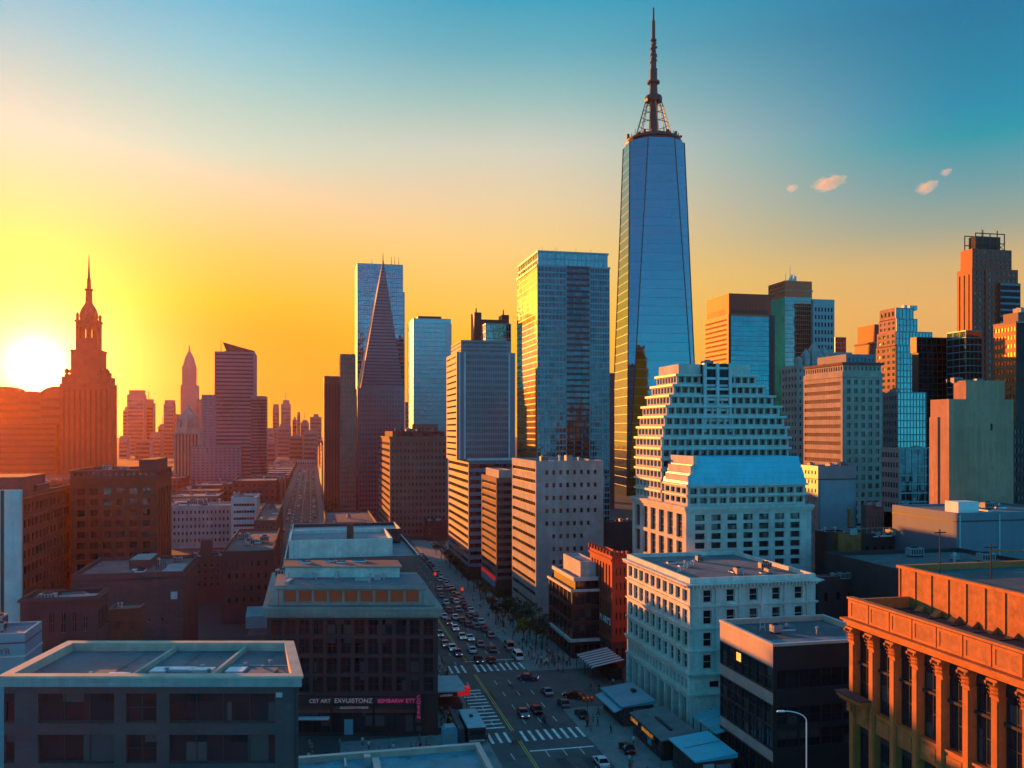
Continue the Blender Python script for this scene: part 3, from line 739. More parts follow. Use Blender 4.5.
# ---- low roof at the bottom edge
zL = 14.7
x1 = 21.6; y1 = 117.0
rt = root('low_roof_building', 'low building at the bottom edge with weathered turquoise roof and rusty parapet', 'building', (-14, 70, 0))
b = MB(); b.box(0, x1 + 14, 0, y1 - 70, 0, zL - .9, 0, 'tb'); b.build('wall', M['charcoal'], rt)
b = MB(); pl = [(0, 0), (x1 + 14, 0), (x1 + 14, y1 - 70), (0, y1 - 70)]; rimring(b, inset(pl, -.15), inset(pl, .55), zL - .95, zL, mit=1); b.build('parapet', [M['coping'], M['steel']], rt)
b = MB(); b.face([(*p, zL - .75) for p in inset(pl, .55)]); b.build('roof', surf('weathered_turquoise_roof', (.07, .27, .35), .6, .45, .25, streak=0, fine=.5, fs=2.4, stain=(.05, .06, .06)), rt)
for x, y, w_, d_, h_ in ((18.2, 44.5, .25, 3, .5), (18.2, 40.5, 1.2, .8, .7), (16.4, 42, 2.2, 1.2, .5), (22.0, 43, .9, 6, .35), (20.9, 44.2, .8, 1.2, 1.2)):
    b = MB(); b.box(x - w_ / 2, x + w_ / 2, y - d_ / 2, y + d_ / 2, zL - .75, zL - .75 + h_); b.build('roof_duct', M['steel'] if w_ < 1 else M['dark_metal'], rt)

# ---- white terracotta building on the corner
x0, y0 = 67.8, 154.0; x1 = x_at(815.5, y0); yb = y_at(627, x0); zW = height(581, depth(x0, y0))
w = Building('white_corner_building', 'white terracotta corner building with tall paired windows and heavy cornice above the kiosks', 'building', x0, x1, y0, yb, frame=M['white_stone'], pane=M['win'], sub=True, cap=100)
stone = M['white_stone']
ftop = lambda c, r, **k: pun(c, r, .62, .78, m=(.8, .8, .3, .3), rec=.5, nx=2, nz=2, **k)
w.block(0, 7.2, stone, L=pun(9, 1, .68, .86, m=(.8, .8, .1, .3), rec=.8, nx=2, nz=2), F=pun(1, 1, .10, .5, m=(1, 18, 1.5, 1.5), rec=.4), par=0, roofmat=False, name='ground_wall')
w.block(7.6, 10.4, stone, L=pun(18, 1, .6, .72, m=(.8, .8, .2, .2), rec=.4), F=pun(3, 1, .26, .6, m=(1, 1, .3, .3), rec=.4), par=0, roofmat=False, name='mezzanine_wall')
lev = [11.4, 15.5, 19.6, 23.7]
for k in range(3):
    a, c = lev[k], lev[k + 1]
    w.block(a, c - .45, stone, L=pun(10, 1, .74, .86, m=(.6, .6, .1, .25), rec=.5, nx=2, nz=2), F=pun(5, 1, .36, .82, m=(1.2, 1.2, .2, .2), rec=.4, nx=1, nz=2), par=0, roofmat=False, name='storey_wall')
    w.ring(c - .45, c, .42, stone, name='string_course', steps=2)
w.ring(7.2, 7.6, .35, stone, name='string_course'); w.ring(10.4, 11.4, .7, stone, name='belt_cornice', steps=3)
w.block(23.7, 27.0, stone, L=pun(10, 1, .74, .8, m=(.6, .6, .2, .3), rec=.5, nx=2, nz=1), F=pun(5, 1, .36, .84, m=(1.2, 1.2, .2, .3), rec=.4, nx=1, nz=2), par=0, roofmat=False, name='storey_wall')
w.ring(27.0, zW - .5, 1.15, stone, name='cornice', steps=4)
w.block(27.0, zW + .45, stone, roofmat=M['roof_grey'], par=.8, rim=.5, name='parapet')
b = MB()
for k in range(36):
    x = .3 + k * (w.w - .6) / 35; b.box(x - .15, x + .15, -1.0, -.6, zW - 1.25, zW - .75, 0, 'k')
for k in range(48):
    y = .3 + k * (w.d - .6) / 47; b.box(-1.0, -.6, y - .15, y + .15, zW - 1.25, zW - .75, 0, 'r')
b.build('dentil_row', stone, w.r)
for i in range(6):                         # pilasters between the front windows
    x = 1.2 + (w.w - 2.4) * i / 5
    for k in range(4):
        b = MB(); a = (11.4, 15.5, 19.6, 23.7)[k]; h_ = (3.65, 3.65, 3.65, 3.3)[k]
        b.box(x - .75, x + .75, -.2, -.004, a, a + h_, 0, 'k'); b.box(x - .85, x + .85, -.28, -.2, a + h_ - .6, a + h_, 0, 'k'); b.build('pilaster', stone, w.r)
for i in range(10):
    y = .6 + (w.d - 1.2) * i / 9
    b = MB(); b.box(-.28, -.004, y - .35, y + .35, 0, 6.9, 0, 'r'); b.build('pilaster', stone, w.r)
w.units(11, 21, area=(.15, .9, .08, .75), scale=.7); w.done()
b = MB()
for k in range(5):
    q = [(1.5 + k * 1.6, 10 + k * 2), (2.9 + k * 1.6, 10.6 + k * 2)]; b.tube((q[0][0], q[0][1], w.zr), (q[1][0], q[1][1], w.zr + 1.6), .12, n=5); b.tube((q[1][0], q[1][1], w.zr + 1.6), (q[1][0] + .5, q[1][1] + 1.5, w.zr), .12, n=5)
b.build('roof_truss', M['mul_w'], w.r)

# ---- terraced white building behind it
x0, y0 = 83.2, 191.0
V = Building('terraced_white_building', 'terraced white stepped building with bright turquoise mansard roof behind the white corner building', 'building', x0, x0 + 31.5, y0, y0 + 35, frame=M['dark_metal'], pane=M['win'], cap=100)
zb = height(507, depth(x0, y0))
V.block(0, zb - 14.5, M['pale_stone'], par=0, roofmat=False)
V.block(zb - 14.5, zb - 1.2, M['pale_stone'], L=pun(6, 2, .62, .86, m=(1.2, 1.2, .4, .2), rec=.6, nx=2, nz=3), F=pun(7, 6, .60, .66, m=(1.4, 2.2, .3, .3), rec=.45, nx=2), par=0, roofmat=False, name='base_wall')
V.ring(zb - 1.2, zb, .6, M['pale_stone'], steps=2); V.block(zb - 1.2, zb + .1, M['pale_stone'], par=.3, roofmat=M['roof_grey'], name='parapet')
# mansard front block
zm1 = zb + 4.9
V.block(zb, zm1, M['pale_stone'], ins=(.6, 1.2, .6, 20.5), F=pun(12, 2, .74, .58, m=(.3, .3, .2, .3), rec=.8, nx=2), L=pun(4, 2, .7, .55, m=(.4, .4, .2, .3), rec=.6, nx=2), par=0, roofmat=False, name='mansard_wall')
for zq in (zb + 2.3, zm1 - .3): V.ring(zq, zq + .4, .55, M['mul_w'], ins=(.6, 1.2, .6, 20.5), name='balcony_slab')
zm2 = zm1 + 6.7; b = MB(); xa, xb, ya, yb_ = .3, V.w - .9, .3, 15.0
steps = [(q * .42 + (.0 if not k_ else .26), zm1 + .1 + (q + (.0 if not k_ else .10)) * (zm2 - zm1 - .3) / 5.2) for q in range(6) for k_ in (0, 1)]
b.loft([[(xa + q * 1.2, ya + q, z), (xb - q * .45, ya + q, z), (xb - q * .45, yb_, z), (xa + q * 1.2, yb_, z)] for q, z in steps]); b.build('mansard_roof', M['mansard'], V.r)
b = MB()
for k in range(16):
    x = xa + 1 + k * (xb - xa - 2) / 15
    b.tube((x, ya - .02, zm1 + .1), (x, ya + .53, zm1 + 2.2), .05, n=4)
b.build('roof_seam', M['mansard'], V.r)
b = MB()
for k in range(3): b.box(xa + .4 + k * .7, xa + 1.0 + k * .9, ya + .4, 14, zm1 + .2 + k * 2.2, zm1 + 2.2 + k * 2.2)
b.build('gable_steps', M['pale_stone'], V.r)
# ziggurat tiers
z = zb; k = 0
tl = [(0, 0)] * 5 + [(0, 0), (.5, .3), (1.0, 1.0), (1.7, 2.0), (2.8, 3.4), (4.0, 5.4), (5.2, 7.4), (5.8, 9.0)]
for k, (il, ir) in enumerate(tl):
    h_ = 2.62; fin = (.8 + il, -3.6 + ir, 16.6 + il * .55, .4 + il * .3)
    top = k == len(tl) - 1; n = max(9, int(17 - il))
    cen = k >= 8
    V.block(z, z + h_, M['pale_stone'], ins=fin, F=None if top else pun(n, 1, .76, .58, m=(.3, .3, .1, .1), rec=.9, nx=2), L=None if top else pun(7, 1, .70, .56, m=(.3, .3, .1, .1), rec=.7, nx=1), roofmat=M['roof_grey'], par=0 if not top else .6, name='terrace_wall')
    if not top: V.ring(z + h_ - .42, z + h_ + .12, .55, M['mul_w'], ins=fin, name='terrace_slab')
    z += h_
zt = z
b = MB()                                    # the central bay that climbs through the terraces
xc = 16.2; yz = 16.6 + 2.3
for sgn in (-3.4, 0, 3.4): b.box(xc + sgn - .35, xc + sgn + .35, yz - 1.4, yz - .6, zb + 17, zt + .2)
for q in range(7): b.box(xc - 3.0, xc + 3.0, yz - 1.1, yz - .7, zb + 17 + q * 2.62, zb + 17.6 + q * 2.62)
b.build('central_bay', M['mul_w'], V.r)
b = MB(); b.box(xc - 3.7, xc + 3.7, yz - .6, yz + 6, zb + 17, zt + .1); b.build('bay_core', M['black_glass'], V.r)
V.units(4, 5, zt - .6, area=(.4, .65, .62, .85)); V.done()

# ---- dark corner block with the pinkish fascia
x0, y0 = 67.6, None
d0 = 135.0; (x0, y0) = place(773, d0); z0 = height(644, d0)
yb = y_at(720, x0); x1 = x_at(853, y0) + 6
k = Building('dark_corner_block', 'dark metal and glass block with pinkish fascia and one lit window beside the street lamp', 'building', x0, x1, y0, yb, frame=M['mul_d'], pane=M['win'], sub=True)
pk = M['pink_panel']; dm = M['dark_metal']
def both(za, zb_, lm, fm_, **kw): pass
def faced(z0_, z1_, L=None, F=None, wl=pk, wf=dm, nm='wall'):
    mb = MB(); O = (0, k.d)
    if L is None: mb.face([P3(O, LEFT, 0, z0_), P3(O, LEFT, k.d, z0_), P3(O, LEFT, k.d, z1_), P3(O, LEFT, 0, z1_)])
    else: punched(mb, O, LEFT, k.d, z0_, z1_, L, k.wins)
    mb.build(nm, wl, k.r); mb = MB()
    if F is None: mb.face([(0, 0, z0_), (k.w, 0, z0_), (k.w, 0, z1_), (0, 0, z1_)])
    else: punched(mb, (0, 0), FRONT, k.w, z0_, z1_, F, k.wins)
    mb.face([(k.w, 0, z0_), (k.w, k.d, z0_), (k.w, k.d, z1_), (k.w, 0, z1_)]); mb.face([(k.w, k.d, z0_), (0, k.d, z0_), (0, k.d, z1_), (k.w, k.d, z1_)])
    mb.build('metal_' + nm, wf, k.r)
faced(z0 - 3.6, z0 - .4, nm='fascia')
faced(z0 - 7.4, z0 - 3.6, L=pun(7, 1, .97, .94, m=(.2, .4, .05, .05), rec=.25, nx=1, nz=2), F=pun(5, 1, .97, .8, m=(.6, .3, .1, .1), rec=.2, nx=2), wl=dm)
faced(z0 - 9.2, z0 - 7.4, nm='band')
faced(z0 - 16.2, z0 - 9.2, L=pun(7, 2, .96, .93, m=(.2, .4, .05, .05), rec=.25, nx=2, nz=2), F=pun(5, 2, .95, .8, m=(.6, .3, .1, .1), rec=.2, nx=2, nz=2), wl=dm)
faced(z0 - 17.8, z0 - 16.2, nm='band'); faced(0, z0 - 17.8, L=pun(7, 1, .94, .9, m=(.2, .4, .05, .05), rec=.25, nx=2, nz=3), wl=dm)
b = MB(); pl = [(0, 0), (k.w, 0), (k.w, k.d), (0, k.d)]; rimring(b, inset(pl, -.12), inset(pl, .45), z0 - .4, z0, inner_to=z0 - .9, mit=1); b.build('coping', [M['coping'], M['mul_w']], k.r)
b = MB(); b.face([(*p, z0 - .9) for p in inset(pl, .45)]); b.build('roof', M['roof_dark'], k.r)
b = MB(); b.box(.6, k.w - 1, .6, k.d * .3, z0 - .89, z0 - .75); b.build('roof_mat', M['roof_pale'], k.r)
k.zr = z0 - .9; k.units(4, 12, area=(.25, .7, .4, .8), scale=.7)
b = MB()
for a_, c_ in (((4.2, 12, z0 - .9), (4.7, 12.2, z0 + 4.8)), ((5.2, 12, z0 - .9), (4.7, 12.2, z0 + 4.8)), ((4.7, 12.9, z0 - .9), (4.7, 12.2, z0 + 4.8))): b.tube(a_, c_, .06, .04, 5)
for q in range(5):
    f = (q + .5) / 5; zz = z0 - .9 + f * 4.6; wv = .5 * (1 - f)
    b.tube((4.7 - wv, 12 + .1 * f, zz), (4.7 + wv, 12 + .1 * f, zz + .5), .03, n=4); b.tube((4.7 + wv, 12 + .1 * f, zz), (4.7 - wv, 12 + .1 * f, zz + .5), .03, n=4)
b.build('lattice_mast', M['mul_w'], k.r)
k.done()
for o in [c for c in k.r.children if c.name.startswith('window')]:
    if abs(o.location.x - .25) < .02 and abs(o.location.y - (k.d - .2 - (k.d - .6) * 2.5 / 7)) < 1.0 and o.location.z > z0 - 8:
        fm, pm, f, pg = window_mesh(2.2, 1.3, 1, 1, M['mul_d'], M['lit'], True)
        b = MB(); b.box(-.05, .0, -.75, .75, 1.75, 3.1); lw = b.build('glow_panel', M['lit'], o); lw.location = (0, 0, 0); lw.rotation_euler = (0, 0, math.pi / 2)  # orange glow put onto one pane by an emissive panel

# ---- orange terracotta building at the right
xO = 68.0; yF, yN = 104.2, 48.0
zO = height(596.5, depth(xO, yF))
rt = root('orange_terracotta_building', 'sunlit orange terracotta building with pilasters, carved capitals and panelled parapet', 'building', (xO, yN, 0))
D = yF - yN; Wd = 40.0
ts = M['orange_stone']; dk = M['brown_d']
zp0 = zO - 2.7; zcor = zO - 3.7                # parapet foot, cornice foot
bay = 4.15; zcap = zcor - .1; ztop = zcap; zsp0, zsp1 = zcap - 12.3, zcap - 10.0
b = MB(); b.box(0.9, Wd, 0, D, 0, zp0, 0, 'b'); b.build('wall', M['brown_d'], rt)
npil = int(D / bay)
ys = [D - .55 - i * bay for i in range(npil + 1) if D - .55 - i * bay > .3]
for i, y in enumerate(ys):
    b = MB(); b.box(0, .9, y - .55, y + .55, 0, zcap - 2.0, 0); b.box(-.12, .9, y - .62, y + .62, zcap - 2.0, zcap - 1.8, 0)
    b.box(-.10, 0, y - .38, y + .38, 2, zcap - 2.2, 0, 'r')
    o = b.build('pilaster', ts, rt)
    c = MB(); rr = random.Random(i)
    c.loft([[(-.10 - f * .35, y - .55 - f * .2, z), (.8, y - .55 - f * .2, z), (.8, y + .55 + f * .2, z), (-.10 - f * .35, y + .55 + f * .2, z)][::-1] [::-1] for f, z in ((0, zcap - 1.8), (.15, zcap - 1.0), (.75, zcap - .35), (1, zcap - .3), (1, zcap))])
    for row in range(3):                      # acanthus leaves
        for j in range(4):
            yy = y - .48 + j * .32; zz = zcap - 1.7 + row * .42; q = .14 + row * .07
            c.face([(-.12 - q * .3, yy - .14, zz), (-.12 - q * .3, yy + .14, zz), (-.14 - q * 2.0, yy + .05, zz + .36), (-.14 - q * 2.0, yy - .05, zz + .36)]); c.face([(-.14 - q * 2.0, yy - .06, zz + .36), (-.14 - q * 2.0, yy + .06, zz + .36), (-.14 - q * 2.3, yy, zz + .24)])
    for e in (-.62, .62): c.tube((-.5, y + e - .12, zcap - .42), (-.5, y + e + .12, zcap - .42), .2, n=10)
    c.build('capital', ts, o)
for i in range(len(ys) - 1):
    ya, yb = ys[i + 1] + .55, ys[i] - .55; ym = (ya + yb) / 2
    for zz0, zz1 in ((zsp1, zcap - .5), (zsp0 - 9.5, zsp0 - .2)):
        fm, pm, _, _ = window_mesh(yb - ya - .5, zz1 - zz0 - 1.2, 2, 3, M['mul_d'], M['win'], True); o = link('window', fm, rt, (.86, ym, zz0 + .4), -math.pi / 2); link('pane', pm, o)
    b = MB(); b.box(.25, .88, ya, yb, zsp0, zsp1, 0); b.box(.15, .25, ya + .35, yb - .35, zsp0 + .4, zsp1 - .4, 1, 'r'); b.box(.10, .9, ya, yb, zsp1, zsp1 + .25, 0); b.build('spandrel', [ts, M['orange_panel']], rt)
    b = MB(); b.box(.55, .88, ya, yb, zsp1 + 5.4, zsp1 + 5.7, 0); b.build('window_sill', dk, rt)
b = MB()
b.box(-.30, .95, -.1, D + .15, zcor, zcor + .45, 0); b.box(-.65, .95, -.1, D + .4, zcor + .45, zcor + .75, 0); b.box(-1.0, .95, -.1, D + .6, zcor + .75, zp0, 0); b.box(.95, Wd, D + .003, D + .6, zcor + .45, zp0, 0)
b.build('cornice', ts, rt)
b = MB(); b.box(-.15, .5, 0, D, zp0, zO - .25, 0, 'bt'); b.box(-.3, .62, -.1, D + .1, zO - .25, zO, 0)
b.box(.5, Wd, D - .5, D, zp0, zO - .3, 0); b.build('parapet', ts, rt)
for i in range(len(ys) - 1):
    ya, yb = ys[i + 1] + .1, ys[i] - .1
    b = MB()
    b.box(-.40, -.15, ya, yb, zp0 + .1, zp0 + .45, 0, 'r'); b.box(-.40, -.15, ya, yb, zO - .62, zO - .3, 0, 'r'); b.box(-.40, -.15, ya, ya + .4, zp0 + .45, zO - .62, 0, 'r'); b.box(-.40, -.15, yb - .4, yb, zp0 + .45, zO - .62, 0, 'r')
    b.box(-.345, -.15, ya + .4, yb - .4, zp0 + .45, zO - .62, 1, 'r')
    b.build('parapet_panel', [ts, M['orange_panel']], rt)
xr = 8.6                                       # penthouse line
b = MB(); b.face([(.5, 0, zp0 + 1.0), (Wd, 0, zp0 + 1.0), (Wd, D - .5, zp0 + 1.0), (.5, D - .5, zp0 + 1.0)]); b.build('roof', surf('black_roof_felt', (.028, .03, .034), .8, .4, .2, streak=0, fine=.3, fs=1.5), rt)
for i in range(14):
    y = 2 + i * 3.9
    b = MB(); b.box(.7, xr - .2, y, y + .14, zp0 + 1.0, zp0 + 1.12); b.build('roof_batten', M['dark_metal'], rt)
zh = height(565, depth(xO + xr, y_at(899, xO + xr)))
yh = y_at(899, xO + xr) - yN
b = MB(); b.box(xr, Wd, 0, yh, zp0 + 1.0, zh - .35, 0, 't'); b.build('penthouse_wall', M['orange_panel'], rt)
for i in range(14):
    y = yh - .2 - i * 3.1
    if y < 1: break
    b = MB(); b.box(xr - .12, xr - .004, y - .12, y + .12, zp0 + 1.0, zh - .4, 0, 'r'); b.build('wall_rib', ts, rt)
    b = MB(); b.loft([[(xr - .9, y - 2.0, zp0 + 1.0), (xr - .004, y - 2.0, zp0 + 1.0), (xr - .004, y - .9, zp0 + 1.0), (xr - .9, y - .9, zp0 + 1.0)], [(xr - .1, y - 2.0, zp0 + 1.7), (xr - .004, y - 2.0, zp0 + 1.7), (xr - .004, y - .9, zp0 + 1.7), (xr - .1, y - .9, zp0 + 1.7)]]); b.build('wall_bracket', ts, rt)
b = MB(); pl = [(xr - .25, -.1), (Wd, -.1), (Wd, yh + .25), (xr - .25, yh + .25)]; rimring(b, pl, inset(pl, .7), zh - .35, zh, inner_to=zh - .8); b.build('penthouse_coping', ts, rt)
b = MB(); b.face([(*p, zh - .8) for p in inset(pl, .7)]); b.build('penthouse_roof', M['roof_dark'], rt)
for x, y, h_ in ((12.5, yh - 3, 5.0), (16, yh - 8, 3.6), (19.0, yh - 11, 3.6)):
    b = MB(); b.tube((x, y, zh - .8), (x, y, zh + h_), .09); b.box(x - .9, x + .9, y - .06, y + .06, zh + h_ - .5, zh + h_ - .35); b.build('roof_post', M['dark_metal'], rt)
b = MB(); b.tube((16, yh - 8, zh + 2.8), (27, yh - 14, zh + 2.8), .12); b.tube((16, yh - 8, zh + 1.4), (27, yh - 14, zh + 1.4), .06); b.build('roof_rail', ts, rt)
# the small hood at the far end of the long side
b = MB(); yh2 = D - 4.6
b.box(-1.5, 0, yh2, D + .5, zcap - 8.9, zcap - 8.5, 0); b.box(-1.0, 0, yh2 + .4, D + .2, zcap - 9.4, zcap - 8.9, 0); b.box(-1.7, 0, yh2 - .2, D + .7, zcap - 8.5, zcap - 8.3, 1)
for q in range(8): b.box(-1.25, -.9, yh2 + .4 + q * .6, yh2 + .7 + q * .6, zcap - 9.3, zcap - 8.95, 0)
b.box(-.5, 0, yh2 + .5, yh2 + 1.2, zcap - 10.8, zcap - 9.4, 0); b.box(-.5, 0, D - .9, D - .2, zcap - 10.8, zcap - 9.4, 0)
b.build('door_hood', [ts, dk], rt)
# ================================================================== the towers and mid-distance buildings, nearer ones first
def tower(name, label, box, **k): return Building(name, label, k.pop('cat', 'building'), *box, **k)
# ---- slim white wall and turquoise box at the left edge
bx = lbox(-30, 20.5, 22.5, 150); z = height(490, 150)
t = tower('white_slab_building', 'tall narrow pale blue-white slab at the left edge with one dark joint', bx)
t.block(0, z, M['mul_w'], roofmat=M['roof_pale']); b = MB(); b.box(t.w - 3.0, t.w - 2.5, -.06, -.004, 0, z); b.build('dark_joint', M['dark_metal'], t.r)
bx = lbox(-40, 25, 42, 118); z = height(633, 118)
t = tower('turquoise_box_building', 'small turquoise box building with dark lettering below the pale slab', bx)
t.block(0, z, M['roof_teal'], roofmat=M['roof_pale'], coping=M['mul_w'], par=.4)
t.ring(z - 1.35, z - 1.15, .05, M['dark_metal'], name='joint'); t.ring(z - 3.1, z - 2.9, .12, M['mul_w'], name='ledge')
text('lettering', 'OHYR', 1.15, M['black_paint'], t.r, (t.w - 4.9, -.03, z - 2.7), ROT_F); t.units(3, 8)
# ---- small dark house with chimney pots
bx = lbox(20, 97, 108, 152); z = height(596, 152)
t = tower('dark_shop_house', 'small dark plum house with pale skylight roof in front of the plum brick block', bx, frame=M['brown'], pane=M['win'], sub=True)
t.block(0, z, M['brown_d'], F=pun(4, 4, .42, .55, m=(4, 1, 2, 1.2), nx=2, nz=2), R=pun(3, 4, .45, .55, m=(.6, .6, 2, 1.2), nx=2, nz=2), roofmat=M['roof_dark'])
t.ring(z - .6, z - .2, .3, M['purple']); b = MB(); b.box(t.w * .45, t.w * .95, 1, t.d * .6, t.zr, t.zr + .5); b.build('skylight', M['roof_pale'], t.r); t.units(2, 5); t.done()
# ---- rusty hut
bx = lbox(109, 140, 145, 172); z = height(608, 172)
t = tower('rusty_hut', 'small rust red rooftop hut against the plum brick block', bx); t.block(0, z, M['red'], roofmat=M['roof_dark'], F=pun(2, 3, .3, .4, inl=True, m=(.5, .5, 8, 1)), par=.3); t.units(2, 3, scale=.6)
# ---- plum brick block
bx = lbox(72, 183, 198, 205); z = height(571, 205)
t = tower('plum_brick_block', 'blank plum brick block with pale metal roof patches and a small wall vent', bx, frame=M['mul_w'], pane=M['win'])
t.block(0, z, M['purple'], F=pun(6, 1, .18, .12, m=(3, 3, 10, 8)), roofmat=M['roof_dark'], coping=M['purple'])
t.ring(z - 1.6, z - 1.3, .18, M['brown_d']); b = MB(); b.box(t.w * .78, t.w * .98, 1, t.d * .55, t.zr, t.zr + .45); b.build('roof_patch', M['roof_pale'], t.r)
b = MB(); b.box(t.w * .42, t.w * .62, t.d * .4, t.d * .8, t.zr, t.zr + 2.2, 0, top=1); b.build('stair_head', [M['purple'], M['roof_pale']], t.r)
b = MB(); b.box(t.w - 2.6, t.w - 1.2, -.25, -.004, z - 6.3, z - 4.6); b.build('wall_vent', M['mul_w'], t.r)
b = MB()
for q in range(5): b.tube((t.w * .7 + q * .5, t.d * .3, t.zr), (t.w * .7 + q * .5, t.d * .3, t.zr + 1.6 + (q % 2) * .8), .12, n=6)
b.build('pipe_bank', M['dark_metal'], t.r); t.units(5, 2); t.done()
# ---- big red brick block and its wing
bx = lbox(70, 157, 171.5, 300); z = height(470, 300)
t = tower('red_brick_block', 'big square red brick block with fluted flank and small attic windows below the spired tower', bx, frame=M['brown_d'], pane=M['win'])
zt = z
t.block(0, z - 2.6, M['red'], F=pun(6, 10, .62, .62, m=(1.2, 1.4, 2, 2.6), rec=.55, nx=2, nz=2), R=pun(5, 1, .45, .93, m=(1, 1, 2, 2.6), rec=.7, nx=1, nz=10), par=0, roofmat=False)
t.ring(z - 3.2, z - 2.6, .6, M['red'], steps=2); t.block(z - 2.6, z, M['red_d'], F=pun(14, 1, .4, .5, rec=.3, m=(.6, .6, .3, .3)), R=pun(5, 1, .4, .5, rec=.3, m=(.6, .6, .3, .3)), roofmat=M['roof_dark'], name='attic_wall')
t.ring(z - .3, z + .1, .5, M['red_d']); b = MB(); b.box(t.w * .77, t.w * 1.0 - 1, 3, t.d - 3, z - 1, z + 3.4); b.build('roof_house', M['red_d'], t.r); t.units(6, 17)
t.done()
x1 = place(70, 300)[0] - .05; y1 = place(157, 300)[1] + 1
ya = y_at(22, x1)
t = tower('red_brick_wing', 'red brick wing with close window rows joined to the big square red brick block', (x1 - 40, x1, ya, y1 + 6), frame=M['brown_d'], pane=M['win'])
z = height(495, depth(x1, ya))
t.block(0, z, M['red'], R=pun(13, 8, .6, .56, m=(1, 1, 1.5, 2), rec=.4, nx=2), F=pun(8, 8, .5, .5, m=(1, 1, 1.5, 2), rec=.3, inl=True), roofmat=M['roof_dark'])
for q in range(8): pass
t.ring(z - 1.7, z - .9, .7, M['red'], steps=2); t.ring(z * .82, z * .82 + .5, .35, M['red'], name='string_course'); b = MB(); b.box(t.w - 14, t.w - 1, t.d * .35, t.d * .6, t.zr, t.zr + 2.6, 0, top=1); b.build('roof_house', [M['red_d'], M['roof_pale']], t.r); t.units(9, 31); t.done()
b = MB(); b.box(-2, t.w - 2, 8, 30, t.zr, t.zr + 5.5); b.build('roof_bulkhead', M['purple'], t.r)
# ---- pair of dark houses near the avenue
bx = lbox(222, 273, 280, 262); z = height(550, 262)
t = tower('dark_red_house', 'dark red flat roofed house with blue-white lean-to beside the dark office block', bx, frame=M['brown_d'], pane=M['win_far'])
t.block(0, z, M['red_d'], F=pun(6, 4, .4, .45, m=(1, 1, 5, 2)), R=pun(5, 4, .4, .45, m=(1, 1, 5, 2)), roofmat=M['roof_dark']); t.units(6, 41); t.done()
b = MB(); b.loft([[(7, -7, 0), (13, -7, 0), (13, -.05, 0), (7, -.05, 0)], [(7, -7, 3.4), (13, -7, 3.4), (13, -.05, 4.9), (7, -.05, 4.9)]]); b.build('lean_to', M['mul_w'], t.r)
bx = lbox(186, 224, 228, 292); z = height(556, 292)
t = tower('maroon_chimney_house', 'maroon house with stub chimney between the plum block and the dark red house', bx, frame=M['brown_d'], pane=M['win_far'])
t.block(0, z, M['red_d'], F=pun(5, 4, .4, .45, m=(1, 1, 5, 2)), roofmat=M['roof_grey']); b = MB(); b.box(t.w * .35, t.w * .65, 3, 7, t.zr, t.zr + 6); b.build('chimney', M['red_d'], t.r); t.units(7, 43); t.done()
# ---- pale pair behind
bx = lbox(170, 232, 236, 430); z = height(505, 430)
t = tower('pale_office_row', 'pale grey office row with three window rows left of the blue-white banded block', bx, frame=M['grey_stone'], pane=M['win_far'])
t.block(0, z, M['grey_stone'], F=pun(14, 5, .5, .5, m=(1, 1, 2, 1.5), rec=.4), roofmat=M['roof_pale']); t.units(9, 44, scale=1.6); t.done()
bx = lbox(231, 257, 260, 415); z = height(497, 415)
t = tower('banded_pale_block', 'small blue-white block with horizontal bands beside the pale office row', bx, frame=M['mul_w'], pane=M['win_band'])
t.block(0, z, M['mul_w'], F=pun(1, 7, .92, .42, m=(.6, .6, 1, 2), rec=.4, nx=8), roofmat=M['roof_pale']); t.units(4, 45, scale=1.4); t.done()
bx = lbox(254, 276, 283, 360); z = height(520, 360)
t = tower('maroon_corner_house', 'low maroon house at the avenue corner right of the blue-white banded block', bx, frame=M['brown_d'], pane=M['win_far'])
t.block(0, z, M['maroon'], F=pun(4, 4, .45, .45, m=(1, 1, 2, 1.5)), R=pun(5, 4, .4, .45, m=(1, 1, 2, 1.5)), roofmat=M['roof_dark']); t.units(4, 46); t.done()

# ---- towers on the right hand side of the street
def band(r, h=.45, n=10, **k): return pun(1, r, .97, h, nx=n, **k)
# pale punched slab
bx = rbox(512, 536, 603.5, 262); z = height(461, 262)
t = tower('pale_punched_slab', 'pale grey slab with small square windows and striped sunlit flank', bx, frame=M['dark_metal'], pane=M['win'])
def pskip(i, j): return (j < 5 and (i < 1 or i > 5)) or j < 1 or (j == 5 and i == 7)
t.block(0, z, M['grey_stone'], F=pun(8, 10, .40, .34, m=(2.2, 1.5, 8, 1.5), rec=.35, skip=pskip), L=pun(1, 13, .96, .38, m=(.3, .3, 3, 1.2), rec=.3, nx=9), roofmat=M['roof_grey'], coping=M['pale_stone']); t.units(6, 51); t.done()
# dark brown tower in front of the banded one
bx = rbox(481.5, 496.5, 513.5, 300); z = height(478, 300)
t = tower('dark_brown_tower', 'slim dark brown tower with pinkish ribbed flank and red shop sign at its foot', bx, frame=M['mul_d'], pane=M['win_band'])
t.block(6, z, M['brown'], F=band(13, .5, 8, m=(.4, .4, .5, 1), rec=.25), L=pun(1, 13, .94, .48, m=(.3, .3, .5, 1), rec=.3, nx=8), roofmat=M['roof_dark']); t.block(0, 6, M['black'], par=0, roofmat=False, name='base_wall')
t.block(z - .9, z + 2.6, M['grey_stone'], ins=(1, .5, 1, 3), roofmat=M['roof_grey'], par=.3, name='roof_house'); t.done()
b = MB(); b.box(-.35, -.02, 1, t.d - 1, 5.6, 6.7); b.build('sign_band', M['neon_r'], t.r)
b = MB(); b.box(-.30, -.02, 1, t.d - 1, 3.2, 5.4); b.build('sign_board', M['roof_teal'], t.r)
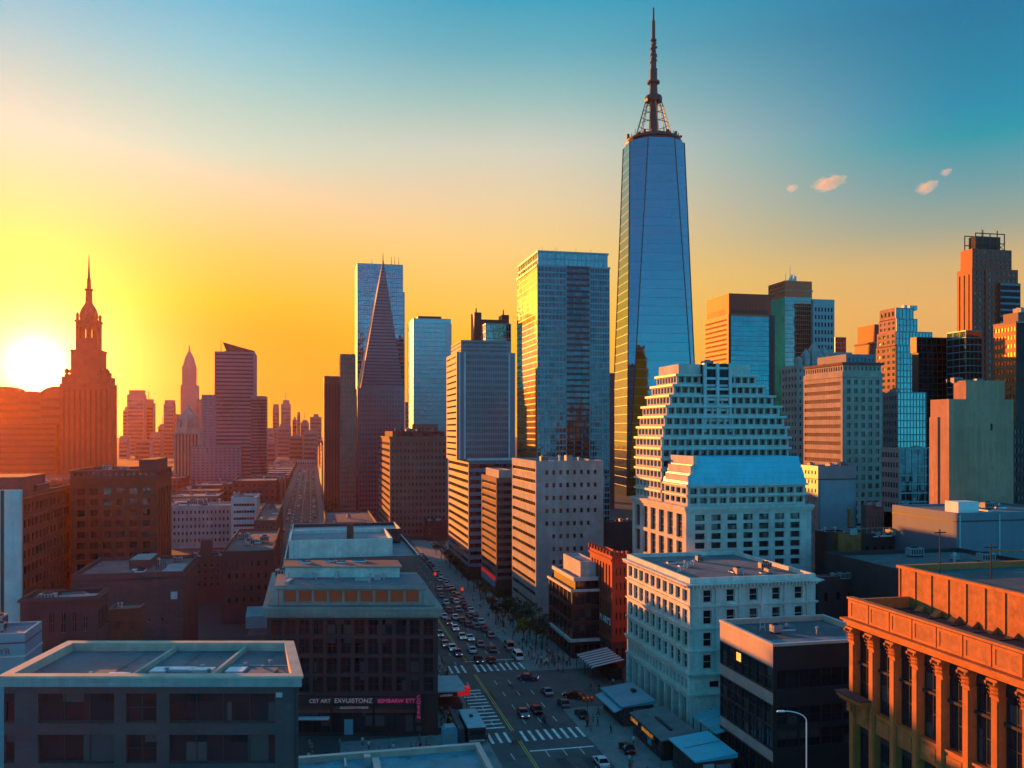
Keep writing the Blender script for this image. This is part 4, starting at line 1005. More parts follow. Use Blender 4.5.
# grey tower with setback
bx = rbox(448.5, 468.5, 514, 335); zl = height(459, 335); z = height(352, 335)
t = tower('grey_setback_tower', 'grey tower with dark banded lower half and stepped crown', bx, frame=M['mul_d'], pane=M['win_band'])
t.block(5, zl, M['gray_tower'], F=band(13, .52, 14, m=(.3, .3, .5, 1.2), rec=.3), L=pun(1, 13, .97, .5, m=(.2, .2, .5, 1.2), rec=.3, nx=10), roofmat=M['roof_grey'], par=.5); t.block(0, 5, M['black'], par=0, roofmat=False, name='base_wall')
t.ring(zl - .5, zl + .2, .5, M['mul_w'], name='ledge')
bk_ = t.d - (y_at(446.5, t.x0 - 4.3) - t.y0)
t.block(zl - .4, z, M['gray_tower'], ins=(-4.3, -.6, .6, bk_), F=pun(24, 17, .5, .60, m=(3.4, 2.6, .5, .5), rec=.3, inl=True), L=pun(1, 17, .9, .3, m=(.3, .3, .5, .5), rec=.15, inl=True), roofmat=M['roof_grey'], par=.4, name='setback_wall')
for xx in (-3.6, -1.6, t.w - 2.0): 
    b = MB(); b.box(xx, xx + .55, .25, .59, zl, z); b.build('pier', M['mul_w'], t.r)
t.block(z - .3, z + 4.6, M['gray_tower'], ins=(-2.6, 1.0, 1.6, bk_ + 1), F=band(3, .4, 1, m=(.2, .2, .3, .3), rec=.2, inl=True), L=band(3, .4, 1, m=(.2, .2, .3, .3), rec=.2, inl=True), roofmat=M['roof_grey'], par=.4, name='crown_wall')
t.done()
# dark notched tower behind its crown
bx = rbox(471, 474, 509, 520); z = height(314, 520)
t = tower('notched_dark_tower', 'dark tower with cut away crown showing behind the grey setback tower', bx)
t.block(0, z - 14, M['dark_metal'], roofmat=M['roof_dark']); b = MB()
wv = t.w
for x0_, x1_, z1_ in ((0, 4.4, z + 1), (4.4, wv * .80, z - 6), (wv * .8, wv, z + 0)): b.box(x0_, x1_, 0, t.d, z - 14.0 if x0_ != 4.4 else z - 12, z1_ if x0_ != 4.4 else z - 3)
b.build('crown', M['dark_metal'], t.r)
b = MB(); b.lathe(2, 4, [(.5, z), (.3, z + 4)], 6); b.lathe(wv - 2.5, 4, [(.5, z - 1), (.25, z + 3.5)], 6); b.build('mast', M['dark_metal'], t.r)
bx2 = rbox(482, 486, 511, 505); z2 = height(323, 505)
t = tower('turquoise_crown_block', 'turquoise gridded block set in front of the notched dark tower', bx2); t.block(0, z2, M['mul_t'], F=cur(10, 28, mw=.3, sh=.6), L=cur(6, 28, mw=.3, sh=.6), gl=M['teal'])
# tall glass tower with golden flank
bx = rbox(517, 537, 609.5, 450); z = height(265, 450)
t = tower('golden_flank_tower', 'tall dark glass tower with golden mirrored flank behind the pale punched slab', bx)
lf = cur(1, 46, mw=0, sh=.55, md=.10); ff = cur(18, 46, mw=.30, sh=.75, md=.3, sd=.2)
t.block(0, z, M['mul_d'], F=None, L=lf, gl=M['sunset_glass'], roofmat=M['roof_dark'], par=.5)
b = MB(); W_ = t.w
def sub(u0, u1, za, zb_, sp, gl, fm, dep=0.0, nm='glass_facade'):
    c = MB(); curtain(c, (u0, -.05 - dep), FRONT, u1 - u0, za, zb_, sp); c.build(nm, [fm, gl, M['mul_d']], t.r)
sub(0, W_ * .40, 0, z, cur(8, 46, mw=.3, sh=.8, md=.25), M['teal_d'], M['mul_t'])
sub(W_ * .40, W_ * .72, 0, z, cur(3, 46, mw=.25, sh=1.1, md=.4, sd=.5, smi=2), M['teal_d'], M['mul_t'])
sub(W_ * .72, W_, 0, z, cur(8, 46, mw=.25, sh=.7, md=.25), M['teal_d'], M['mul_t'])
t.block(z - .3, z + 7.2, M['mul_t'], ins=(.8, .8, .8, .8), F=cur(16, 2, mw=.25, sh=.7), L=cur(8, 2, mw=.25, sh=.7), gl=M['teal'], roofmat=M['roof_dark'], name='crown_wall')
t.ring(z + 6.6, z + 7.5, .5, M['mul_t'], ins=(.8, .8, .8, .8)); t.ring(z - .6, z + .3, .4, M['mul_t'])
for xx in (4, 11, 12, 22, 30):
    b = MB(); b.tube((xx, 6, z + 6), (xx, 6, z + 10.5), .12, .05, 5); b.build('aerial', M['dark_metal'], t.r)
bx = rbox(605, 607, 614.5, 640); z = height(373, 640)
t = tower('maroon_sliver_tower', 'narrow maroon sliver of tower between the golden flanked tower and tallest mirrored tower', bx); t.block(0, z, M['maroon'])

# ---- the tall chamfered tower
dW = 800.0; cx, cy = place(653.5, dW)
zt = height(146, dW); ks = dW / F_PX
rt = root('mirrored_spire_tower', 'tallest mirrored blue glass tower with chamfered faces and ringed mast', 'skyscraper', (cx, cy, 0), R_(-5.5))
def octo(h, c, z): return [(-h + c, -h, z), (h - c, -h, z), (h, -h + c, z), (h, h - c, z), (h - c, h, z), (-h + c, h, z), (-h, h - c, z), (-h, -h + c, z)]
o0, o1 = octo(32.2, .6, 0), octo(24.6, 13.0, zt)
b = MB()
for i in range(8):
    j = (i + 1) % 8; b.face([o0[i], o0[j], o1[j], o1[i]])
b.face(o1); b.build('glass_skin', M['wtc'], rt)
b = MB()
for i in range(8): b.tube(Vector(o0[i]) * 1.0, Vector(o1[i]), .5, .5, 5)
b.build('corner_trim', M['mul_d'], rt)
b = MB()
lerp = lambda f: [tuple(Vector(p).lerp(Vector(q), f)) for p, q in zip(o0, o1)]
for q in range(1, 40):
    f = q / 40; r0, r1 = lerp(f), lerp(f + .0010)
    for i in range(8):
        j = (i + 1) % 8; g = lambda p: (p[0] * 1.004, p[1] * 1.004, p[2]); b.face([g(r0[i]), g(r0[j]), g(r1[j]), g(r1[i])])
b.build('floor_line', M['wtc'] if False else M['mul_t'], rt)
b = MB()
pz = zt
b.lathe(0, 0, [(25, pz + .2), (25.5, pz + 1.5), (24, pz + 1.6)], 24, cap=False); b.lathe(0, 0, [(20, pz), (20, pz + 3), (24, pz + 3.2), (24, pz + 5), (20, pz + 5.2)], 28); b.lathe(0, 0, [(15, pz + 6), (15, pz + 7.5), (16.5, pz + 7.5), (16.5, pz + 8.3), (5, pz + 8.3)], 28)
for q in range(26):
    a = 2 * math.pi * q / 26; b.tube((22 * math.cos(a), 22 * math.sin(a), pz + 6), (22 * math.cos(a), 22 * math.sin(a), pz + 8.5 + 2.5 * (q % 5 == 0)), .3, n=4)
for q in range(22):
    a = 2 * math.pi * q / 22 + .1; r_ = 19 + 2.5 * (q % 3); hh_ = 1.5 + 2.2 * ((q * 5) % 4) / 3; b.box(r_ * math.cos(a) - 1.1, r_ * math.cos(a) + 1.1, r_ * math.sin(a) - 1.1, r_ * math.sin(a) + 1.1, pz + 5, pz + 5 + hh_)
b.build('crown_ring', M['dark_metal'], rt)
b = MB(); zs = height(8, dW); L = zs - pz - 11
prof = [(3.8, 0), (3.6, .12), (3.4, .26), (6.6, .27), (7.4, .29), (6.6, .315), (3.6, .325), (3.0, .41), (5.2, .415), (5.2, .43), (3.0, .435), (3.1, .44), (3.1, .52), (2.4, .53), (2.4, .62), (2.9, .625), (2.9, .64), (2.0, .645), (2.0, .74), (2.6, .745), (2.6, .755), (1.5, .76), (1.4, .90), (.8, .905), (.7, 1.0)]
b.lathe(0, 0, [(r * 1.08, pz + 8 + f * (L + 3)) for r, f in prof], 12)
for q in range(30):
    f = .33 + .4 * q / 30; a = q * 2.4; b.box(2.4 * math.cos(a) - .8, 2.4 * math.cos(a) + .8, 2.4 * math.sin(a) - .8, 2.4 * math.sin(a) + .8, pz + 11 + f * L, pz + 12.6 + f * L)
b.build('mast', M['dark_metal'], rt)
b = MB()
for q in range(12):
    a = 2 * math.pi * q / 12; c_, s_ = math.cos(a), math.sin(a); b.tube((16 * c_, 16 * s_, pz + 9), (6.6 * c_, 6.6 * s_, pz + 11 + .27 * L), .35, n=4)
for f, r in ((.07, 13), (.14, 10.8), (.2, 9)):
    n = 16
    for q in range(n):
        a0, a1 = 2 * math.pi * q / n, 2 * math.pi * (q + 1) / n; b.tube((r * math.cos(a0), r * math.sin(a0), pz + 11 + f * L), (r * math.cos(a1), r * math.sin(a1), pz + 11 + f * L), .28, n=4)
b.build('mast_stay', M['dark_metal'], rt)

# ---- centre towers further up the street
bx = rbox(378.5, 390, 447, 470); z = height(437, 470)
t = tower('ribbed_brown_block', 'broad brown block with glowing orange ribbed flank at the head of the street', bx, frame=M['brown_d'], pane=M['win_far'], cap=100)
t.block(0, z, M['brown'], F=pun(14, 14, .6, .5, m=(.6, .6, 1, 2), rec=.3), L=pun(1, 14, .95, .45, m=(.3, .3, 1, 2), rec=.3, nx=8), roofmat=M['roof_dark'])
t.ring(z - .8, z + .2, .6, M['brown']); t.block(z - 1, z + 3, M['brown_d'], ins=(1.5, 1, 2, 3), F=pun(14, 1, .5, .5, inl=True, m=(.3, .3, .4, .4)), name='attic_wall'); t.units(8, 61, z=z + 2, scale=1.4); t.done()
bx = rbox(423, 427, 447, 452, dep=14); z = height(521, 452)
t = tower('dark_street_end_block', 'low dark brown block closing the jammed main street below the ribbed brown block', bx, frame=M['brown'], pane=M['win_far'])
t.block(0, z, M['brown_d'], F=pun(6, 4, .5, .55, rec=.3), L=pun(5, 4, .5, .55, rec=.3), roofmat=M['roof_dark']); t.units(4, 66); t.done()
bx = rbox(353, 357.5, 404.5, 600); z = height(388, 600)
t = tower('pyramid_tower', 'slate tower rising to one long sharp pyramid in front of the blue slab tower', bx)
t.block(0, z, M['gray_tower'], F=pun(15, 26, .55, .5, m=(1, 1, 1, 1), rec=.3, inl=True), gl=M['win_far'], L=pun(3, 1, .5, .9, inl=True, rec=.3))
apex = height(257, 600); b = MB(); w_, d_ = t.w, t.d; q0, q1 = 2.0, w_ - .5
ax = x_at(383, t.y0 + 6) - t.x0
n = 40
def pring(f): 
    x0_ = q0 + (ax - q0) * f; x1_ = q1 + (ax + .3 - q1) * f; y0_ = .4 + (6 - .4) * f; y1_ = max(d_, 20) + (6.4 - max(d_, 20)) * f; zz = z + (apex - z) * f
    return [(x0_, y0_, zz), (x1_, y0_, zz), (x1_, y1_, zz), (x0_, y1_, zz)]
b.loft([pring(k / n) for k in range(n + 1)])
for k in range(1, n - 1):
    a = pring(k / n); c = pring((k + .38) / n); e = lambda p: (p[0], p[1] - .12, p[2])
    b.face([e(a[0]), e(a[1]), e(c[1]), e(c[0])], 1)
b.build('pyramid', [M['gray_tower'], M['mul_d']], t.r)
b = MB(); b.tube((ax, 6, apex - 2), (ax, 6, apex + 5), .35, .1, 5); b.build('finial', M['dark_metal'], t.r)
bx = rbox(355.5, 357, 403, 780, dep=34); z = height(263, 780)
t = tower('blue_slab_tower', 'tall blue glass slab tower standing behind the sharp pyramid tower', bx)
t.block(0, z, M['mul_t'], F=cur(22, 50, mw=.3, sh=.6, md=.15), gl=M['blue'], roofmat=M['roof_dark']); t.block(0, height(290, 780), M['mul_t'], ins=(t.w - .1, -1.8, 3, 4), F=cur(2, 44, mw=.3, sh=.6, md=.15), gl=M['blue'], name='wing_wall')
for xx in (13, 30, 33, 36.5):
    b = MB(); b.tube((xx, 4, z), (xx, 4, z + (5 if xx < 30 else 8)), .3, .1, 5); b.build('aerial', M['dark_metal'], t.r)
bx = rbox(412, 413.2, 451, 690, dep=40); z = height(318, 690)
t = tower('turquoise_tower', 'plain turquoise glass tower between the blue slab tower and the grey setback tower', bx)
t.block(0, z, M['mul_t'], F=cur(16, 40, mw=0, sh=.5, md=.12), L=cur(6, 40, mw=0, sh=.5, md=.12), gl=M['teal_satin'], roofmat=M['roof_dark']); t.block(z - .4, z + 2.2, M['mul_d'], ins=(4, 7, 4, 4), name='roof_house', par=.3)
t.block(0, z - 4, M['mul_w'], ins=(t.w - 3.6, -.4, -.5, 4), name='corner_wall')
bx = rbox(338.5, 340.2, 356, 560, dep=26); z = height(354, 560)
t = tower('slender_brown_tower', 'slender tall brown tower lit orange down one edge beside the wide avenue', bx)
t.block(0, z, M['brown'], F=pun(5, 34, .5, .5, m=(.5, .5, 1, 1.5), rec=.25, inl=True), gl=M['win_far'], L=pun(4, 34, .5, .5, inl=True, rec=.25)); t.units(2, 71)
for xx in (2, 5, 7): 
    b = MB(); b.tube((xx, 3, z - 1), (xx, 3, z + 2.5), .15, .06, 4); b.build('aerial', M['dark_metal'], t.r)
bx = rbox(323, 324, 341, 575, dep=24); z = height(376, 575)
t = tower('plain_maroon_tower', 'plain maroon tower at the avenue corner, lower neighbour of the slender brown tower', bx); t.block(0, z, M['maroon'], F=pun(5, 1, .35, .95, rec=.2, inl=True, m=(.5, .5, 1, 3)), gl=M['brown_d'], L=pun(4, 1, .3, .95, rec=.2, inl=True))
t.units(2, 72)
bx = rbox(404, 405, 415, 900); z = height(402, 900)
t = tower('rose_brown_tower', 'hazy rose brown tower between the sharp pyramid and plain turquoise towers', bx); t.block(0, z, M['beige'], F=pun(3, 20, .5, .5, inl=True), gl=M['win_far'])
bx = rbox(412, 414, 438, 560); z = height(424, 560)
t = tower('brown_stub_tower', 'low brown block below the plain turquoise tower', bx); t.block(0, z, M['brown'], F=pun(7, 10, .5, .5, inl=True), gl=M['win_far'])

# ---- three tier dark block, red shop building
bx = rbox(543.5, 572, 604, 220, dep=22); z = height(590, 220)
t = tower('ledged_black_block', 'low black glazed block with two white ledges and roof box below the pale punched slab', bx, frame=M['mul_d'], pane=M['win_band'])
t.block(4.5, z, M['black'], F=pun(5, 3, .92, .8, rec=.2, m=(.3, .3, .2, .3), nx=2), L=pun(6, 3, .92, .8, rec=.2, m=(.3, .3, .2, .3), nx=2), roofmat=M['roof_grey'], par=.4)
t.block(0, 4.5, M['dark_metal'], F=pun(4, 1, .85, .75, rec=.3), L=pun(6, 1, .85, .75, rec=.3), par=0, roofmat=False, name='base_wall'); t.ring(4.3, 4.9, .9, M['mul_w'], name='canopy')
t.ring(z - .5, z + .1, .45, M['mul_w'], name='ledge')
t.block(z - .35, z + 2.6, M['black'], ins=(1.2, .3, 1.2, 1), F=pun(5, 1, .92, .8, rec=.2, m=(.3, .3, .2, .3), inl=True), roofmat=M['roof_grey'], par=.3, name='setback_wall'); t.ring(z + 2.0, z + 2.9, .6, M['mul_w'], ins=(1.2, .3, 1.2, 1), name='ledge'); 
t.block(z + 2.3, z + 6.3, M['pale_stone'], ins=(3.2, .6, 3.4, 3), roofmat=M['roof_pale'], par=.3, name='roof_box'); t.done()
bx = rbox(590, 612, 629, 212); z = height(556, 212)
t = tower('red_brick_shop', 'narrow bright red brick shop building with pale lettering on its flank', bx, frame=M['red_v'], pane=M['win'])
t.block(6.2, z, M['red_v'], L=pun(7, 2, .5, .82, m=(.8, .8, .4, 1.6), rec=.35, nx=1, nz=6, fr=M['red_v'], pn=M['red_d']), F=pun(3, 5, .36, .5, m=(.6, .6, .5, 2), rec=.3), roofmat=M['roof_dark'], par=.8)
t.block(0, 6.2, M['red_d'], L=pun(4, 1, .7, .7, rec=.4), F=pun(2, 1, .6, .6, rec=.4), par=0, roofmat=False, name='base_wall')
t.ring(z - 1.4, z - .8, .5, M['red_v'], steps=2); t.ring(6.0, 6.5, .35, M['red_v'], name='string_course')
b = MB()
for q in range(8): b.box(-.5, .5, .3 + q * (t.d - .9) / 7, .7 + q * (t.d - .9) / 7, z, z + 1.1)
for q in range(4): b.box(.2 + q * (t.w - .9) / 3, .7 + q * (t.w - .9) / 3, -.4, .5, z, z + 1.1)
b.build('battlement', M['red_v'], t.r)
text('lettering', 'M ARY\'S', 2.3, M['white_paint'], t.r, (-.22, t.d * .50, 9.8), ROT_L, sx=1.0); t.units(3, 77); t.done()

# ---- right hand cluster
bx = rbox(704.5, 728, 774.5, 600); z = height(314, 600)
t = tower('blue_banner_tower', 'blue glass tower with orange lit flank and dark banner band under its roof', bx)
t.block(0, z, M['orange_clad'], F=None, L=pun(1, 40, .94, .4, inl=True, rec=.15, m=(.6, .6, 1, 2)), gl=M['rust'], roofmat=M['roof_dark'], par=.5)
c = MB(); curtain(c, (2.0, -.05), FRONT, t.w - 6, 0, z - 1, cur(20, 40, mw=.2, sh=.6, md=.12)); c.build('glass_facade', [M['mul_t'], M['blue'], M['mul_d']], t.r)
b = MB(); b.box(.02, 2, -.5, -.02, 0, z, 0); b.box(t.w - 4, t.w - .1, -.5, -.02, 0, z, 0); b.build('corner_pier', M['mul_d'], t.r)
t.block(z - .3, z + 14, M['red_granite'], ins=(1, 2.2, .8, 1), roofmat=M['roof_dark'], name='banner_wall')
b = MB()
for q in range(11): b.box(3.5 + q * (t.w - 9) / 10 - .5, 3.5 + q * (t.w - 9) / 10 + .5, .5, .78, z + .8, z + 3.2)
b.build('letter_row', M['black_paint'], t.r)
text('banner_lettering', 'SOTREOBINN', 5.6, M['black_paint'], t.r, (.93, t.d - 2, z + .4), ROT_L, sx=(t.d - 4) / 40, bold=.12)
bx = rbox(768.5, 785, 812, 700); z = height(296, 700)
t = tower('antenna_tower', 'turquoise tower with golden flank and tall roof aerial behind the blue banner tower', bx)
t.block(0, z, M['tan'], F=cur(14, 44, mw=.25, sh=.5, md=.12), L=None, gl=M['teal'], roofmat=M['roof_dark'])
b = MB(); b.face([(-.06, t.d, 0), (-.06, 0, 0), (-.06, 0, z), (-.06, t.d, z)]); b.build('golden_flank', M['sunset_glass'], t.r)
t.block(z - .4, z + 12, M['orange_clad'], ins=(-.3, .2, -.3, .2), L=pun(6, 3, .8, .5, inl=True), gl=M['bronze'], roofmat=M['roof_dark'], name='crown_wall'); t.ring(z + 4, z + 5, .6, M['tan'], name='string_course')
b = MB(); b.tube((9, 8, z + 11), (9, 8, height(263, 700)), .4, .12, 6); b.tube((5, 8, z + 11), (5, 8, z + 19), .35, .15, 5); b.tube((13, 8, z + 11), (12.4, 8, z + 20), .35, .15, 5)
for q in range(5): b.box(6 + q * 1.6, 7 + q * 1.6, 6, 7, z + 11.5, z + 14 + (q * 7 % 5))
b.build('aerial', M['steel'], t.r)
bx = rbox(811, 813, 834.5, 690); z = height(299, 690)
t = tower('dotted_turquoise_tower', 'turquoise tower with square windows adjoining the aerial topped tower', bx); t.block(0, z, M['mul_t'], F=pun(6, 26, .5, .55, rec=.3, inl=True, m=(1, 1, 1, 5)), gl=M['black_glass'])
bx = rbox(833, 835, 846, 800); z = height(337, 800)
t = tower('small_turquoise_tower', 'small turquoise tower stub between the dotted turquoise tower and the red roofed tower', bx); t.block(0, z, M['mul_t'], F=cur(4, 30, mw=.3, sh=.5), gl=M['teal'])
# gothic block
bx = rbox(781, 797.5, 826, 470); z = height(365, 470)
t = tower('gothic_grey_block', 'grey gothic block with peaked dormers and orange lit flank left of the beige grid block', bx)
t.block(0, z, M['beige'], F=pun(7, 22, .45, .5, rec=.3, inl=True), L=pun(5, 22, .45, .5, rec=.3, inl=True), gl=M['win_far'])
b = MB()
for k, (x, w_, h_) in enumerate(((1, 2.5, 5), (5, 3, 9), (9, 4.5, 13), (13.5, 3, 8), (16, 2.2, 11))):
    if x + w_ > t.w + 2: continue
    b.box(x, x + w_, 1, 5, z - 1, z + h_ * .6); b.loft([[(x - .2, .8, z + h_ * .6), (x + w_ + .2, .8, z + h_ * .6), (x + w_ + .2, 5.2, z + h_ * .6), (x - .2, 5.2, z + h_ * .6)], [(x + w_ / 2 - .1, 2.9, z + h_), (x + w_ / 2 + .1, 2.9, z + h_), (x + w_ / 2 + .1, 3.1, z + h_), (x + w_ / 2 - .1, 3.1, z + h_)]])
b.build('dormer_row', M['grey_stone'], t.r)
bx = rbox(826, 828, 852, 500); z = height(352, 500)
t = tower('stepped_grey_block', 'grey block with stepped dark crown behind the beige grid block', bx); t.block(0, z, M['grey_stone'], F=pun(8, 20, .45, .5, rec=.3, inl=True), gl=M['win_far'])
# beige grid block
bx = rbox(803.5, 842.5, 882.5, 400); z = height(372, 400)
t = tower('beige_grid_block', 'beige stone block with square window grid and ribbed pinkish flank', bx, frame=M['brown_d'], pane=M['win_far'])
t.block(0, z, M['beige'], F=pun(5, 20, .52, .56, m=(1.2, .8, 2, 2.5), rec=.45, nx=2), L=pun(1, 20, .96, .42, m=(.4, .8, 2, 3), rec=.3, nx=16, pn=M['brown']), roofmat=M['roof_dark'], par=.5)
t.ring(z - 2.2, z - 1.8, .5, M['beige'], name='string_course')
t.block(z - .6, z + 4.2, M['beige'], ins=(.6, .3, .6, .6), F=pun(9, 1, .5, .55, inl=True, rec=.3, m=(.3, .3, .8, 1)), L=pun(16, 1, .5, .6, inl=True, rec=.3, m=(.3, .3, .8, 1)), gl=M['win_far'], roofmat=M['roof_dark'], par=.4, name='attic_wall'); t.ring(z + 3.3, z + 4.4, .9, M['red_d'], ins=(.6, .3, .6, .6))
t.block(z + 3.5, z + 8.5, M['gray_tower'], ins=(5, 0, 5, 4), F=pun(7, 1, .5, .5, inl=True), gl=M['win_far'], name='roof_house'); t.units(6, 81, z=z + 3.8, scale=1.5); t.done()
bx = rbox(854.5, 874, 899, 680); z = height(324, 680)
t = tower('red_roofed_tower', 'dark tower with red lit slab cap behind the beige grid block', bx)
t.block(0, z - 14, M['maroon'], roofmat=M['roof_dark'], F=pun(6, 30, .5, .5, inl=True), gl=M['win_far']); t.block(z - 14.2, z, M['red_granite'], ins=(1.5, 1.5, 1.5, 1.5), name='cap_wall'); t.ring(z - 14.6, z - 13.4, .8, M['tan'])
# stepped turquoise tower
def stepped(name, label, tiers, d, gl, fm, lw):
    c0 = None
    for k, (l, c, r, yt) in enumerate(tiers):
        bx = rbox(l, c, r, d + k * 0)
        if k == 0:
            t = tower(name, label, bx); x0, y0 = bx[0], bx[2]; W0, D0 = t.w, t.d
            ins = (0, 0, 0, 0)
        else: ins = (bx[0] - x0, x0 + W0 - bx[1], .8 * k, 1.0 * k)
        z = height(yt, d)
        zb_ = 0 if k == 0 else height(tiers[k - 1][3], d) - .4
        w_ = W0 - ins[0] - ins[1]
        t.block(zb_, z, lw, F=cur(max(2, int(w_ / 2.2)), max(1, int((z - zb_) / 3.8)), mw=.3, sh=.8, md=.25, fm=fm, sm=fm), L=pun(4, max(1, int((z - zb_) / 3.8)), .55, .5, inl=True, rec=.3), gl=gl, ins=ins, name='wall' if k == 0 else 'tier_wall', par=.5)
    return t
t = stepped('stepped_turquoise_tower', 'turquoise tower with stepped crown between the red roofed tower and the black glass block',
            [(876, 897, 940, 345), (880, 897, 933, 331), (884, 898, 919, 318), (886, 898, 916, 307)], 560, M['teal'], M['mul_t'], M['tan'])
for xx in (8, 12, 15, 24):
    b = MB(); b.box(xx, xx + 2.4, 4, 7, height(345 if xx > 20 else 307, 560) - 1, height(345 if xx > 20 else 307, 560) + 2); b.build('roof_plant', M['mul_w'], t.r)
bx = rbox(872, 897.5, 926, 430); z = height(392, 430)
t = tower('turquoise_mid_block', 'turquoise glass block half way up in front of the stepped turquoise tower', bx)
t.block(0, z, M['mul_t'], F=cur(9, 22, mw=.25, sh=.6, md=.2), L=pun(9, 18, .5, .5, inl=True, rec=.3), gl=M['teal'], roofmat=M['roof_grey']); t.units(3, 83, scale=1.5)
bx = rbox(881, 899, 950, 350); z = height(448, 350)
t = tower('turquoise_low_block', 'lower turquoise glass block with dark vertical joint left of the tan slab', bx)
t.block(0, z, M['mul_t'], F=cur(8, 14, mw=.2, sh=.6, md=.2), L=pun(6, 12, .6, .5, inl=True, rec=.3), gl=M['teal_d'], roofmat=M['roof_grey']); b = MB(); b.box(t.w * .55, t.w * .55 + .5, -.4, -.21, 0, z); b.build('dark_joint', M['mul_d'], t.r); t.units(6, 84, scale=1.3)
bx = rbox(912, 918, 966, 470); z = height(337, 470)
t = tower('black_glass_block', 'black glass block in front of the tall dark red tower', bx)
t.block(0, height(352, 470), M['mul_d'], F=cur(10, 30, mw=.3, sh=.4, md=.15), gl=M['black_glass'], roofmat=M['roof_dark']); t.block(height(352, 470) - .3, z, M['mul_d'], F=cur(10, 2, mw=.3, sh=.4), gl=M['black_glass'], roofmat=M['roof_dark'], name='setback_wall', ins=(-1, 0, 0, 0))
bx = rbox(963, 966, 982, 455, dep=14); z = height(330, 455)
t = tower('turquoise_strip_tower', 'narrow turquoise glass tower attached to the black glass block', bx); t.block(0, z, M['mul_t'], F=cur(4, 30, mw=.15, sh=.5, md=.1), L=cur(3, 30, mw=.15, sh=.5, md=.1), gl=M['teal'])
# dark red tower
d = 700; bx = rbox(957, 972, 1018, d); z = height(268, d)
t = tower('dark_red_crowned_tower', 'tall dark red tower with open scaffold crown and orange lit flank at the skyline edge', bx)
t.block(0, z, M['red_granite'], F=pun(9, 34, .5, .5, rec=.3, inl=True, m=(1, 1, 1, 1)), L=pun(3, 1, .3, .96, rec=.4, inl=True), gl=M['win_far'])
t.block(z - .4, height(248, d), M['red_granite'], ins=(1.5, 4.5, 1.5, 2), F=pun(8, 4, .5, .5, rec=.3, inl=True), gl=M['win_far'], name='setback_wall')
b = MB(); b.box(t.w * .28, t.w * .28 + 1.2, -.6, -.02, 0, z); b.box(t.w * .56, t.w, -2.5, -.02, 0, height(282, d)); b.build('bay', M['red_granite'], t.r)
c = MB(); curtain(c, (t.w * .56, -2.6), FRONT, t.w * .44, 0, height(282, d) - .5, cur(1, 34, mw=0, sh=1.6, md=.2)); c.build('bay_facade', [M['gray_tower'], M['black_glass']], t.r)
zc_ = height(248, d); b = MB(); xa, xb = 6.5, t.w - 9
for q in range(5):
    x = xa + (xb - xa) * q / 4; b.tube((x, 4, zc_ - .5), (x, 4, zc_ + 13 + (q % 2) * 2.5), .45, n=5); b.tube((x, 16, zc_ - .5), (x, 16, zc_ + 13), .45, n=5)
    if q < 4: b.tube((x, 4, zc_), (x + (xb - xa) / 4, 4, zc_ + 5), .25, n=4); b.tube((x + (xb - xa) / 4, 4, zc_), (x, 4, zc_ + 5), .25, n=4)
for zz in (5, 12.5): b.box(xa - .5, xb + .5, 3.7, 4.3, zc_ + zz, zc_ + zz + .7); b.box(xa - .5, xb + .5, 15.7, 16.3, zc_ + zz, zc_ + zz + .7)
b.build('crown_scaffold', M['dark_metal'], t.r)
b = MB(); b.box(xa + 2, xb - 2, 6, 14, zc_ - .8, zc_ + 11); b.build('crown_house', M['brown_d'], t.r)
b = MB(); b.tube((xa + 9, 8, zc_ + 11), (xa + 9, 8, zc_ + 18), .25, .1, 5); b.build('aerial', M['dark_metal'], t.r)
# orange lit slab at the right edge
bx = rbox(993.5, 1016, 1062, 430); z = height(322, 430)
t = tower('sunlit_edge_tower', 'tower with copper lit window rows and black front at the right edge', bx, frame=M['brown_d'], pane=M['bronze'])
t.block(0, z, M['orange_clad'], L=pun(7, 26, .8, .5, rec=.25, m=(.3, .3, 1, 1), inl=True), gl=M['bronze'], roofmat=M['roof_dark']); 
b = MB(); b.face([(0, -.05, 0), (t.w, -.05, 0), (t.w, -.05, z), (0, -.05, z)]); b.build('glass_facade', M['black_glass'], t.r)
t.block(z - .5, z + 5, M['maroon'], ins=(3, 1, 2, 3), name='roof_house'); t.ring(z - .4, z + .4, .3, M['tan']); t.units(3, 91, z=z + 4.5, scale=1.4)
# tan slab
d = 262; bx = rbox(930.5, 949, 1013.5, d); z1 = height(399, d); z2 = height(380, d)
t = tower('tan_slab', 'blank tan slab with one small window and glowing orange edge', bx, frame=M['dark_metal'], pane=M['win'])
xs = x_at(966, bx[2]) - bx[0]
t.block(0, z1, M['tan'], F=pun(1, 1, .08, .05, m=(t.w * .40, 2, 24, 2), rec=.4, v=.86), roofmat=M['roof_dark'])
t.block(z1 - .9, z2, M['tan'], ins=(xs, t.w * .14, 0.02, t.d * .35), roofmat=M['roof_dark'], name='setback_wall', par=.5)
b = MB(); b.box(-.02 - .35, -.02, t.d * .55, t.d + .02, 0, z1 - 5.2); b.build('flank_buttress', M['tan'], t.r)
t.units(6, 92, scale=.9, area=(.1, .6, .2, .8)); t.units(3, 93, z=z2 - .5, area=(.5, .8, .2, .5), scale=.7); t.done()
d = 228; bx = rbox(931, 957, 1075, d, dep=26); z = height(513, d)
t = tower('slate_blue_shed', 'long low slate blue building with white roof cabin at the foot of the tan slab', bx, frame=M['mul_w'], pane=M['win'])
t.block(0, z, M['gray_tower'], roofmat=M['roof_grey'], coping=M['mul_w'], par=.4); t.ring(z - 2.3, z - 2.0, .12, M['dark_metal'], name='joint')
b = MB()
for xx in (.6, 12.3, 24): b.box(xx, xx + .35, -.2, -.004, 0, z - .4)
b.build('downpipe', M['mul_w'], t.r)
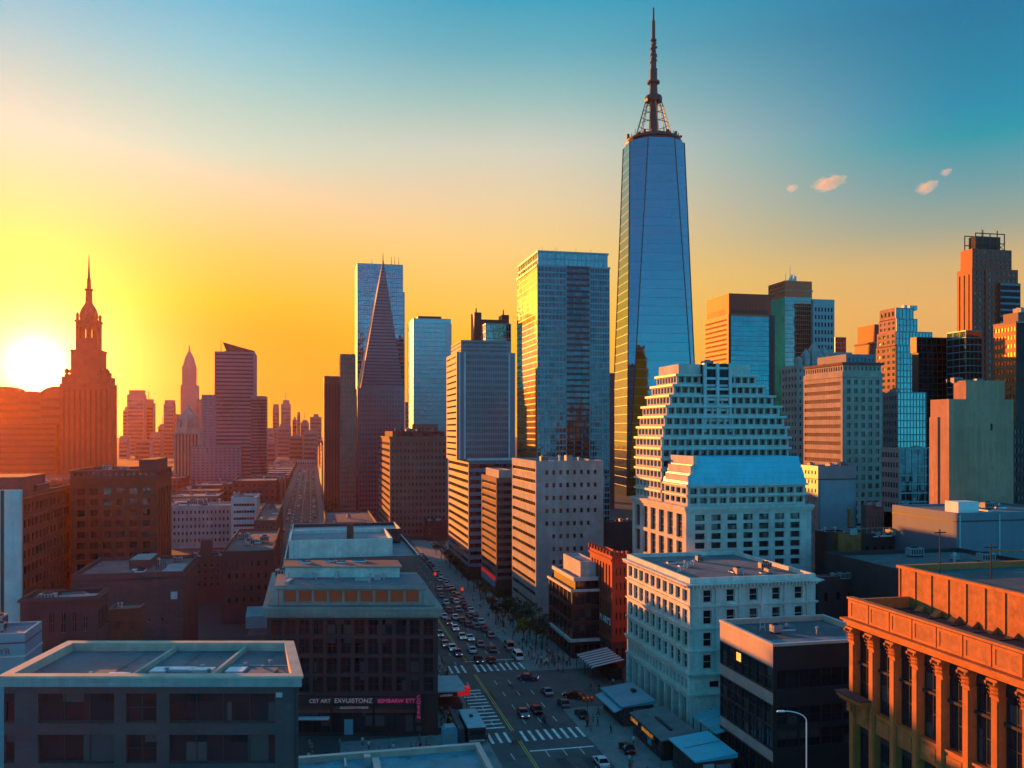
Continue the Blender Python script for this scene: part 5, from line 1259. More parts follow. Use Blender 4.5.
b = MB(); b.box(3.6, 9.8, 4, 9, z - .4, z + 2.4); b.build('roof_cabin', M['white_metal'], t.r); t.units(5, 95)
# turquoise cube, brown houses, dark row
bx = rbox(800, 818, 856.5, 300); z = height(466, 300)
t = tower('turquoise_cube', 'plain turquoise cube building with speckled pale flank right of the terraced white building', bx)
t.block(0, z, M['mul_t'], L=pun(5, 14, .4, .4, inl=True), gl=M['pale_stone'], roofmat=M['roof_grey']); b = MB(); b.box(.8, t.w - .8, -.12, -.004, 6, z - 5); b.build('cladding_panel', M['roof_teal'], t.r); t.ring(z - 4.6, z - 4.3, .15, M['mul_d'], name='joint'); t.units(4, 96)
bx = rbox(815, 826, 850, 236); z = height(532, 236)
t = tower('brown_shed', 'dark reddish brown shed in front of the turquoise cube', bx); t.block(0, z, M['brown_d'], roofmat=M['roof_grey'], coping=M['mul_t']); t.units(3, 97)
bx = rbox(834, 838.5, 861, 222); z = height(533, 222)
t = tower('rust_patched_house', 'rust red house with one sunlit orange patch near its top', bx); t.block(0, z, M['rust'], F=pun(4, 4, .4, .5, inl=True, m=(.5, .5, 3, 3)), gl=M['black'], L=pun(3, 4, .4, .5, inl=True), roofmat=M['roof_dark']); t.units(3, 98)
b = MB(); b.lathe(t.w * .8, 3, [(.5, z - 1), (.45, z + 5), (.6, z + 5), (.6, z + 5.6)], 10); b.build('chimney', M['rust'], t.r)
bx = rbox(858, 862, 934, 250); z = height(534, 250)
t = tower('dark_long_row', 'long dark low row with cluttered roof between the rust patched house and the tan slab', bx, frame=M['mul_d'], pane=M['win'])
t.block(0, z, M['brown_d'], F=pun(9, 3, .5, .5, m=(.5, .5, 2, 1.5)), roofmat=M['roof_dark']); t.units(11, 99); t.done()
b = MB()
for q in range(12):
    b.tube((1 + q * 1.8, 2, z), (1 + q * 1.8, 2, z + 1.4), .05, n=4)
b.box(.8, 22, 1.95, 2.05, z + 1.3, z + 1.4); b.build('roof_railing', M['mul_w'], t.r)
bx = rbox(861, 866, 884, 300); z = height(505, 300)
t = tower('striped_brown_block', 'brown block with pale vertical strips above the dark long row', bx); t.block(0, z, M['brown'], F=pun(5, 1, .4, .8, inl=True, m=(.4, .4, 1, 1)), gl=M['beige'], roofmat=M['roof_dark']); t.units(3, 100)
bx = rbox(884, 886, 935, 290); z = height(512, 290)
t = tower('dark_glass_row', 'dark blue-black row with gravel roof below the turquoise low block', bx); t.block(0, z, M['black_glass'], roofmat=M['roof_grey']); t.units(8, 101)
bx = rbox(812, 818, 905, 196); z = height(577, 196)
t = tower('maroon_back_building', 'long maroon back building with pale roof edge right of the white corner building', bx, frame=M['mul_d'], pane=M['win'])
t.block(0, z, M['brown_d'], F=pun(7, 4, .3, .4, m=(.5, .5, 2, 2)), roofmat=M['roof_grey'], coping=M['mul_t']); t.units(5, 102); t.done()
b = MB()
for q in range(4): b.tube((14 - .0 + q * .4, -.3, 2), (14 + q * .4, -.3, z - 2), .05, n=4)
for q in range(10): b.tube((14, -.3, 4 + q * 1.5), (15.2, -.3, 4 + q * 1.5), .04, n=4)
b.build('wall_ladder', M['dark_metal'], t.r)
bx = rbox(905, 910, 1060, 178, dep=30); z = height(572, 178)
t = tower('black_roofed_row', 'black roofed row just behind the orange terracotta building penthouse', bx); t.block(0, z, M['brown_d'], roofmat=M['roof_dark']); t.units(6, 103)
bx = rbox(1008, 1013, 1050, 380); z = height(425, 380)
t = tower('dark_edge_block', 'dark block with dim window rows right of the tan slab at the frame edge', bx, frame=M['mul_d'], pane=M['win_far']); t.block(0, z, M['brown_d'], F=pun(10, 14, .5, .5, inl=True), gl=M['win_far'])
bx = rbox(600, 606, 640, 330); z = height(522, 330)
t = tower('low_blue_roof_block', 'low dark block with blue-grey roof behind the red brick shop building', bx); t.block(0, z, M['dark_metal'], roofmat=M['roof_teal']); t.units(7, 104)

# ---- left: the spired tower by the sun
d = 1150; g = d / 500
bx = lbox(59.5, 111, 117, d); z = height(384, d)
t = tower('spired_stone_tower', 'dark red stone tower with arched belfry, dome and tall spire beside the sun', bx, cat='tower')
t.block(0, z, M['red_d'], F=pun(9, 1, .38, .95, rec=1.0, inl=True, m=(2, 2, 2, 4)), R=pun(4, 1, .4, .95, rec=.8, inl=True), gl=M['brown_d']); W_, D_ = t.w, t.d
xc, yc = x_at(88.5, t.y0 + 8 * g) - t.x0, 9.0 * g
mb = MB(); zz = [height(q, d) for q in (384, 377, 350, 320, 316, 301)]
mb.box(.8 * g, W_ - .8 * g, .8 * g, D_ - .8 * g, zz[0] - .5, zz[1], 0)
hw = 7.6 * g; e_ = .4 * g
mb.box(xc - hw, xc + hw, yc - hw, yc + hw, zz[1] - .2, zz[2], 0); mb.box(xc - hw - e_, xc + hw + e_, yc - hw - e_, yc + hw + e_, zz[2] - 2 * e_, zz[2] + .1, 0)
mb.build('shaft', M['red_d'], t.r)
# belfry with three arched openings on each side, clear through
mb = MB(); hb = 5.6 * g; z0_, z1_ = zz[2], zz[3]; ao, at = z0_ + 6.8 * g, z0_ + 13.2 * g; pw = 1.6 * g; ar = 1.3 * g
mb.box(xc - hb, xc + hb, yc - hb, yc + hb, z0_, ao, 0)
for q in range(4):
    xx = xc - hb + q * (2 * hb - pw) / 3
    for yy in (yc - hb, yc + hb - pw): mb.box(xx, xx + pw, yy, yy + pw, ao, at, 0)
    if q in (0, 3):
        for r_ in (1, 2): yy = yc - hb + r_ * (2 * hb - pw) / 3; mb.box(xx, xx + pw, yy, yy + pw, ao, at, 0)
for q in range(3):
    xx = xc - hb + pw + q * (2 * hb - pw) / 3; sp_ = (2 * hb - pw) / 3 - pw
    for yy in (yc - hb, yc + hb - pw):
        for s_ in range(5):
            f = (s_ + 1) / 5; wd = sp_ * .5 * (1 - math.sqrt(max(0, 1 - f * f)))
            if wd > .05: mb.box(xx, xx + wd, yy + .01, yy + pw - .01, at - ar + (f - .2) * ar, at - ar + f * ar, 0); mb.box(xx + sp_ - wd, xx + sp_, yy + .01, yy + pw - .01, at - ar + (f - .2) * ar, at - ar + f * ar, 0)
mb.box(xc - hb, xc + hb, yc - hb, yc + hb, at, z1_, 0); mb.box(xc - hb - .5 * g, xc + hb + .5 * g, yc - hb - .5 * g, yc + hb + .5 * g, z1_ - .9 * g, z1_ + .1, 0)
mb.build('belfry', M['red_d'], t.r)
def L_(mb, x, y, prof, n): mb.lathe(x, y, [(r * g, z_ if isinstance(z_, float) and False else z_) for r, z_ in prof], n)
for ax_, ay_ in ((-1, -1), (1, -1), (1, 1), (-1, 1)):
    mb = MB(); L_(mb, xc + ax_ * hb * .86, yc + ay_ * hb * .86, [(.8, z1_), (.8, z1_ + 2.6 * g), (1.1, z1_ + 2.8 * g), (.2, z1_ + 4.4 * g)], 8); mb.build('pinnacle', M['red_d'], t.r)
mb = MB(); zd = z1_ + .1; L_(mb, xc, yc, [(4.7, zd), (4.7, zd + 2 * g), (5.0, zd + 2.2 * g), (4.7, zd + 4.5 * g), (4.0, zd + 6.5 * g), (3.0, zd + 8.3 * g), (2.2, zd + 9.4 * g), (2.2, zd + 10 * g)], 16); mb.build('dome', M['red_d'], t.r)
mb = MB(); z_ = zd + 10 * g; zt = height(253, d)
L_(mb, xc, yc, [(1.9, z_), (1.7, z_ + 7 * g), (2.3, z_ + 7.2 * g), (2.3, z_ + 8 * g), (1.2, z_ + 8.4 * g), (1.0, z_ + 13 * g), (1.3, z_ + 13.2 * g), (.7, z_ + 14 * g), (.45, z_ + 20 * g), (.12, zt)], 10); mb.build('spire', M['red_d'], t.r)
for xx in (3 * g, 5.5 * g, W_ - 5 * g, W_ - 2.6 * g):
    mb = MB(); L_(mb, xx, 3 * g, [(.7, zz[1]), (.7, zz[1] + 2 * g), (1.3, zz[1] + 2.3 * g), (1.3, zz[1] + 3.6 * g), (.2, zz[1] + 4.8 * g)], 8); mb.build('corner_turret', M['red_d'], t.r)
mb = MB(); mb.box(W_ - 4.5 * g, W_ - .8 * g, 2 * g, 6 * g, zz[1], zz[1] + 2.4 * g); mb.box(2 * g, 6 * g, 2 * g, 6 * g, zz[1], zz[1] + 1.5 * g); mb.build('roof_house', M['red_d'], t.r)

# ---- stepped dark tower with a slanted top
d = 800; bx = lbox(214.5, 254.5, 257, d, dep=40); z = height(352, d)
t = tower('slant_top_tower', 'dark banded tower with slanted roof fin and rounded shoulder right of the hazy thin spire', bx)
t.block(0, z, M['gray_tower'], F=pun(1, 36, .96, .42, rec=.3, inl=True, m=(.5, .5, 1, 1)), gl=M['brown_d'], roofmat=M['roof_dark'])
b = MB(); w_ = t.w; b.loft([[(w_ * .20, .5, z), (w_, .5, z), (w_, 3, z), (w_ * .20, 3, z)], [(w_ * .36, .5, z + 1), (w_, .5, z + .5), (w_, 3, z + .5), (w_ * .36, 3, z + 1)]]); 
p = [(w_ * .20, z + 8.4), (w_ * .30, z - .2), (w_, z - .2), (w_, z + 1.0), (w_ * .55, z + 5.0)]
b.loft([[(x, .6, zq) for x, zq in p[::-1]], [(x, 4, zq) for x, zq in p[::-1]]][::-1]); b.build('slanted_fin', M['dark_metal'], t.r)
zs = height(396, d); b = MB(); x0_ = w_ + .05; n = 8; R0 = x_at(266, t.y0) - t.x0 - w_
ring = [(x0_ - 3, -1.5), (x0_ + R0 * .3, -1.5)] + [(x0_ + R0 * .3 + R0 * .7 * math.sin(a), 8 - 9.5 * math.cos(a)) for a in [math.pi / 2 * q / n for q in range(1, n + 1)]] + [(x0_ + R0, 30), (x0_ - 3, 30)]
b.loft([[(x, y, 0) for x, y in ring], [(x, y, zs) for x, y in ring]]); b.build('round_shoulder', M['gray_tower'], t.r)
b = MB()
for q in range(28):
    zz_ = 6 + q * (zs - 8) / 28; r2 = [(x + (.2 if x > x0_ else 0), y - .2) for x, y in ring[:n + 2]]
    for i in range(len(r2) - 1): b.face([(*r2[i], zz_), (*r2[i + 1], zz_), (*r2[i + 1], zz_ + 1.6), (*r2[i], zz_ + 1.6)])
b.build('ribbon_window', M['brown_d'], t.r)
t.block(0, height(395, d), M['gray_tower'], ins=(-11, w_ + .1, 1, 4), F=pun(2, 34, .4, .4, inl=True), gl=M['win_far'], name='wing_wall', roofmat=M['roof_dark']); t.block(0, height(446, d), M['gray_tower'], ins=(-19, 11, -6, 3), F=pun(11, 16, .5, .45, inl=True), gl=M['win_far'], name='podium_wall', roofmat=M['roof_dark'])
b = MB(); b.tube((5, 6, z), (5, 6, z + 12), .3, .1, 5); b.build('aerial', M['dark_metal'], t.r)
# domed gothic tower in front of the thin spire
d = 900; bx = lbox(174, 199, 200, d, dep=30); z = height(432, d)
t = tower('gothic_dome_tower', 'ribbed stone tower with ornate domed crown below the hazy thin spire', bx, cat='tower')
t.block(0, z, M['beige'], F=pun(7, 1, .45, .95, inl=True, rec=.5), gl=M['brown_d']); b = MB(); w_ = t.w
b.lathe(w_ / 2, 12, [(w_ * .52, z), (w_ * .5, z + 4), (w_ * .42, z + 5), (w_ * .40, z + 12), (w_ * .3, z + 17), (w_ * .16, z + 21), (w_ * .1, z + 24), (.3, z + 27)], 8)
for q in range(8):
    a = 2 * math.pi * q / 8; b.lathe(w_ / 2 + w_ * .44 * math.cos(a), 12 + w_ * .44 * math.sin(a), [(1.3, z + 4), (1.2, z + 11), (.2, z + 15)], 6)
b.build('domed_crown', M['beige'], t.r)
# thin spire far off
d = 1900; bx = lbox(180.5, 197, 198, d, dep=40); k_ = d / 900
t = tower('hazy_thin_spire', 'hazy pink spire tower far off between the spired stone tower and the slant topped tower', bx, cat='tower')
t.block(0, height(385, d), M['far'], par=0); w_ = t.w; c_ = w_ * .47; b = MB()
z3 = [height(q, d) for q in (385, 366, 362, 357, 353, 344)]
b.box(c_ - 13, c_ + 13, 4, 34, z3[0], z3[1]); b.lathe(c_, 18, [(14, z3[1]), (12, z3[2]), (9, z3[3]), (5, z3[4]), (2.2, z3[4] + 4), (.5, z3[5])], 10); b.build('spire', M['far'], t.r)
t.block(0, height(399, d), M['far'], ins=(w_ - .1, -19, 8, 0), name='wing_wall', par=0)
# far skyline blocks
FAR = [(127, 143.5, 390, 1950), (143, 153, 399, 2000), (123, 128, 407, 2050), (163.5, 173.5, 400, 1900), (158, 166, 424, 2150), (168, 182, 414, 2000),
       (272.7, 278.7, 404, 2100), (281, 290.5, 400, 2050), (292.4, 296.6, 417, 2150), (297, 300.2, 412, 2200), (300.6, 309, 420, 2100), (310, 321.6, 414, 2000),
       (266, 273, 428, 1600), (277, 291, 424, 1850), (289, 303, 434, 1650), (303, 318, 430, 1600), (262, 276, 440, 1500), (150, 160, 432, 1850), (119, 127, 436, 1750), (135, 150, 440, 1650), (315, 324, 440, 1500),
       (196, 203, 436, 1700), (-20, -4, 398, 2000)]
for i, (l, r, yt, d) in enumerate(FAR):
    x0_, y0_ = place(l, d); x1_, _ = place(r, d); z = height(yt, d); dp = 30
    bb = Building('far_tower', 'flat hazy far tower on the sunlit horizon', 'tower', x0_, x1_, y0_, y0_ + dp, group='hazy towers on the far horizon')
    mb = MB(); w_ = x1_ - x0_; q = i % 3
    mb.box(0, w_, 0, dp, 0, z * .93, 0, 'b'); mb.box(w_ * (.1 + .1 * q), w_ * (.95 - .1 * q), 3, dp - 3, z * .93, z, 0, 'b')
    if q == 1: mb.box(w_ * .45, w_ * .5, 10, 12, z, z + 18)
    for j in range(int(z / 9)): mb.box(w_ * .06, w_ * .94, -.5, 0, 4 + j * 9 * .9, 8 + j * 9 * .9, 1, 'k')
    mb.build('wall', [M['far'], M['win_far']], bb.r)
# silhouettes under the sun
for i, (l, r, yt, d, nm) in enumerate(((-25, 17, 386, 1500, 'rounded orange block under the sun at the left edge'), (18, 41, 391, 1450, 'low domed orange block directly below the sun'), (40, 60, 386, 1300, 'orange shouldered block touching the spired stone tower'))):
    x0_, y0_ = place(l, d); x1_, _ = place(r, d); z = height(yt, d)
    bb = Building('sunlit_block', nm, 'building', x0_, x1_, y0_, y0_ + 40); mb = MB(); w_ = x1_ - x0_
    prof = [(0, 0), (w_, 0), (w_, z - 9), (w_ * .93, z - 4), (w_ * .8, z - .8), (w_ * .5, z), (w_ * .2, z - .8), (w_ * .07, z - 3), (0, z - 7)] if i < 2 else [(0, 0), (w_, 0), (w_, z), (w_ * .6, z - .5), (w_ * .3, z - 3), (0, z - 9)]
    n = len(prof); f = [(x, 0, zz) for x, zz in prof]; k_ = [(x, 40, zz) for x, zz in prof]
    mb.face(f); mb.face(k_[::-1])
    for a in range(n): c = (a + 1) % n; mb.face([f[c], f[a], k_[a], k_[c]])
    for q in range(int(z / 12)):
        if q * 12 + 8 < z - 12: mb.box(w_ * .05, w_ * .95, -.5, 0, q * 12 + 1, q * 12 + 6, 1, 'k')
    mb.build('wall', [M['red_d'], M['brown_d']], bb.r)
bx = lbox(-30, 57, 58.5, 1150, dep=30); z = height(425, 1150)
t = tower('banded_orange_block', 'low banded block glowing orange left of the spired stone tower foot', bx); t.block(0, z, M['red_d'], F=pun(1, 8, .96, .4, rec=.3, inl=True), gl=M['brown_d'])

# ---- avenue frontages and infill
def infill(label, group, nm, spots, mats, seed):
    rr = random.Random(seed)
    for x0_, y0_, w_, dp, z in spots:
        t = Building(nm, label, 'building', x0_, x0_ + w_, y0_, y0_ + dp, group=group)
        c, r = max(2, int(w_ / 3.5)), max(1, int(z / 4)); m_ = rr.choice(mats)
        t.block(0, z, m_, F=pun(c, r, .5, .5, rec=.3, inl=True, m=(.5, .5, 1, 1.2)), R=pun(max(2, int(dp / 3.5)), r, .5, .5, rec=.3, inl=True, m=(.5, .5, 1, 1.2)) if x0_ < -12 else None,
                L=pun(max(2, int(dp / 3.5)), r, .5, .5, rec=.3, inl=True, m=(.5, .5, 1, 1.2)) if x0_ > -12 else None, gl=M['win_far'], roofmat=rr.choice((M['roof_grey'], M['roof_dark'], M['roof_pale'])))
        t.units(rr.randint(2, 4), rr.randint(0, 999), scale=rr.uniform(1.0, 1.8))
rr = random.Random(3); sp = []
y = 480
while y < 1500:
    dp = rr.uniform(28, 60); d = depth(-22, y); z = rr.uniform(.75, 1.0) * max(8, height(476 if y > 600 else 505, d) if True else 0)
    w_ = rr.uniform(20, 40); sp.append((-22.5 - w_, y, w_, dp, max(8, min(z, 52)))); y += dp + rr.choice((.6, 6))
infill('hazy brown block lining the wide avenue on its west side', 'blocks lining the wide avenue', 'avenue_block', sp, [M['brown'], M['beige'], M['purple'], M['far']], 4)
sp = []; y = 610
while y < 1500:
    dp = rr.uniform(30, 60); z = rr.uniform(14, 44); sp.append((9.5, y, rr.uniform(20, 34), dp, z)); y += dp + 4
infill('hazy block lining the wide avenue behind the plain maroon tower', 'blocks lining the wide avenue on its far side', 'avenue_block', sp, [M['maroon'], M['far'], M['brown']], 5)
d = 1400; x0_, y0_ = place(274, d); x1_, _ = place(326, d)
t = Building('avenue_end_block', 'broad pale block closing the end of the wide avenue', 'building', x0_, x1_, y0_, y0_ + 60); t.block(0, height(461, d), M['far_w'], F=pun(22, 1, .5, .5, inl=True), gl=M['win_far'], roofmat=M['roof_grey'])
sp = []
for gy in range(330, 1150, 62):
    for gx in range(-520, -75, 48):
        d = depth(gx, gy)
        if d < 340: continue
        px = 512 + (gx * CT - gy * ST) / d * F_PX
        if px < 20 or px > 275: continue
        if px < 172 and d < 420: continue
        if px < 125 and d < 640: continue
        lim = height(520 if d < 420 else (495 if d < 560 else 478), d)
        if lim < 6: continue
        if 195 < px < 275 and 760 < d < 880: continue
        if 168 < px < 265 and 385 < d < 480: continue
        sp.append((gx + rr.uniform(-3, 3), gy + rr.uniform(-4, 4), rr.uniform(26, 40), rr.uniform(30, 46), lim * rr.uniform(.55, 1.0)))
infill('low hazy city block between the slant topped tower and the red brick roofs', 'low city blocks on the hazy left', 'low_city_block', sp, [M['brown'], M['red_d'], M['purple'], M['beige'], M['grey_stone']], 6)
sp = []
for gy in range(300, 900, 75):
    for gx in range(150, 620, 62):
        d = depth(gx, gy); px = 512 + (gx * CT - gy * ST) / d * F_PX
        if px < 640 or px > 1040: continue
        lim = height(470 if d > 420 else 520, d)
        if 600 < px < 720 and 700 < d < 900: continue
        sp.append((gx, gy, 34, 40, max(8, lim * rr.uniform(.6, 1.0))))
infill('dim low block glimpsed between the towers on the right hand skyline', 'dim low blocks between the right hand towers', 'low_city_block', [s for s in sp if rr.random() < .55], [M['brown_d'], M['grey_stone'], M['beige']], 8)
# ================================================================== street life
# ---- kiosks and canopies
def kiosk(name, label, x0, x1, y0, y1, z, roof, wall, awn=None, sign=None, slope=.5):
    rt = root(name, label, 'kiosk', (x0, y0, .14)); w, d = x1 - x0, y1 - y0
    b = MB(); b.box(.3, w - .2, .3, d - .3, 0, z - .5, 0, 'tb'); b.build('wall', wall, rt)
    b = MB(); b.loft([[(-.3, -.3, z - .5), (w + .2, -.3, z - .2), (w + .2, d + .3, z - .2), (-.3, d + .3, z - .5)], [(-.3, -.3, z - .25), (w + .2, -.3, z + slope), (w + .2, d + .3, z + slope), (-.3, d + .3, z - .25)]]); b.build('roof', roof, rt)
    n = max(3, int(d / 2.4))
    for i in range(n):
        y = .5 + i * (d - 1) / n
        b = MB(); b.box(.22, .3, y + .15, y + (d - 1) / n - .15, .9, z - 1.0, 0); b.build('window', M['win'], rt)
        b = MB(); b.box(.05, .25, y + .1, y + (d - 1) / n - .1, 0, .85, 0); b.build('counter', M['red_d'] if i % 2 else M['dark_metal'], rt)
    if awn:
        b = MB(); b.loft([[(-1.6, .3, z - 1.5), (.2, .3, z - .9), (.2, d - .3, z - .9), (-1.6, d - .3, z - 1.5)], [(-1.6, .3, z - 1.42), (.2, .3, z - .8), (.2, d - .3, z - .8), (-1.6, d - .3, z - 1.42)]]); b.build('awning', awn, rt)
    return rt
k1 = kiosk('teal_roofed_kiosk', 'shop pavilion with flat teal roof and red trim beside the white corner building', 57.2, 63.5, 160.5, 172.8, 4.2, M['roof_teal'], M['red_d'], M['roof_teal'])
b = MB(); b.box(2.2, 4.4, -.02, .28, 1.6, 3.2); b.build('blue_sign', M['roof_pale'], k1)
b = MB(); b.box(4.2, 5.0, 6.2, 7.4, 4.35, 5.0); b.build('roof_vent', M['dark_metal'], k1)
k2 = kiosk('dark_roofed_kiosk', 'long dark roofed pavilion with glowing gold lettering along its street edge', 57.8, 64.0, 142.5, 157.5, 3.9, M['roof_grey'], M['black'])
for s_, y, w_ in (('CARIUM', 13.9, 1), ('BROUESLOY', 8.3, 1)):
    b = MB(); b.box(-.6, -.4, y - 6.2 if s_ != 'CARIUM' else y - 4, y, 2.7, 3.5); o = b.build('sign_board', M['black'], k2)
    text('sign_lettering', s_, .95, M['gold'], o, (-.62, y - .2, 2.78), ROT_L, sx=1.0)
b = MB(); b.box(-.5, -.36, 4.0, 5.6, 1.3, 2.4); b.build('blue_sign', M['roof_teal'], k2)
b = MB(); b.box(2.6, 3.1, 3, 10, 4.0, 4.3); b.build('roof_ridge', M['black'], k2)
k3 = kiosk('turquoise_roofed_kiosk', 'pavilion with bright turquoise roof and red poster wall beside the dark corner block', 58.6, 65.2, 130.5, 140.8, 4.6, M['mansard'], M['red_d'])
b = MB(); b.box(1.2, 3.0, .1, .28, .8, 3.6); b.build('poster', M['mul_w'], k3); b = MB(); b.box(3.4, 5.8, .1, .28, .6, 3.4); b.build('poster', M['roof_pale'], k3)
b = MB(); b.tube((0, 5.1, 4.55), (6.6, 5.1, 5.3), .05); b.build('roof_seam', M['dark_metal'], k3)
rt = root('turquoise_canopy', 'slatted turquoise lean-to canopy between the white corner building and the dark corner block', 'canopy', (66.2, 139.5, 0))
b = MB(); b.loft([[(0, 0, 5.0), (6.4, 0, 6.6), (6.4, 10, 6.6), (0, 10, 5.0)], [(0, 0, 5.12), (6.4, 0, 6.72), (6.4, 10, 6.72), (0, 10, 5.12)]]); b.build('roof', M['roof_teal'], rt)
for y in (.3, 3.2, 6.4, 9.6):
    b = MB(); b.tube((.1, y, 0), (.1, y, 5.0), .09); b.build('post', M['dark_metal'], rt)
    b = MB(); b.tube((-.1, y, 5.2), (6.4, y, 6.85), .07); b.build('rafter', M['mul_w'], rt)
rt = root('striped_awning', 'grey and white striped street awning on posts by the red brick shop building', 'awning', (60.8, 190.5, .14))
def slope(x): return 4.9 - x * .10
b = MB()
for i in range(14):
    y0_, y1_ = i * .9, i * .9 + .9
    b.face([(0, y0_, 3.3), (7.4, y0_, 4.6), (7.4, y1_, 4.6), (0, y1_, 3.3)], i % 2); b.face([(0, y0_, 2.9), (0, y1_, 2.9), (0, y1_, 3.3), (0, y0_, 3.3)][::-1], i % 2)
b.build('canvas', [M['awn'], M['awn_d']], rt)
for x, y in ((.1, .1), (.1, 12.5), (7.2, .1), (7.2, 12.5), (.1, 6.3)):
    b = MB(); b.tube((x, y, 0), (x, y, 3.3 + x * .175), .07); b.build('post', M['dark_metal'], rt)
b = MB(); b.box(4.2, 7.2, 1, 11.8, 0, 2.6); b.build('stall', M['black'], rt)
# left side
rt = root('grey_street_tent', 'grey flat street tent with red neon corner beside the dark office block', 'tent', (23.2, 177, .14))
b = MB(); b.loft([[(0, 0, 3.9), (7.4, 0, 3.7), (7.0, 11.5, 3.7), (0, 11.5, 3.9)], [(0, 0, 4.15), (7.4, 0, 3.95), (7.0, 11.5, 3.95), (0, 11.5, 4.15)]]); b.build('roof', M['awn'], rt)
for x, y in ((.2, .2), (7.1, .2), (6.7, 11.2), (.2, 11.2), (3.6, .2)):
    b = MB(); b.tube((x, y, 0), (x, y, 3.8), .06); b.build('post', M['dark_metal'], rt)
b = MB(); b.box(.2, 7.0, 0.02, .1, 2.9, 3.7); o = b.build('valance', M['black'], rt); text('lettering', 'LATE BAR', .55, M['sign_w'], o, (1.8, -.02, 3.05), ROT_F)
b = MB(); b.box(5.2, 7.7, -.4, -.2, 3.0, 3.9); b.box(7.5, 7.7, -.2, 2.6, 3.2, 3.9); b.box(6.9, 7.75, -.3, 1.6, 3.95, 4.5); b.build('neon_sign', M['neon_r'], rt)
b = MB(); b.box(1, 6.4, 1, 10.5, 0, 1.1); b.build('counter', M['red_d'], rt)
rt = root('street_food_trailer', 'long grey roofed food trailer at the kerb beside the striped crossing', 'trailer', (27.2, 157.5, 0))
b = MB(); b.box(0, 3.2, 0, 10.4, .75, 3.1, 0); b.build('body', M['dark_metal'], rt)
b = MB(); b.loft([[(-.1, -.1, 3.1), (3.3, -.1, 3.1), (3.3, 10.5, 3.1), (-.1, 10.5, 3.1)], [(.05, .05, 3.3), (3.15, .05, 3.3), (3.15, 10.35, 3.3), (.05, 10.35, 3.3)]]); b.build('roof', M['awn'], rt)
b = MB(); b.box(.3, 2.9, -.06, -.004, 1.8, 2.6); b.build('window', M['win'], rt); b = MB(); b.box(.2, 3.0, -.25, -.02, .7, .95); b.build('bumper', M['mul_w'], rt)
b = MB(); b.box(1.2, 1.8, 5.2, 6.0, 3.3, 3.7); b.build('roof_vent', M['dark_metal'], rt)
for x in (.1, 3.1):
    for y in (2.0, 8.2):
        b = MB(); b.tube((x - .14, y, .45), (x + .14, y, .45), .45, n=14); b.build('wheel', M['rubber'], rt)
rt = root('blue_ticket_booth', 'small turquoise booth with arched top at the corner of the dark office block', 'booth', (22.6, 157.0, .14))
b = MB(); b.box(0, 2.6, 0, 2.2, 0, 3.0, 0, 't'); b.loft([[(0, 0, 3.0), (2.6, 0, 3.0), (2.6, 2.2, 3.0), (0, 2.2, 3.0)], [(.5, .0, 3.5), (2.1, 0, 3.5), (2.1, 2.2, 3.5), (.5, 2.2, 3.5)]]); b.build('body', M['roof_teal'], rt)
b = MB(); b.box(.3, 2.3, -.05, -.004, 1.0, 2.2); b.build('hatch', M['roof_pale'], rt)
rt = root('rust_red_stall', 'rust red sloping stall between the turquoise booth and the food trailer', 'stall', (25.2, 158.5, .14))
b = MB(); b.loft([[(0, 0, 0), (1.6, 0, 0), (1.6, 12, 0), (0, 12, 0)], [(.5, .2, 2.6), (1.6, .2, 2.6), (1.6, 11.8, 2.6), (.5, 11.8, 2.6)]]); b.build('body', M['awn_d'], rt)
for y in (2, 5.5, 9): b = MB(); b.box(-.3, .2, y, y + 1.6, 2.3, 2.7); b.build('lamp_box', M['rust'], rt)

# ---- vehicles
def car_parts(kind):
    W, L = (.92, 2.3) if kind == 'car' else (1.0, 2.6)
    hood, belt, roofz = (.86, .95, 1.45) if kind == 'car' else (1.15, 1.25, 2.15)
    body = MB()
    prof = [(-L, .35, .80), (-L - .02, .55, .92), (-L + .08, .80, .92), (-L + .7, hood + .02, .98), (-.75 if kind == 'car' else -L + .9, belt, 1.0), (1.0 if kind == 'car' else L - .5, belt, 1.0), (L - .35, belt - .06, .95), (L, .80, .92), (L + .02, .55, .92), (L - .03, .33, .82)]
    def ring(w): return [(w * q, y, z) for y, z, q in prof]
    rings = []
    for y, z, q in prof: pass
    n = len(prof)
    lo = [(-W * q, y, z) for y, z, q in prof]; hi = [(W * q, y, z) for y, z, q in prof]
    for i in range(n):
        j = (i + 1) % n; body.face([lo[i], hi[i], hi[j], lo[j]][::-1])
    body.face(lo[::-1]); body.face(hi)
    # roof slab and pillars
    yA, yB, yC, yD = (-.95, -.25, 1.0, 1.75) if kind == 'car' else (-1.9, -1.45, 2.3, 2.5)
    tw = W * .78
    top = lambda z: [(-tw, yB, z), (tw, yB, z), (tw, yC, z), (-tw, yC, z)]
    base = [(-W * .95, yA, belt), (W * .95, yA, belt), (W * .95, yD, belt), (-W * .95, yD, belt)]
    body.loft([top(roofz - .06), top(roofz)])
    for a, c in zip(base, top(roofz - .06)): body.tube(a, c, .045, n=4)
    gl = MB(); gl.loft([[(x * .97, y, z) for x, y, z in base], [(x * .97, y, z) for x, y, z in top(roofz - .07)]])
    wh = MB(); wh.tube((-.1, 0, 0), (.1, 0, 0), .34, n=14, mi=0); wh.tube((-.11, 0, 0), (.11, 0, 0), .20, n=10, mi=1)
    hl = MB(); hl.box(-.17, .17, -.04, .04, -.07, .07)
    return body, gl, wh, hl, W, L, hood
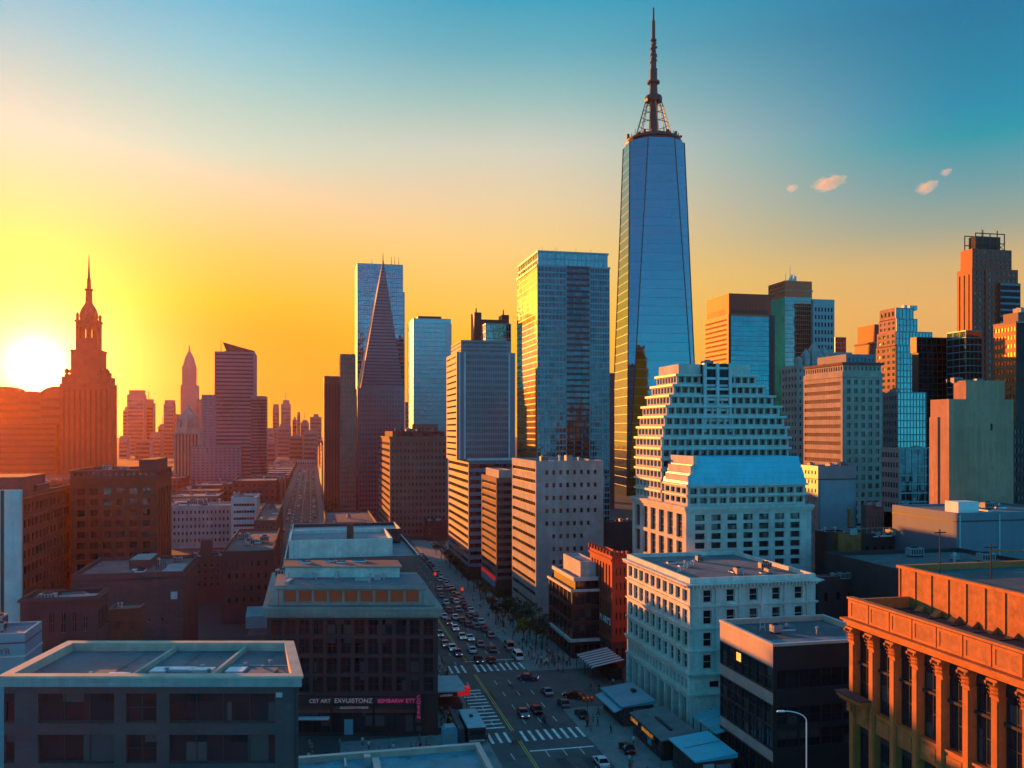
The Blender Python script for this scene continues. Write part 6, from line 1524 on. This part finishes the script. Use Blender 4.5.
PAINTS = {'white': plain('white_car_paint', (.62, .64, .66), .25), 'silver': plain('silver_car_paint', (.30, .32, .34), .25, .5), 'black': plain('black_car_paint', (.012, .013, .016), .2), 'grey': plain('grey_car_paint', (.10, .11, .12), .25, .3), 'blue': plain('blue_car_paint', (.03, .06, .12), .25), 'red': plain('dark_red_car_paint', (.16, .015, .015), .25)}
CAR = {}
def mesh(mb, name, mats, smooth=False):
    me = bpy.data.meshes.new(name); me.from_pydata(mb.v, [], mb.f)
    for m in mats: me.materials.append(m)
    me.polygons.foreach_set('material_index', mb.mi); me.update(); return me
for kind in ('car', 'van'):
    body, gl, wh, hl, W, L, hood = car_parts(kind)
    CAR[kind] = dict(body={c: mesh(body, 'body', [m]) for c, m in PAINTS.items()}, gl=mesh(gl, 'window_glass', [M['black_glass']]), wh=mesh(wh, 'wheel', [M['rubber'], M['rim']]), hd=mesh(hl, 'headlight', [M['head']]), tl=mesh(hl, 'tail_light', [M['tail']]), W=W, L=L)
def car(kind, colour, x, y, label, group=None, rz=0.0, z=.012, parts=True, name=None):
    c = CAR[kind]; rt = root(name or ('parked_van' if kind == 'van' else 'street_car'), label, kind, (x, y, z), rz, group)
    link('body', c['body'][colour], rt); link('window_glass', c['gl'], rt)
    if parts:
        for sx_ in (-1, 1):
            for sy_ in (-1.4, 1.42): link('wheel', c['wh'], rt, (sx_ * (c['W'] - .08), sy_, .34))
            link('headlight', c['hd'], rt, (sx_ * c['W'] * .68, -c['L'] - .01, .68)); link('tail_light', c['tl'], rt, (sx_ * c['W'] * .68, c['L'] + .01, .72))
    return rt
AWAY = math.pi                                # built facing -Y: turned round it drives up the street
near = [
 (547, 694, 'silver', AWAY, 'silver car in mid junction, the one nearest the far crosswalk'), (563.5, 706, 'grey', AWAY, 'grey car close behind the silver car in the junction'),
 (574, 698, 'red', AWAY + .9, 'dark red car turning off into the side road'), (581.5, 717, 'black', AWAY, 'black car by the kerb next to the traffic signal'),
 (523, 716, 'grey', 0, 'grey car facing down the street just behind the near crosswalk'), (536, 712, 'black', AWAY, 'black car beside the grey car behind the near crosswalk'),
 (528, 680, 'blue', 1.2, 'dark blue car turning across the far crosswalk'), (601, 765, 'white', AWAY, 'white car at the bottom edge of the main road'),
 (627, 752, 'black', AWAY, 'black car on the pavement in front of the dark roofed pavilion'),
 (478.5, 662, 'black', 0, 'black car waiting just beyond the far crosswalk, left of the pair'), (491, 662.5, 'black', AWAY, 'black car waiting just beyond the far crosswalk, right of the pair'),
 (470, 640, 'white', 0, 'white car in the lane beside the lone small white car'), (462, 638.5, 'white', 0, 'lone small white car beside its twin further from the crossing'),
 (490.5, 637, 'silver', AWAY, 'silver car by the right kerb halfway up the street'), (455, 630, 'white', 0, 'white car close to the left kerb in a short queue'),
 (448.5, 624, 'grey', 0, 'grey car in the short queue at the left kerb'), (439.5, 636, 'silver', 0, 'silver car half hidden by the dark office block edge'),
]
for px, py, c, rz, lab in near:
    x, y = onground(px, py); zz = .012 if not (px in (627,)) else .14
    car('car', c, x, y, lab, None, rz, zz)
x, y = onground(517.5, 659); car('van', 'white', x, y, 'white delivery van parked at the right kerb by the far crosswalk', None, AWAY)
x, y = onground(509.5, 649); car('van', 'silver', x - .2, y, 'silver van parked right behind the white delivery van', None, AWAY)
rr = random.Random(12)
jam = [(475.5, 619), (458, 611), (442.5, 608), (452.5, 601.5), (465, 607.5), (473, 609.5), (480, 611.5), (454, 595.5), (440, 581), (468, 601), (461, 597), (447, 590), (444, 577), (437, 574), (433, 569), (449, 584), (456, 589), (438, 567), (444, 571), (430, 565), (435, 561), (441, 564), (428, 559), (432, 556), (437, 557), (483, 617), (487, 623)]
jam += [(446, 604), (449, 612), (444, 618), (455, 619), (462, 622), (468, 626), (476, 628), (484, 631), (470, 617), (456, 603), (450, 577), (455, 582), (461, 592), (470, 596), (446, 585), (439, 590), (441, 597), (445, 646), (452, 650), (458, 655), (480, 646), (472, 652), (492, 651)]
for px, py in jam:
    x, y = onground(px, py); x = min(max(x, 32.4), 48.0)
    car('car', rr.choice(('white', 'white', 'silver', 'silver', 'grey', 'blue')), x, y, 'car in the distant traffic jam up the main street', 'cars jammed up the main street', AWAY if x > 37 else 0)
av = []
for k in range(110):
    y = rr.uniform(480, 1350); x = rr.choice((-14.2, -8.7, -3.2, 2.2)) + rr.uniform(-.4, .4)
    if any(abs(x - a) < 3 and abs(y - b_) < 8 for a, b_ in av): continue
    av.append((x, y)); car('car', rr.choice(('white', 'silver', 'grey', 'black')), x, y, 'tiny car on the hazy wide avenue', 'tiny cars on the wide avenue', AWAY if x > -6 else 0, parts=False)

# motorbike in front of the pair of cars
x, y = onground(544, 722.5)
rt = root('motorbike', 'dark motorbike just behind the near crosswalk', 'motorbike', (x, y, .012), AWAY)
for yy in (-.7, .7): b = MB(); b.tube((-.07, yy, .32), (.07, yy, .32), .32, n=14); b.build('wheel', M['rubber'], rt)
b = MB(); b.loft([[(-.14, -.5, .45), (.14, -.5, .45), (.14, .6, .45), (-.14, .6, .45)], [(-.16, -.35, .85), (.16, -.35, .85), (.12, .8, .8), (-.12, .8, .8)]]); b.tube((-.38, -.55, 1.05), (.38, -.55, 1.05), .03); b.tube((0, -.7, .35), (0, -.5, 1.05), .05); b.build('body', PAINTS['blue'], rt)
b = MB(); b.box(-.13, .13, -.05, .75, .86, .95); b.build('saddle', M['rubber'], rt)

# ---- lamps and signals
def lamp_post(label, x, y, h=9.0, arm=2.4, rz=0.0, mat=None, name='street_lamp', group=None, z=.14):
    rt = root(name, label, 'street lamp', (x, y, z), rz, group); mat = mat or M['dark_metal']
    b = MB(); b.lathe(0, 0, [(.16, 0), (.16, .5), (.09, .7), (.06, h - 1)], 10); pts = [(0, 0, h - 1)]
    for q in range(1, 7):
        a = math.pi / 2 * q / 6; pts.append((-arm * (1 - math.cos(a)), 0, h - 1 + math.sin(a) * 1.0))
    for p, q in zip(pts, pts[1:]): b.tube(p, q, .055, n=8)
    b.build('pole', mat, rt)
    e = pts[-1]; b = MB(); b.loft([[(e[0] - .75, -.13, e[2] - .07), (e[0] + .05, -.13, e[2] - .07), (e[0] + .05, .13, e[2] - .07), (e[0] - .75, .13, e[2] - .07)], [(e[0] - .6, -.07, e[2] + .07), (e[0], -.07, e[2] + .07), (e[0], .07, e[2] + .07), (e[0] - .6, .07, e[2] + .07)]]); b.build('lamp_head', mat, rt)
    return rt
dl = 92.0; x, y = place(806.5, dl); zt = height(712, dl)
lamp_post('tall white curved street lamp in front of the dark corner block', x, y, zt - .14 + .1, 2.3, -TH, M['white_metal'])
for px, py, h, lab in ((558, 672, 8.5, 'dark lamp post at the pavement corner, left of its close pair'), (563, 673, 9.5, 'dark lamp post at the pavement corner, right of its close pair'), (570, 666, 9, 'dark lamp post in front of the ledged black block'), (547, 664, 8, 'dark lamp post beside the parked white van')):
    x, y = onground(px, py); lamp_post(lab, x, y, h, 1.6, R_(200) * (px % 2))
x, y = onground(587.5, 727)
rt = root('traffic_signal', 'traffic signal pole with glowing red head on the right kerb', 'traffic signal', (x, y, .14))
b = MB(); b.lathe(0, 0, [(.14, 0), (.14, .4), (.07, .6), (.06, 5.4)], 10); b.tube((-.8, 0, 4.9), (.8, 0, 4.9), .05); b.build('pole', M['dark_metal'], rt)
for xx in (-.8, 0, .8):
    b = MB(); b.box(xx - .24, xx + .24, -.2, .2, 4.5, 5.7); o = b.build('signal_head', M['rust'], rt)
    for q in range(3):
        b = MB(); b.tube((xx, -.2, 4.72 + q * .37), (xx, -.27, 4.72 + q * .37), .13, n=12); b.build('lens', M['sig_red'] if q == 2 else M['black'], o)
b = MB(); b.box(-.3, .3, -.15, .15, .5, 1.6); b.build('control_box', M['rust'], rt)
for px, py in ((435, 583), (462, 600)):
    x, y = onground(px, py + 8); rt = root('traffic_signal', 'distant red signal over the jammed upper street' if px < 450 else 'distant red signal at the kerb by the grey setback tower foot', 'traffic signal', (x, y, .01))
    b = MB(); b.lathe(0, 0, [(.12, 0), (.07, 6)], 8); b.build('pole', M['dark_metal'], rt); b = MB(); b.box(-.5, .5, -.4, .4, 5.4, 6.6); o = b.build('signal_head', M['dark_metal'], rt); b = MB(); b.box(-.42, .42, -.46, -.4, 5.5, 6.5); b.build('lens', M['sig_red'], o)

# ---- trees along the right pavement
def make_tree(seed, h, mat):
    rr = random.Random(seed); tr = MB()
    tr.tube((0, 0, 0), (.1, .05, h * .42), .16, .11, 8)
    cl = []
    for k in range(7):
        a = k * 2.4 + rr.random(); e = (math.cos(a) * h * .2, math.sin(a) * h * .2, h * (.55 + .3 * rr.random())); tr.tube((.1, .05, h * (.30 + .015 * k)), e, .07, .025, 5); cl.append(e)
    cl += [(rr.uniform(-.2, .2) * h, rr.uniform(-.2, .2) * h, h * rr.uniform(.5, .95)) for _ in range(9)]
    cr = MB()
    for c in cl:
        R = h * rr.uniform(.10, .17)
        for _ in range(46):
            v = Vector((rr.gauss(0, 1), rr.gauss(0, 1), rr.gauss(0, 1))).normalized() * R * rr.uniform(.5, 1.05); p = Vector(c) + Vector((v.x, v.y, v.z * .8))
            u_ = Vector((rr.gauss(0, 1), rr.gauss(0, 1), rr.gauss(0, .6))).normalized(); w_ = u_.orthogonal().normalized(); s_ = rr.uniform(.12, .26)
            cr.face([tuple(p - u_ * s_), tuple(p - w_ * s_ * .6), tuple(p + u_ * s_), tuple(p + w_ * s_ * .6)])
    return mesh(tr, 'trunk', [M['bark']]), mesh(cr, 'crown', [mat])
TREES = [make_tree(1, 6.5, M['leaf_d']), make_tree(2, 7.5, M['leaf_d']), make_tree(3, 5.2, M['leaf_y']), make_tree(4, 5.8, M['leaf_o'])]
spots = [(508, 621, 0), (513, 627, 1), (518, 633, 0), (524, 641, 2), (530, 640, 0), (536, 646, 1), (542, 650, 0), (505, 612, 1), (499, 607, 0), (492, 612, 3), (486, 600, 3), (496, 622, 0), (480, 597, 0), (474, 592, 1), (515, 618, 1), (526, 626, 0), (533, 632, 1), (468, 588, 0), (503, 628, 1), (548, 640, 0), (462, 580, 1), (456, 574, 0), (450, 569, 1), (446, 563, 0), (441, 559, 1), (436, 555, 0)]
for px, py, k in spots:
    x, y = onground(px, py); x = max(x, 50.6)
    rt = root('street_tree', ['dark green street tree in the row along the right pavement', 'tall dark street tree in the row along the right pavement', 'small yellow street tree on the right pavement', 'orange leaved street tree beside the jammed cars'][k], 'tree', (x, y, .14), rr.uniform(0, 6), ['dark street trees', 'tall dark street trees', None, 'orange street trees'][k])
    q = rr.uniform(.85, 1.15); rt.scale = (q, q, q)
    link('trunk', TREES[k][0], rt); link('crown', TREES[k][1], rt)
x, y = place(335, 620); 
for k, (px, dd) in enumerate(((330, 520), (334, 560), (328, 600))):
    x, y = place(px, dd); rt = root('street_tree', 'hazy dark tree at the avenue edge before the maroon tower', 'tree', (max(x, 6.8), y, 0), k, 'trees at the avenue edge'); rt.scale = (1.6, 1.6, 1.8); link('trunk', TREES[1][0], rt); link('crown', TREES[1][1], rt)

# ---- people
def person_mesh(seed, stride, arms, coat, legs):
    J = {'pel': (0, 0, .95, .15), 'che': (0, -.01, 1.28, .17), 'nec': (0, -.02, 1.47, .065), 'hed': (0, -.03, 1.62, .105), 'top': (0, -.02, 1.72, .075)}
    E = [('pel', 'che'), ('che', 'nec'), ('nec', 'hed'), ('hed', 'top')]
    for s_, n in ((-1, 'l'), (1, 'r')):
        f = stride * s_
        J['hip' + n] = (.09 * s_, 0, .88, .10); J['kne' + n] = (.10 * s_, -.08 * abs(f) - f * .18, .50, .07); J['ank' + n] = (.10 * s_, -f * .30 + .03, .09, .05); J['toe' + n] = (.11 * s_, -f * .30 - .15, .04, .045)
        J['sho' + n] = (.19 * s_, -.01, 1.40, .075); J['elb' + n] = (.25 * s_, f * .12, 1.13, .055); J['wri' + n] = (.24 * s_ - arms * .08 * s_, f * .22 - .12 - arms * .1, .90 + arms * .2, .04); J['han' + n] = (.235 * s_ - arms * .1 * s_, f * .25 - .14 - arms * .16, .81 + arms * .24, .04)
        E += [('pel', 'hip' + n), ('hip' + n, 'kne' + n), ('kne' + n, 'ank' + n), ('ank' + n, 'toe' + n), ('che', 'sho' + n), ('sho' + n, 'elb' + n), ('elb' + n, 'wri' + n), ('wri' + n, 'han' + n)]
    names = list(J); me = bpy.data.meshes.new('skeleton'); me.from_pydata([J[n][:3] for n in names], [(names.index(a), names.index(c)) for a, c in E], [])
    ob = bpy.data.objects.new('skeleton', me); COL.objects.link(ob)
    m = ob.modifiers.new('skin', 'SKIN'); 
    for i, n in enumerate(names): me.skin_vertices[0].data[i].radius = (J[n][3], J[n][3] * (.72 if n in ('che', 'pel') else 1)); me.skin_vertices[0].data[i].use_root = n == 'pel'
    sm = ob.modifiers.new('sub', 'SUBSURF'); sm.levels = 1; sm.render_levels = 1
    dg = bpy.context.evaluated_depsgraph_get(); out = bpy.data.meshes.new_from_object(ob.evaluated_get(dg)); bpy.data.objects.remove(ob); out.name = 'person'
    out.materials.clear()
    for mm in (coat, legs, M['skin']): out.materials.append(mm)
    for p in out.polygons:
        c = p.center; hand = c.z < .93 + arms * .2 and abs(c.x) > .16 - arms * .1 and c.z > .72 and c.y < .1 and (abs(c.x) > .2 or arms)
        p.material_index = 2 if c.z > 1.48 or hand else (0 if c.z > .80 else 1)
        p.use_smooth = True
    hr = MB(); hr.lathe(0, .0, [(.108, 1.60), (.118, 1.66), (.105, 1.72), (.06, 1.765), (.01, 1.775)], 10)
    return out, mesh(hr, 'hair', [M['hair']])
CO = [plain('navy_coat', (.02, .025, .05)), plain('black_coat', (.015, .015, .017)), plain('grey_coat', (.14, .14, .15)), plain('pale_shirt', (.5, .5, .5)), plain('red_jacket', (.3, .03, .03)), plain('teal_jacket', (.05, .16, .2))]
LG = [plain('dark_jeans', (.025, .03, .05)), plain('black_trousers', (.015, .015, .016)), plain('khaki_trousers', (.16, .13, .09))]
PPL = [person_mesh(i, st, ar, CO[i % 6], LG[i % 3]) for i, (st, ar) in enumerate(((1, 0), (.8, 0), (0, 0), (.1, 1), (1.1, 0), (0, .6)))]
CL = ['navy coat', 'black coat', 'grey coat', 'pale shirt', 'red jacket', 'teal jacket']
rr = random.Random(5)
def crowd(n, pts, where, group, seed):
    used = []
    k = 0; tries = 0
    while k < n and tries < 4000:
        tries += 1
        x0_, x1_, y0_, y1_ = rr.choice(pts); x, y = rr.uniform(x0_, x1_), rr.uniform(y0_, y1_)
        if any((x - a) ** 2 + (y - b_) ** 2 < .55 for a, b_ in used): continue
        used.append((x, y)); v = rr.randrange(6)
        rt = root('person', 'person in %s %s' % (CL[v], where), 'person', (x, y, .14), rr.uniform(0, 6.28), group + ' in ' + CL[v]); link('body', PPL[v][0], rt); link('hair', PPL[v][1], rt); k += 1
crowd(34, [(27.5, 30.6, 190.5, 205), (24, 30.6, 206, 214)], 'waiting at the corner beyond the grey street tent', 'corner crowd', 1)
crowd(14, [(30.5, 30.9, 158, 172), (23.5, 27, 168.5, 176)], 'standing by the food trailer', 'trailer queue', 2)
crowd(95, [(51, 60.5, 206, 250), (51, 58, 250, 300), (52, 59, 204, 215)], 'in the crowd along the tree lined right pavement', 'right pavement crowd', 3)
crowd(46, [(50.5, 56.5, 118, 172), (58, 67, 173, 188)], 'walking on the open pavement by the kiosks', 'pavement walkers', 4)
crowd(22, [(-4, 21, 153, 162)], 'passing the shopfronts of the dark office block', 'shopfront passers', 5)

# ---- clouds: small sunlit puffs, far beyond the haze
def cloud_mat():
    m = bpy.data.materials.new('cloud_vapour'); m.use_nodes = True; t = m.node_tree; t.nodes.clear()
    o = t.nodes.new('ShaderNodeOutputMaterial'); v = t.nodes.new('ShaderNodeVolumePrincipled'); t.links.new(v.outputs[0], o.inputs['Volume'])
    v.inputs['Color'].default_value = (1, .78, .55, 1); v.inputs['Anisotropy'].default_value = .2  # sunset orange put into the vapour's colour; the cloud itself is white
    tc = t.nodes.new('ShaderNodeTexCoord'); n = t.nodes.new('ShaderNodeTexNoise'); n.inputs['Scale'].default_value = 2.3; n.inputs['Detail'].default_value = 6
    t.links.new(tc.outputs['Object'], n.inputs['Vector'])
    ln = t.nodes.new('ShaderNodeVectorMath'); ln.operation = 'LENGTH'; t.links.new(tc.outputs['Object'], ln.inputs[0])
    a = t.nodes.new('ShaderNodeMath'); a.operation = 'MULTIPLY_ADD'; a.inputs[1].default_value = -.9; a.inputs[2].default_value = .28; t.links.new(ln.outputs['Value'], a.inputs[0])
    s = t.nodes.new('ShaderNodeMath'); s.operation = 'ADD'; t.links.new(a.outputs[0], s.inputs[0]); t.links.new(n.outputs['Fac'], s.inputs[1])
    r = t.nodes.new('ShaderNodeMapRange'); r.inputs[1].default_value = 0.05; r.inputs[2].default_value = .45; r.inputs[3].default_value = 0; r.inputs[4].default_value = .0045; t.links.new(s.outputs[0], r.inputs[0]); t.links.new(r.outputs[0], v.inputs['Density'])
    return m
cm = cloud_mat()
def ico(sub):
    import bmesh
    bm = bmesh.new(); bmesh.ops.create_icosphere(bm, subdivisions=sub, radius=1.0); me = bpy.data.meshes.new('cloud'); bm.to_mesh(me); bm.free(); me.materials.append(cm); return me
cme = ico(3)
dC = 14000.0
for px, py, w_, h_, lab, tilt in ((829, 183, 22, 9, 'longest small orange cloud above the turquoise towers', -.22), (792, 188, 8, 5.5, 'small round orange cloud beside the longest cloud', -.1), (927, 187, 15, 8, 'small wedge shaped orange cloud left of the dark red tower crown', -.35), (946, 172, 8, 5, 'tiny highest orange cloud above the wedge shaped one', -.3)):
    x, y = place(px, dC); s_ = dC / F_PX
    o = link('cloud', cme, None, (x, y, height(py, dC))); o.scale = (w_ * s_, w_ * s_ * .7, h_ * s_); o.rotation_euler = (0, tilt, -TH)
    tag(o, lab, 'cloud', kind='thing')

# ---- the air
b = MB(); b.box(-6100, 6100, -140, 7100, -1.0, 470.0)
hz = b.build('haze', bpy.data.materials.new('haze_air')); tag(hz, kind='stuff')
m = hz.data.materials[0]; m.use_nodes = True; t = m.node_tree; t.nodes.clear()
o = t.nodes.new('ShaderNodeOutputMaterial'); v = t.nodes.new('ShaderNodeVolumePrincipled'); t.links.new(v.outputs[0], o.inputs['Volume'])
v.inputs['Color'].default_value = (1.0, .42, .10, 1); v.inputs['Density'].default_value = HAZE; v.inputs['Anisotropy'].default_value = HAZE_G
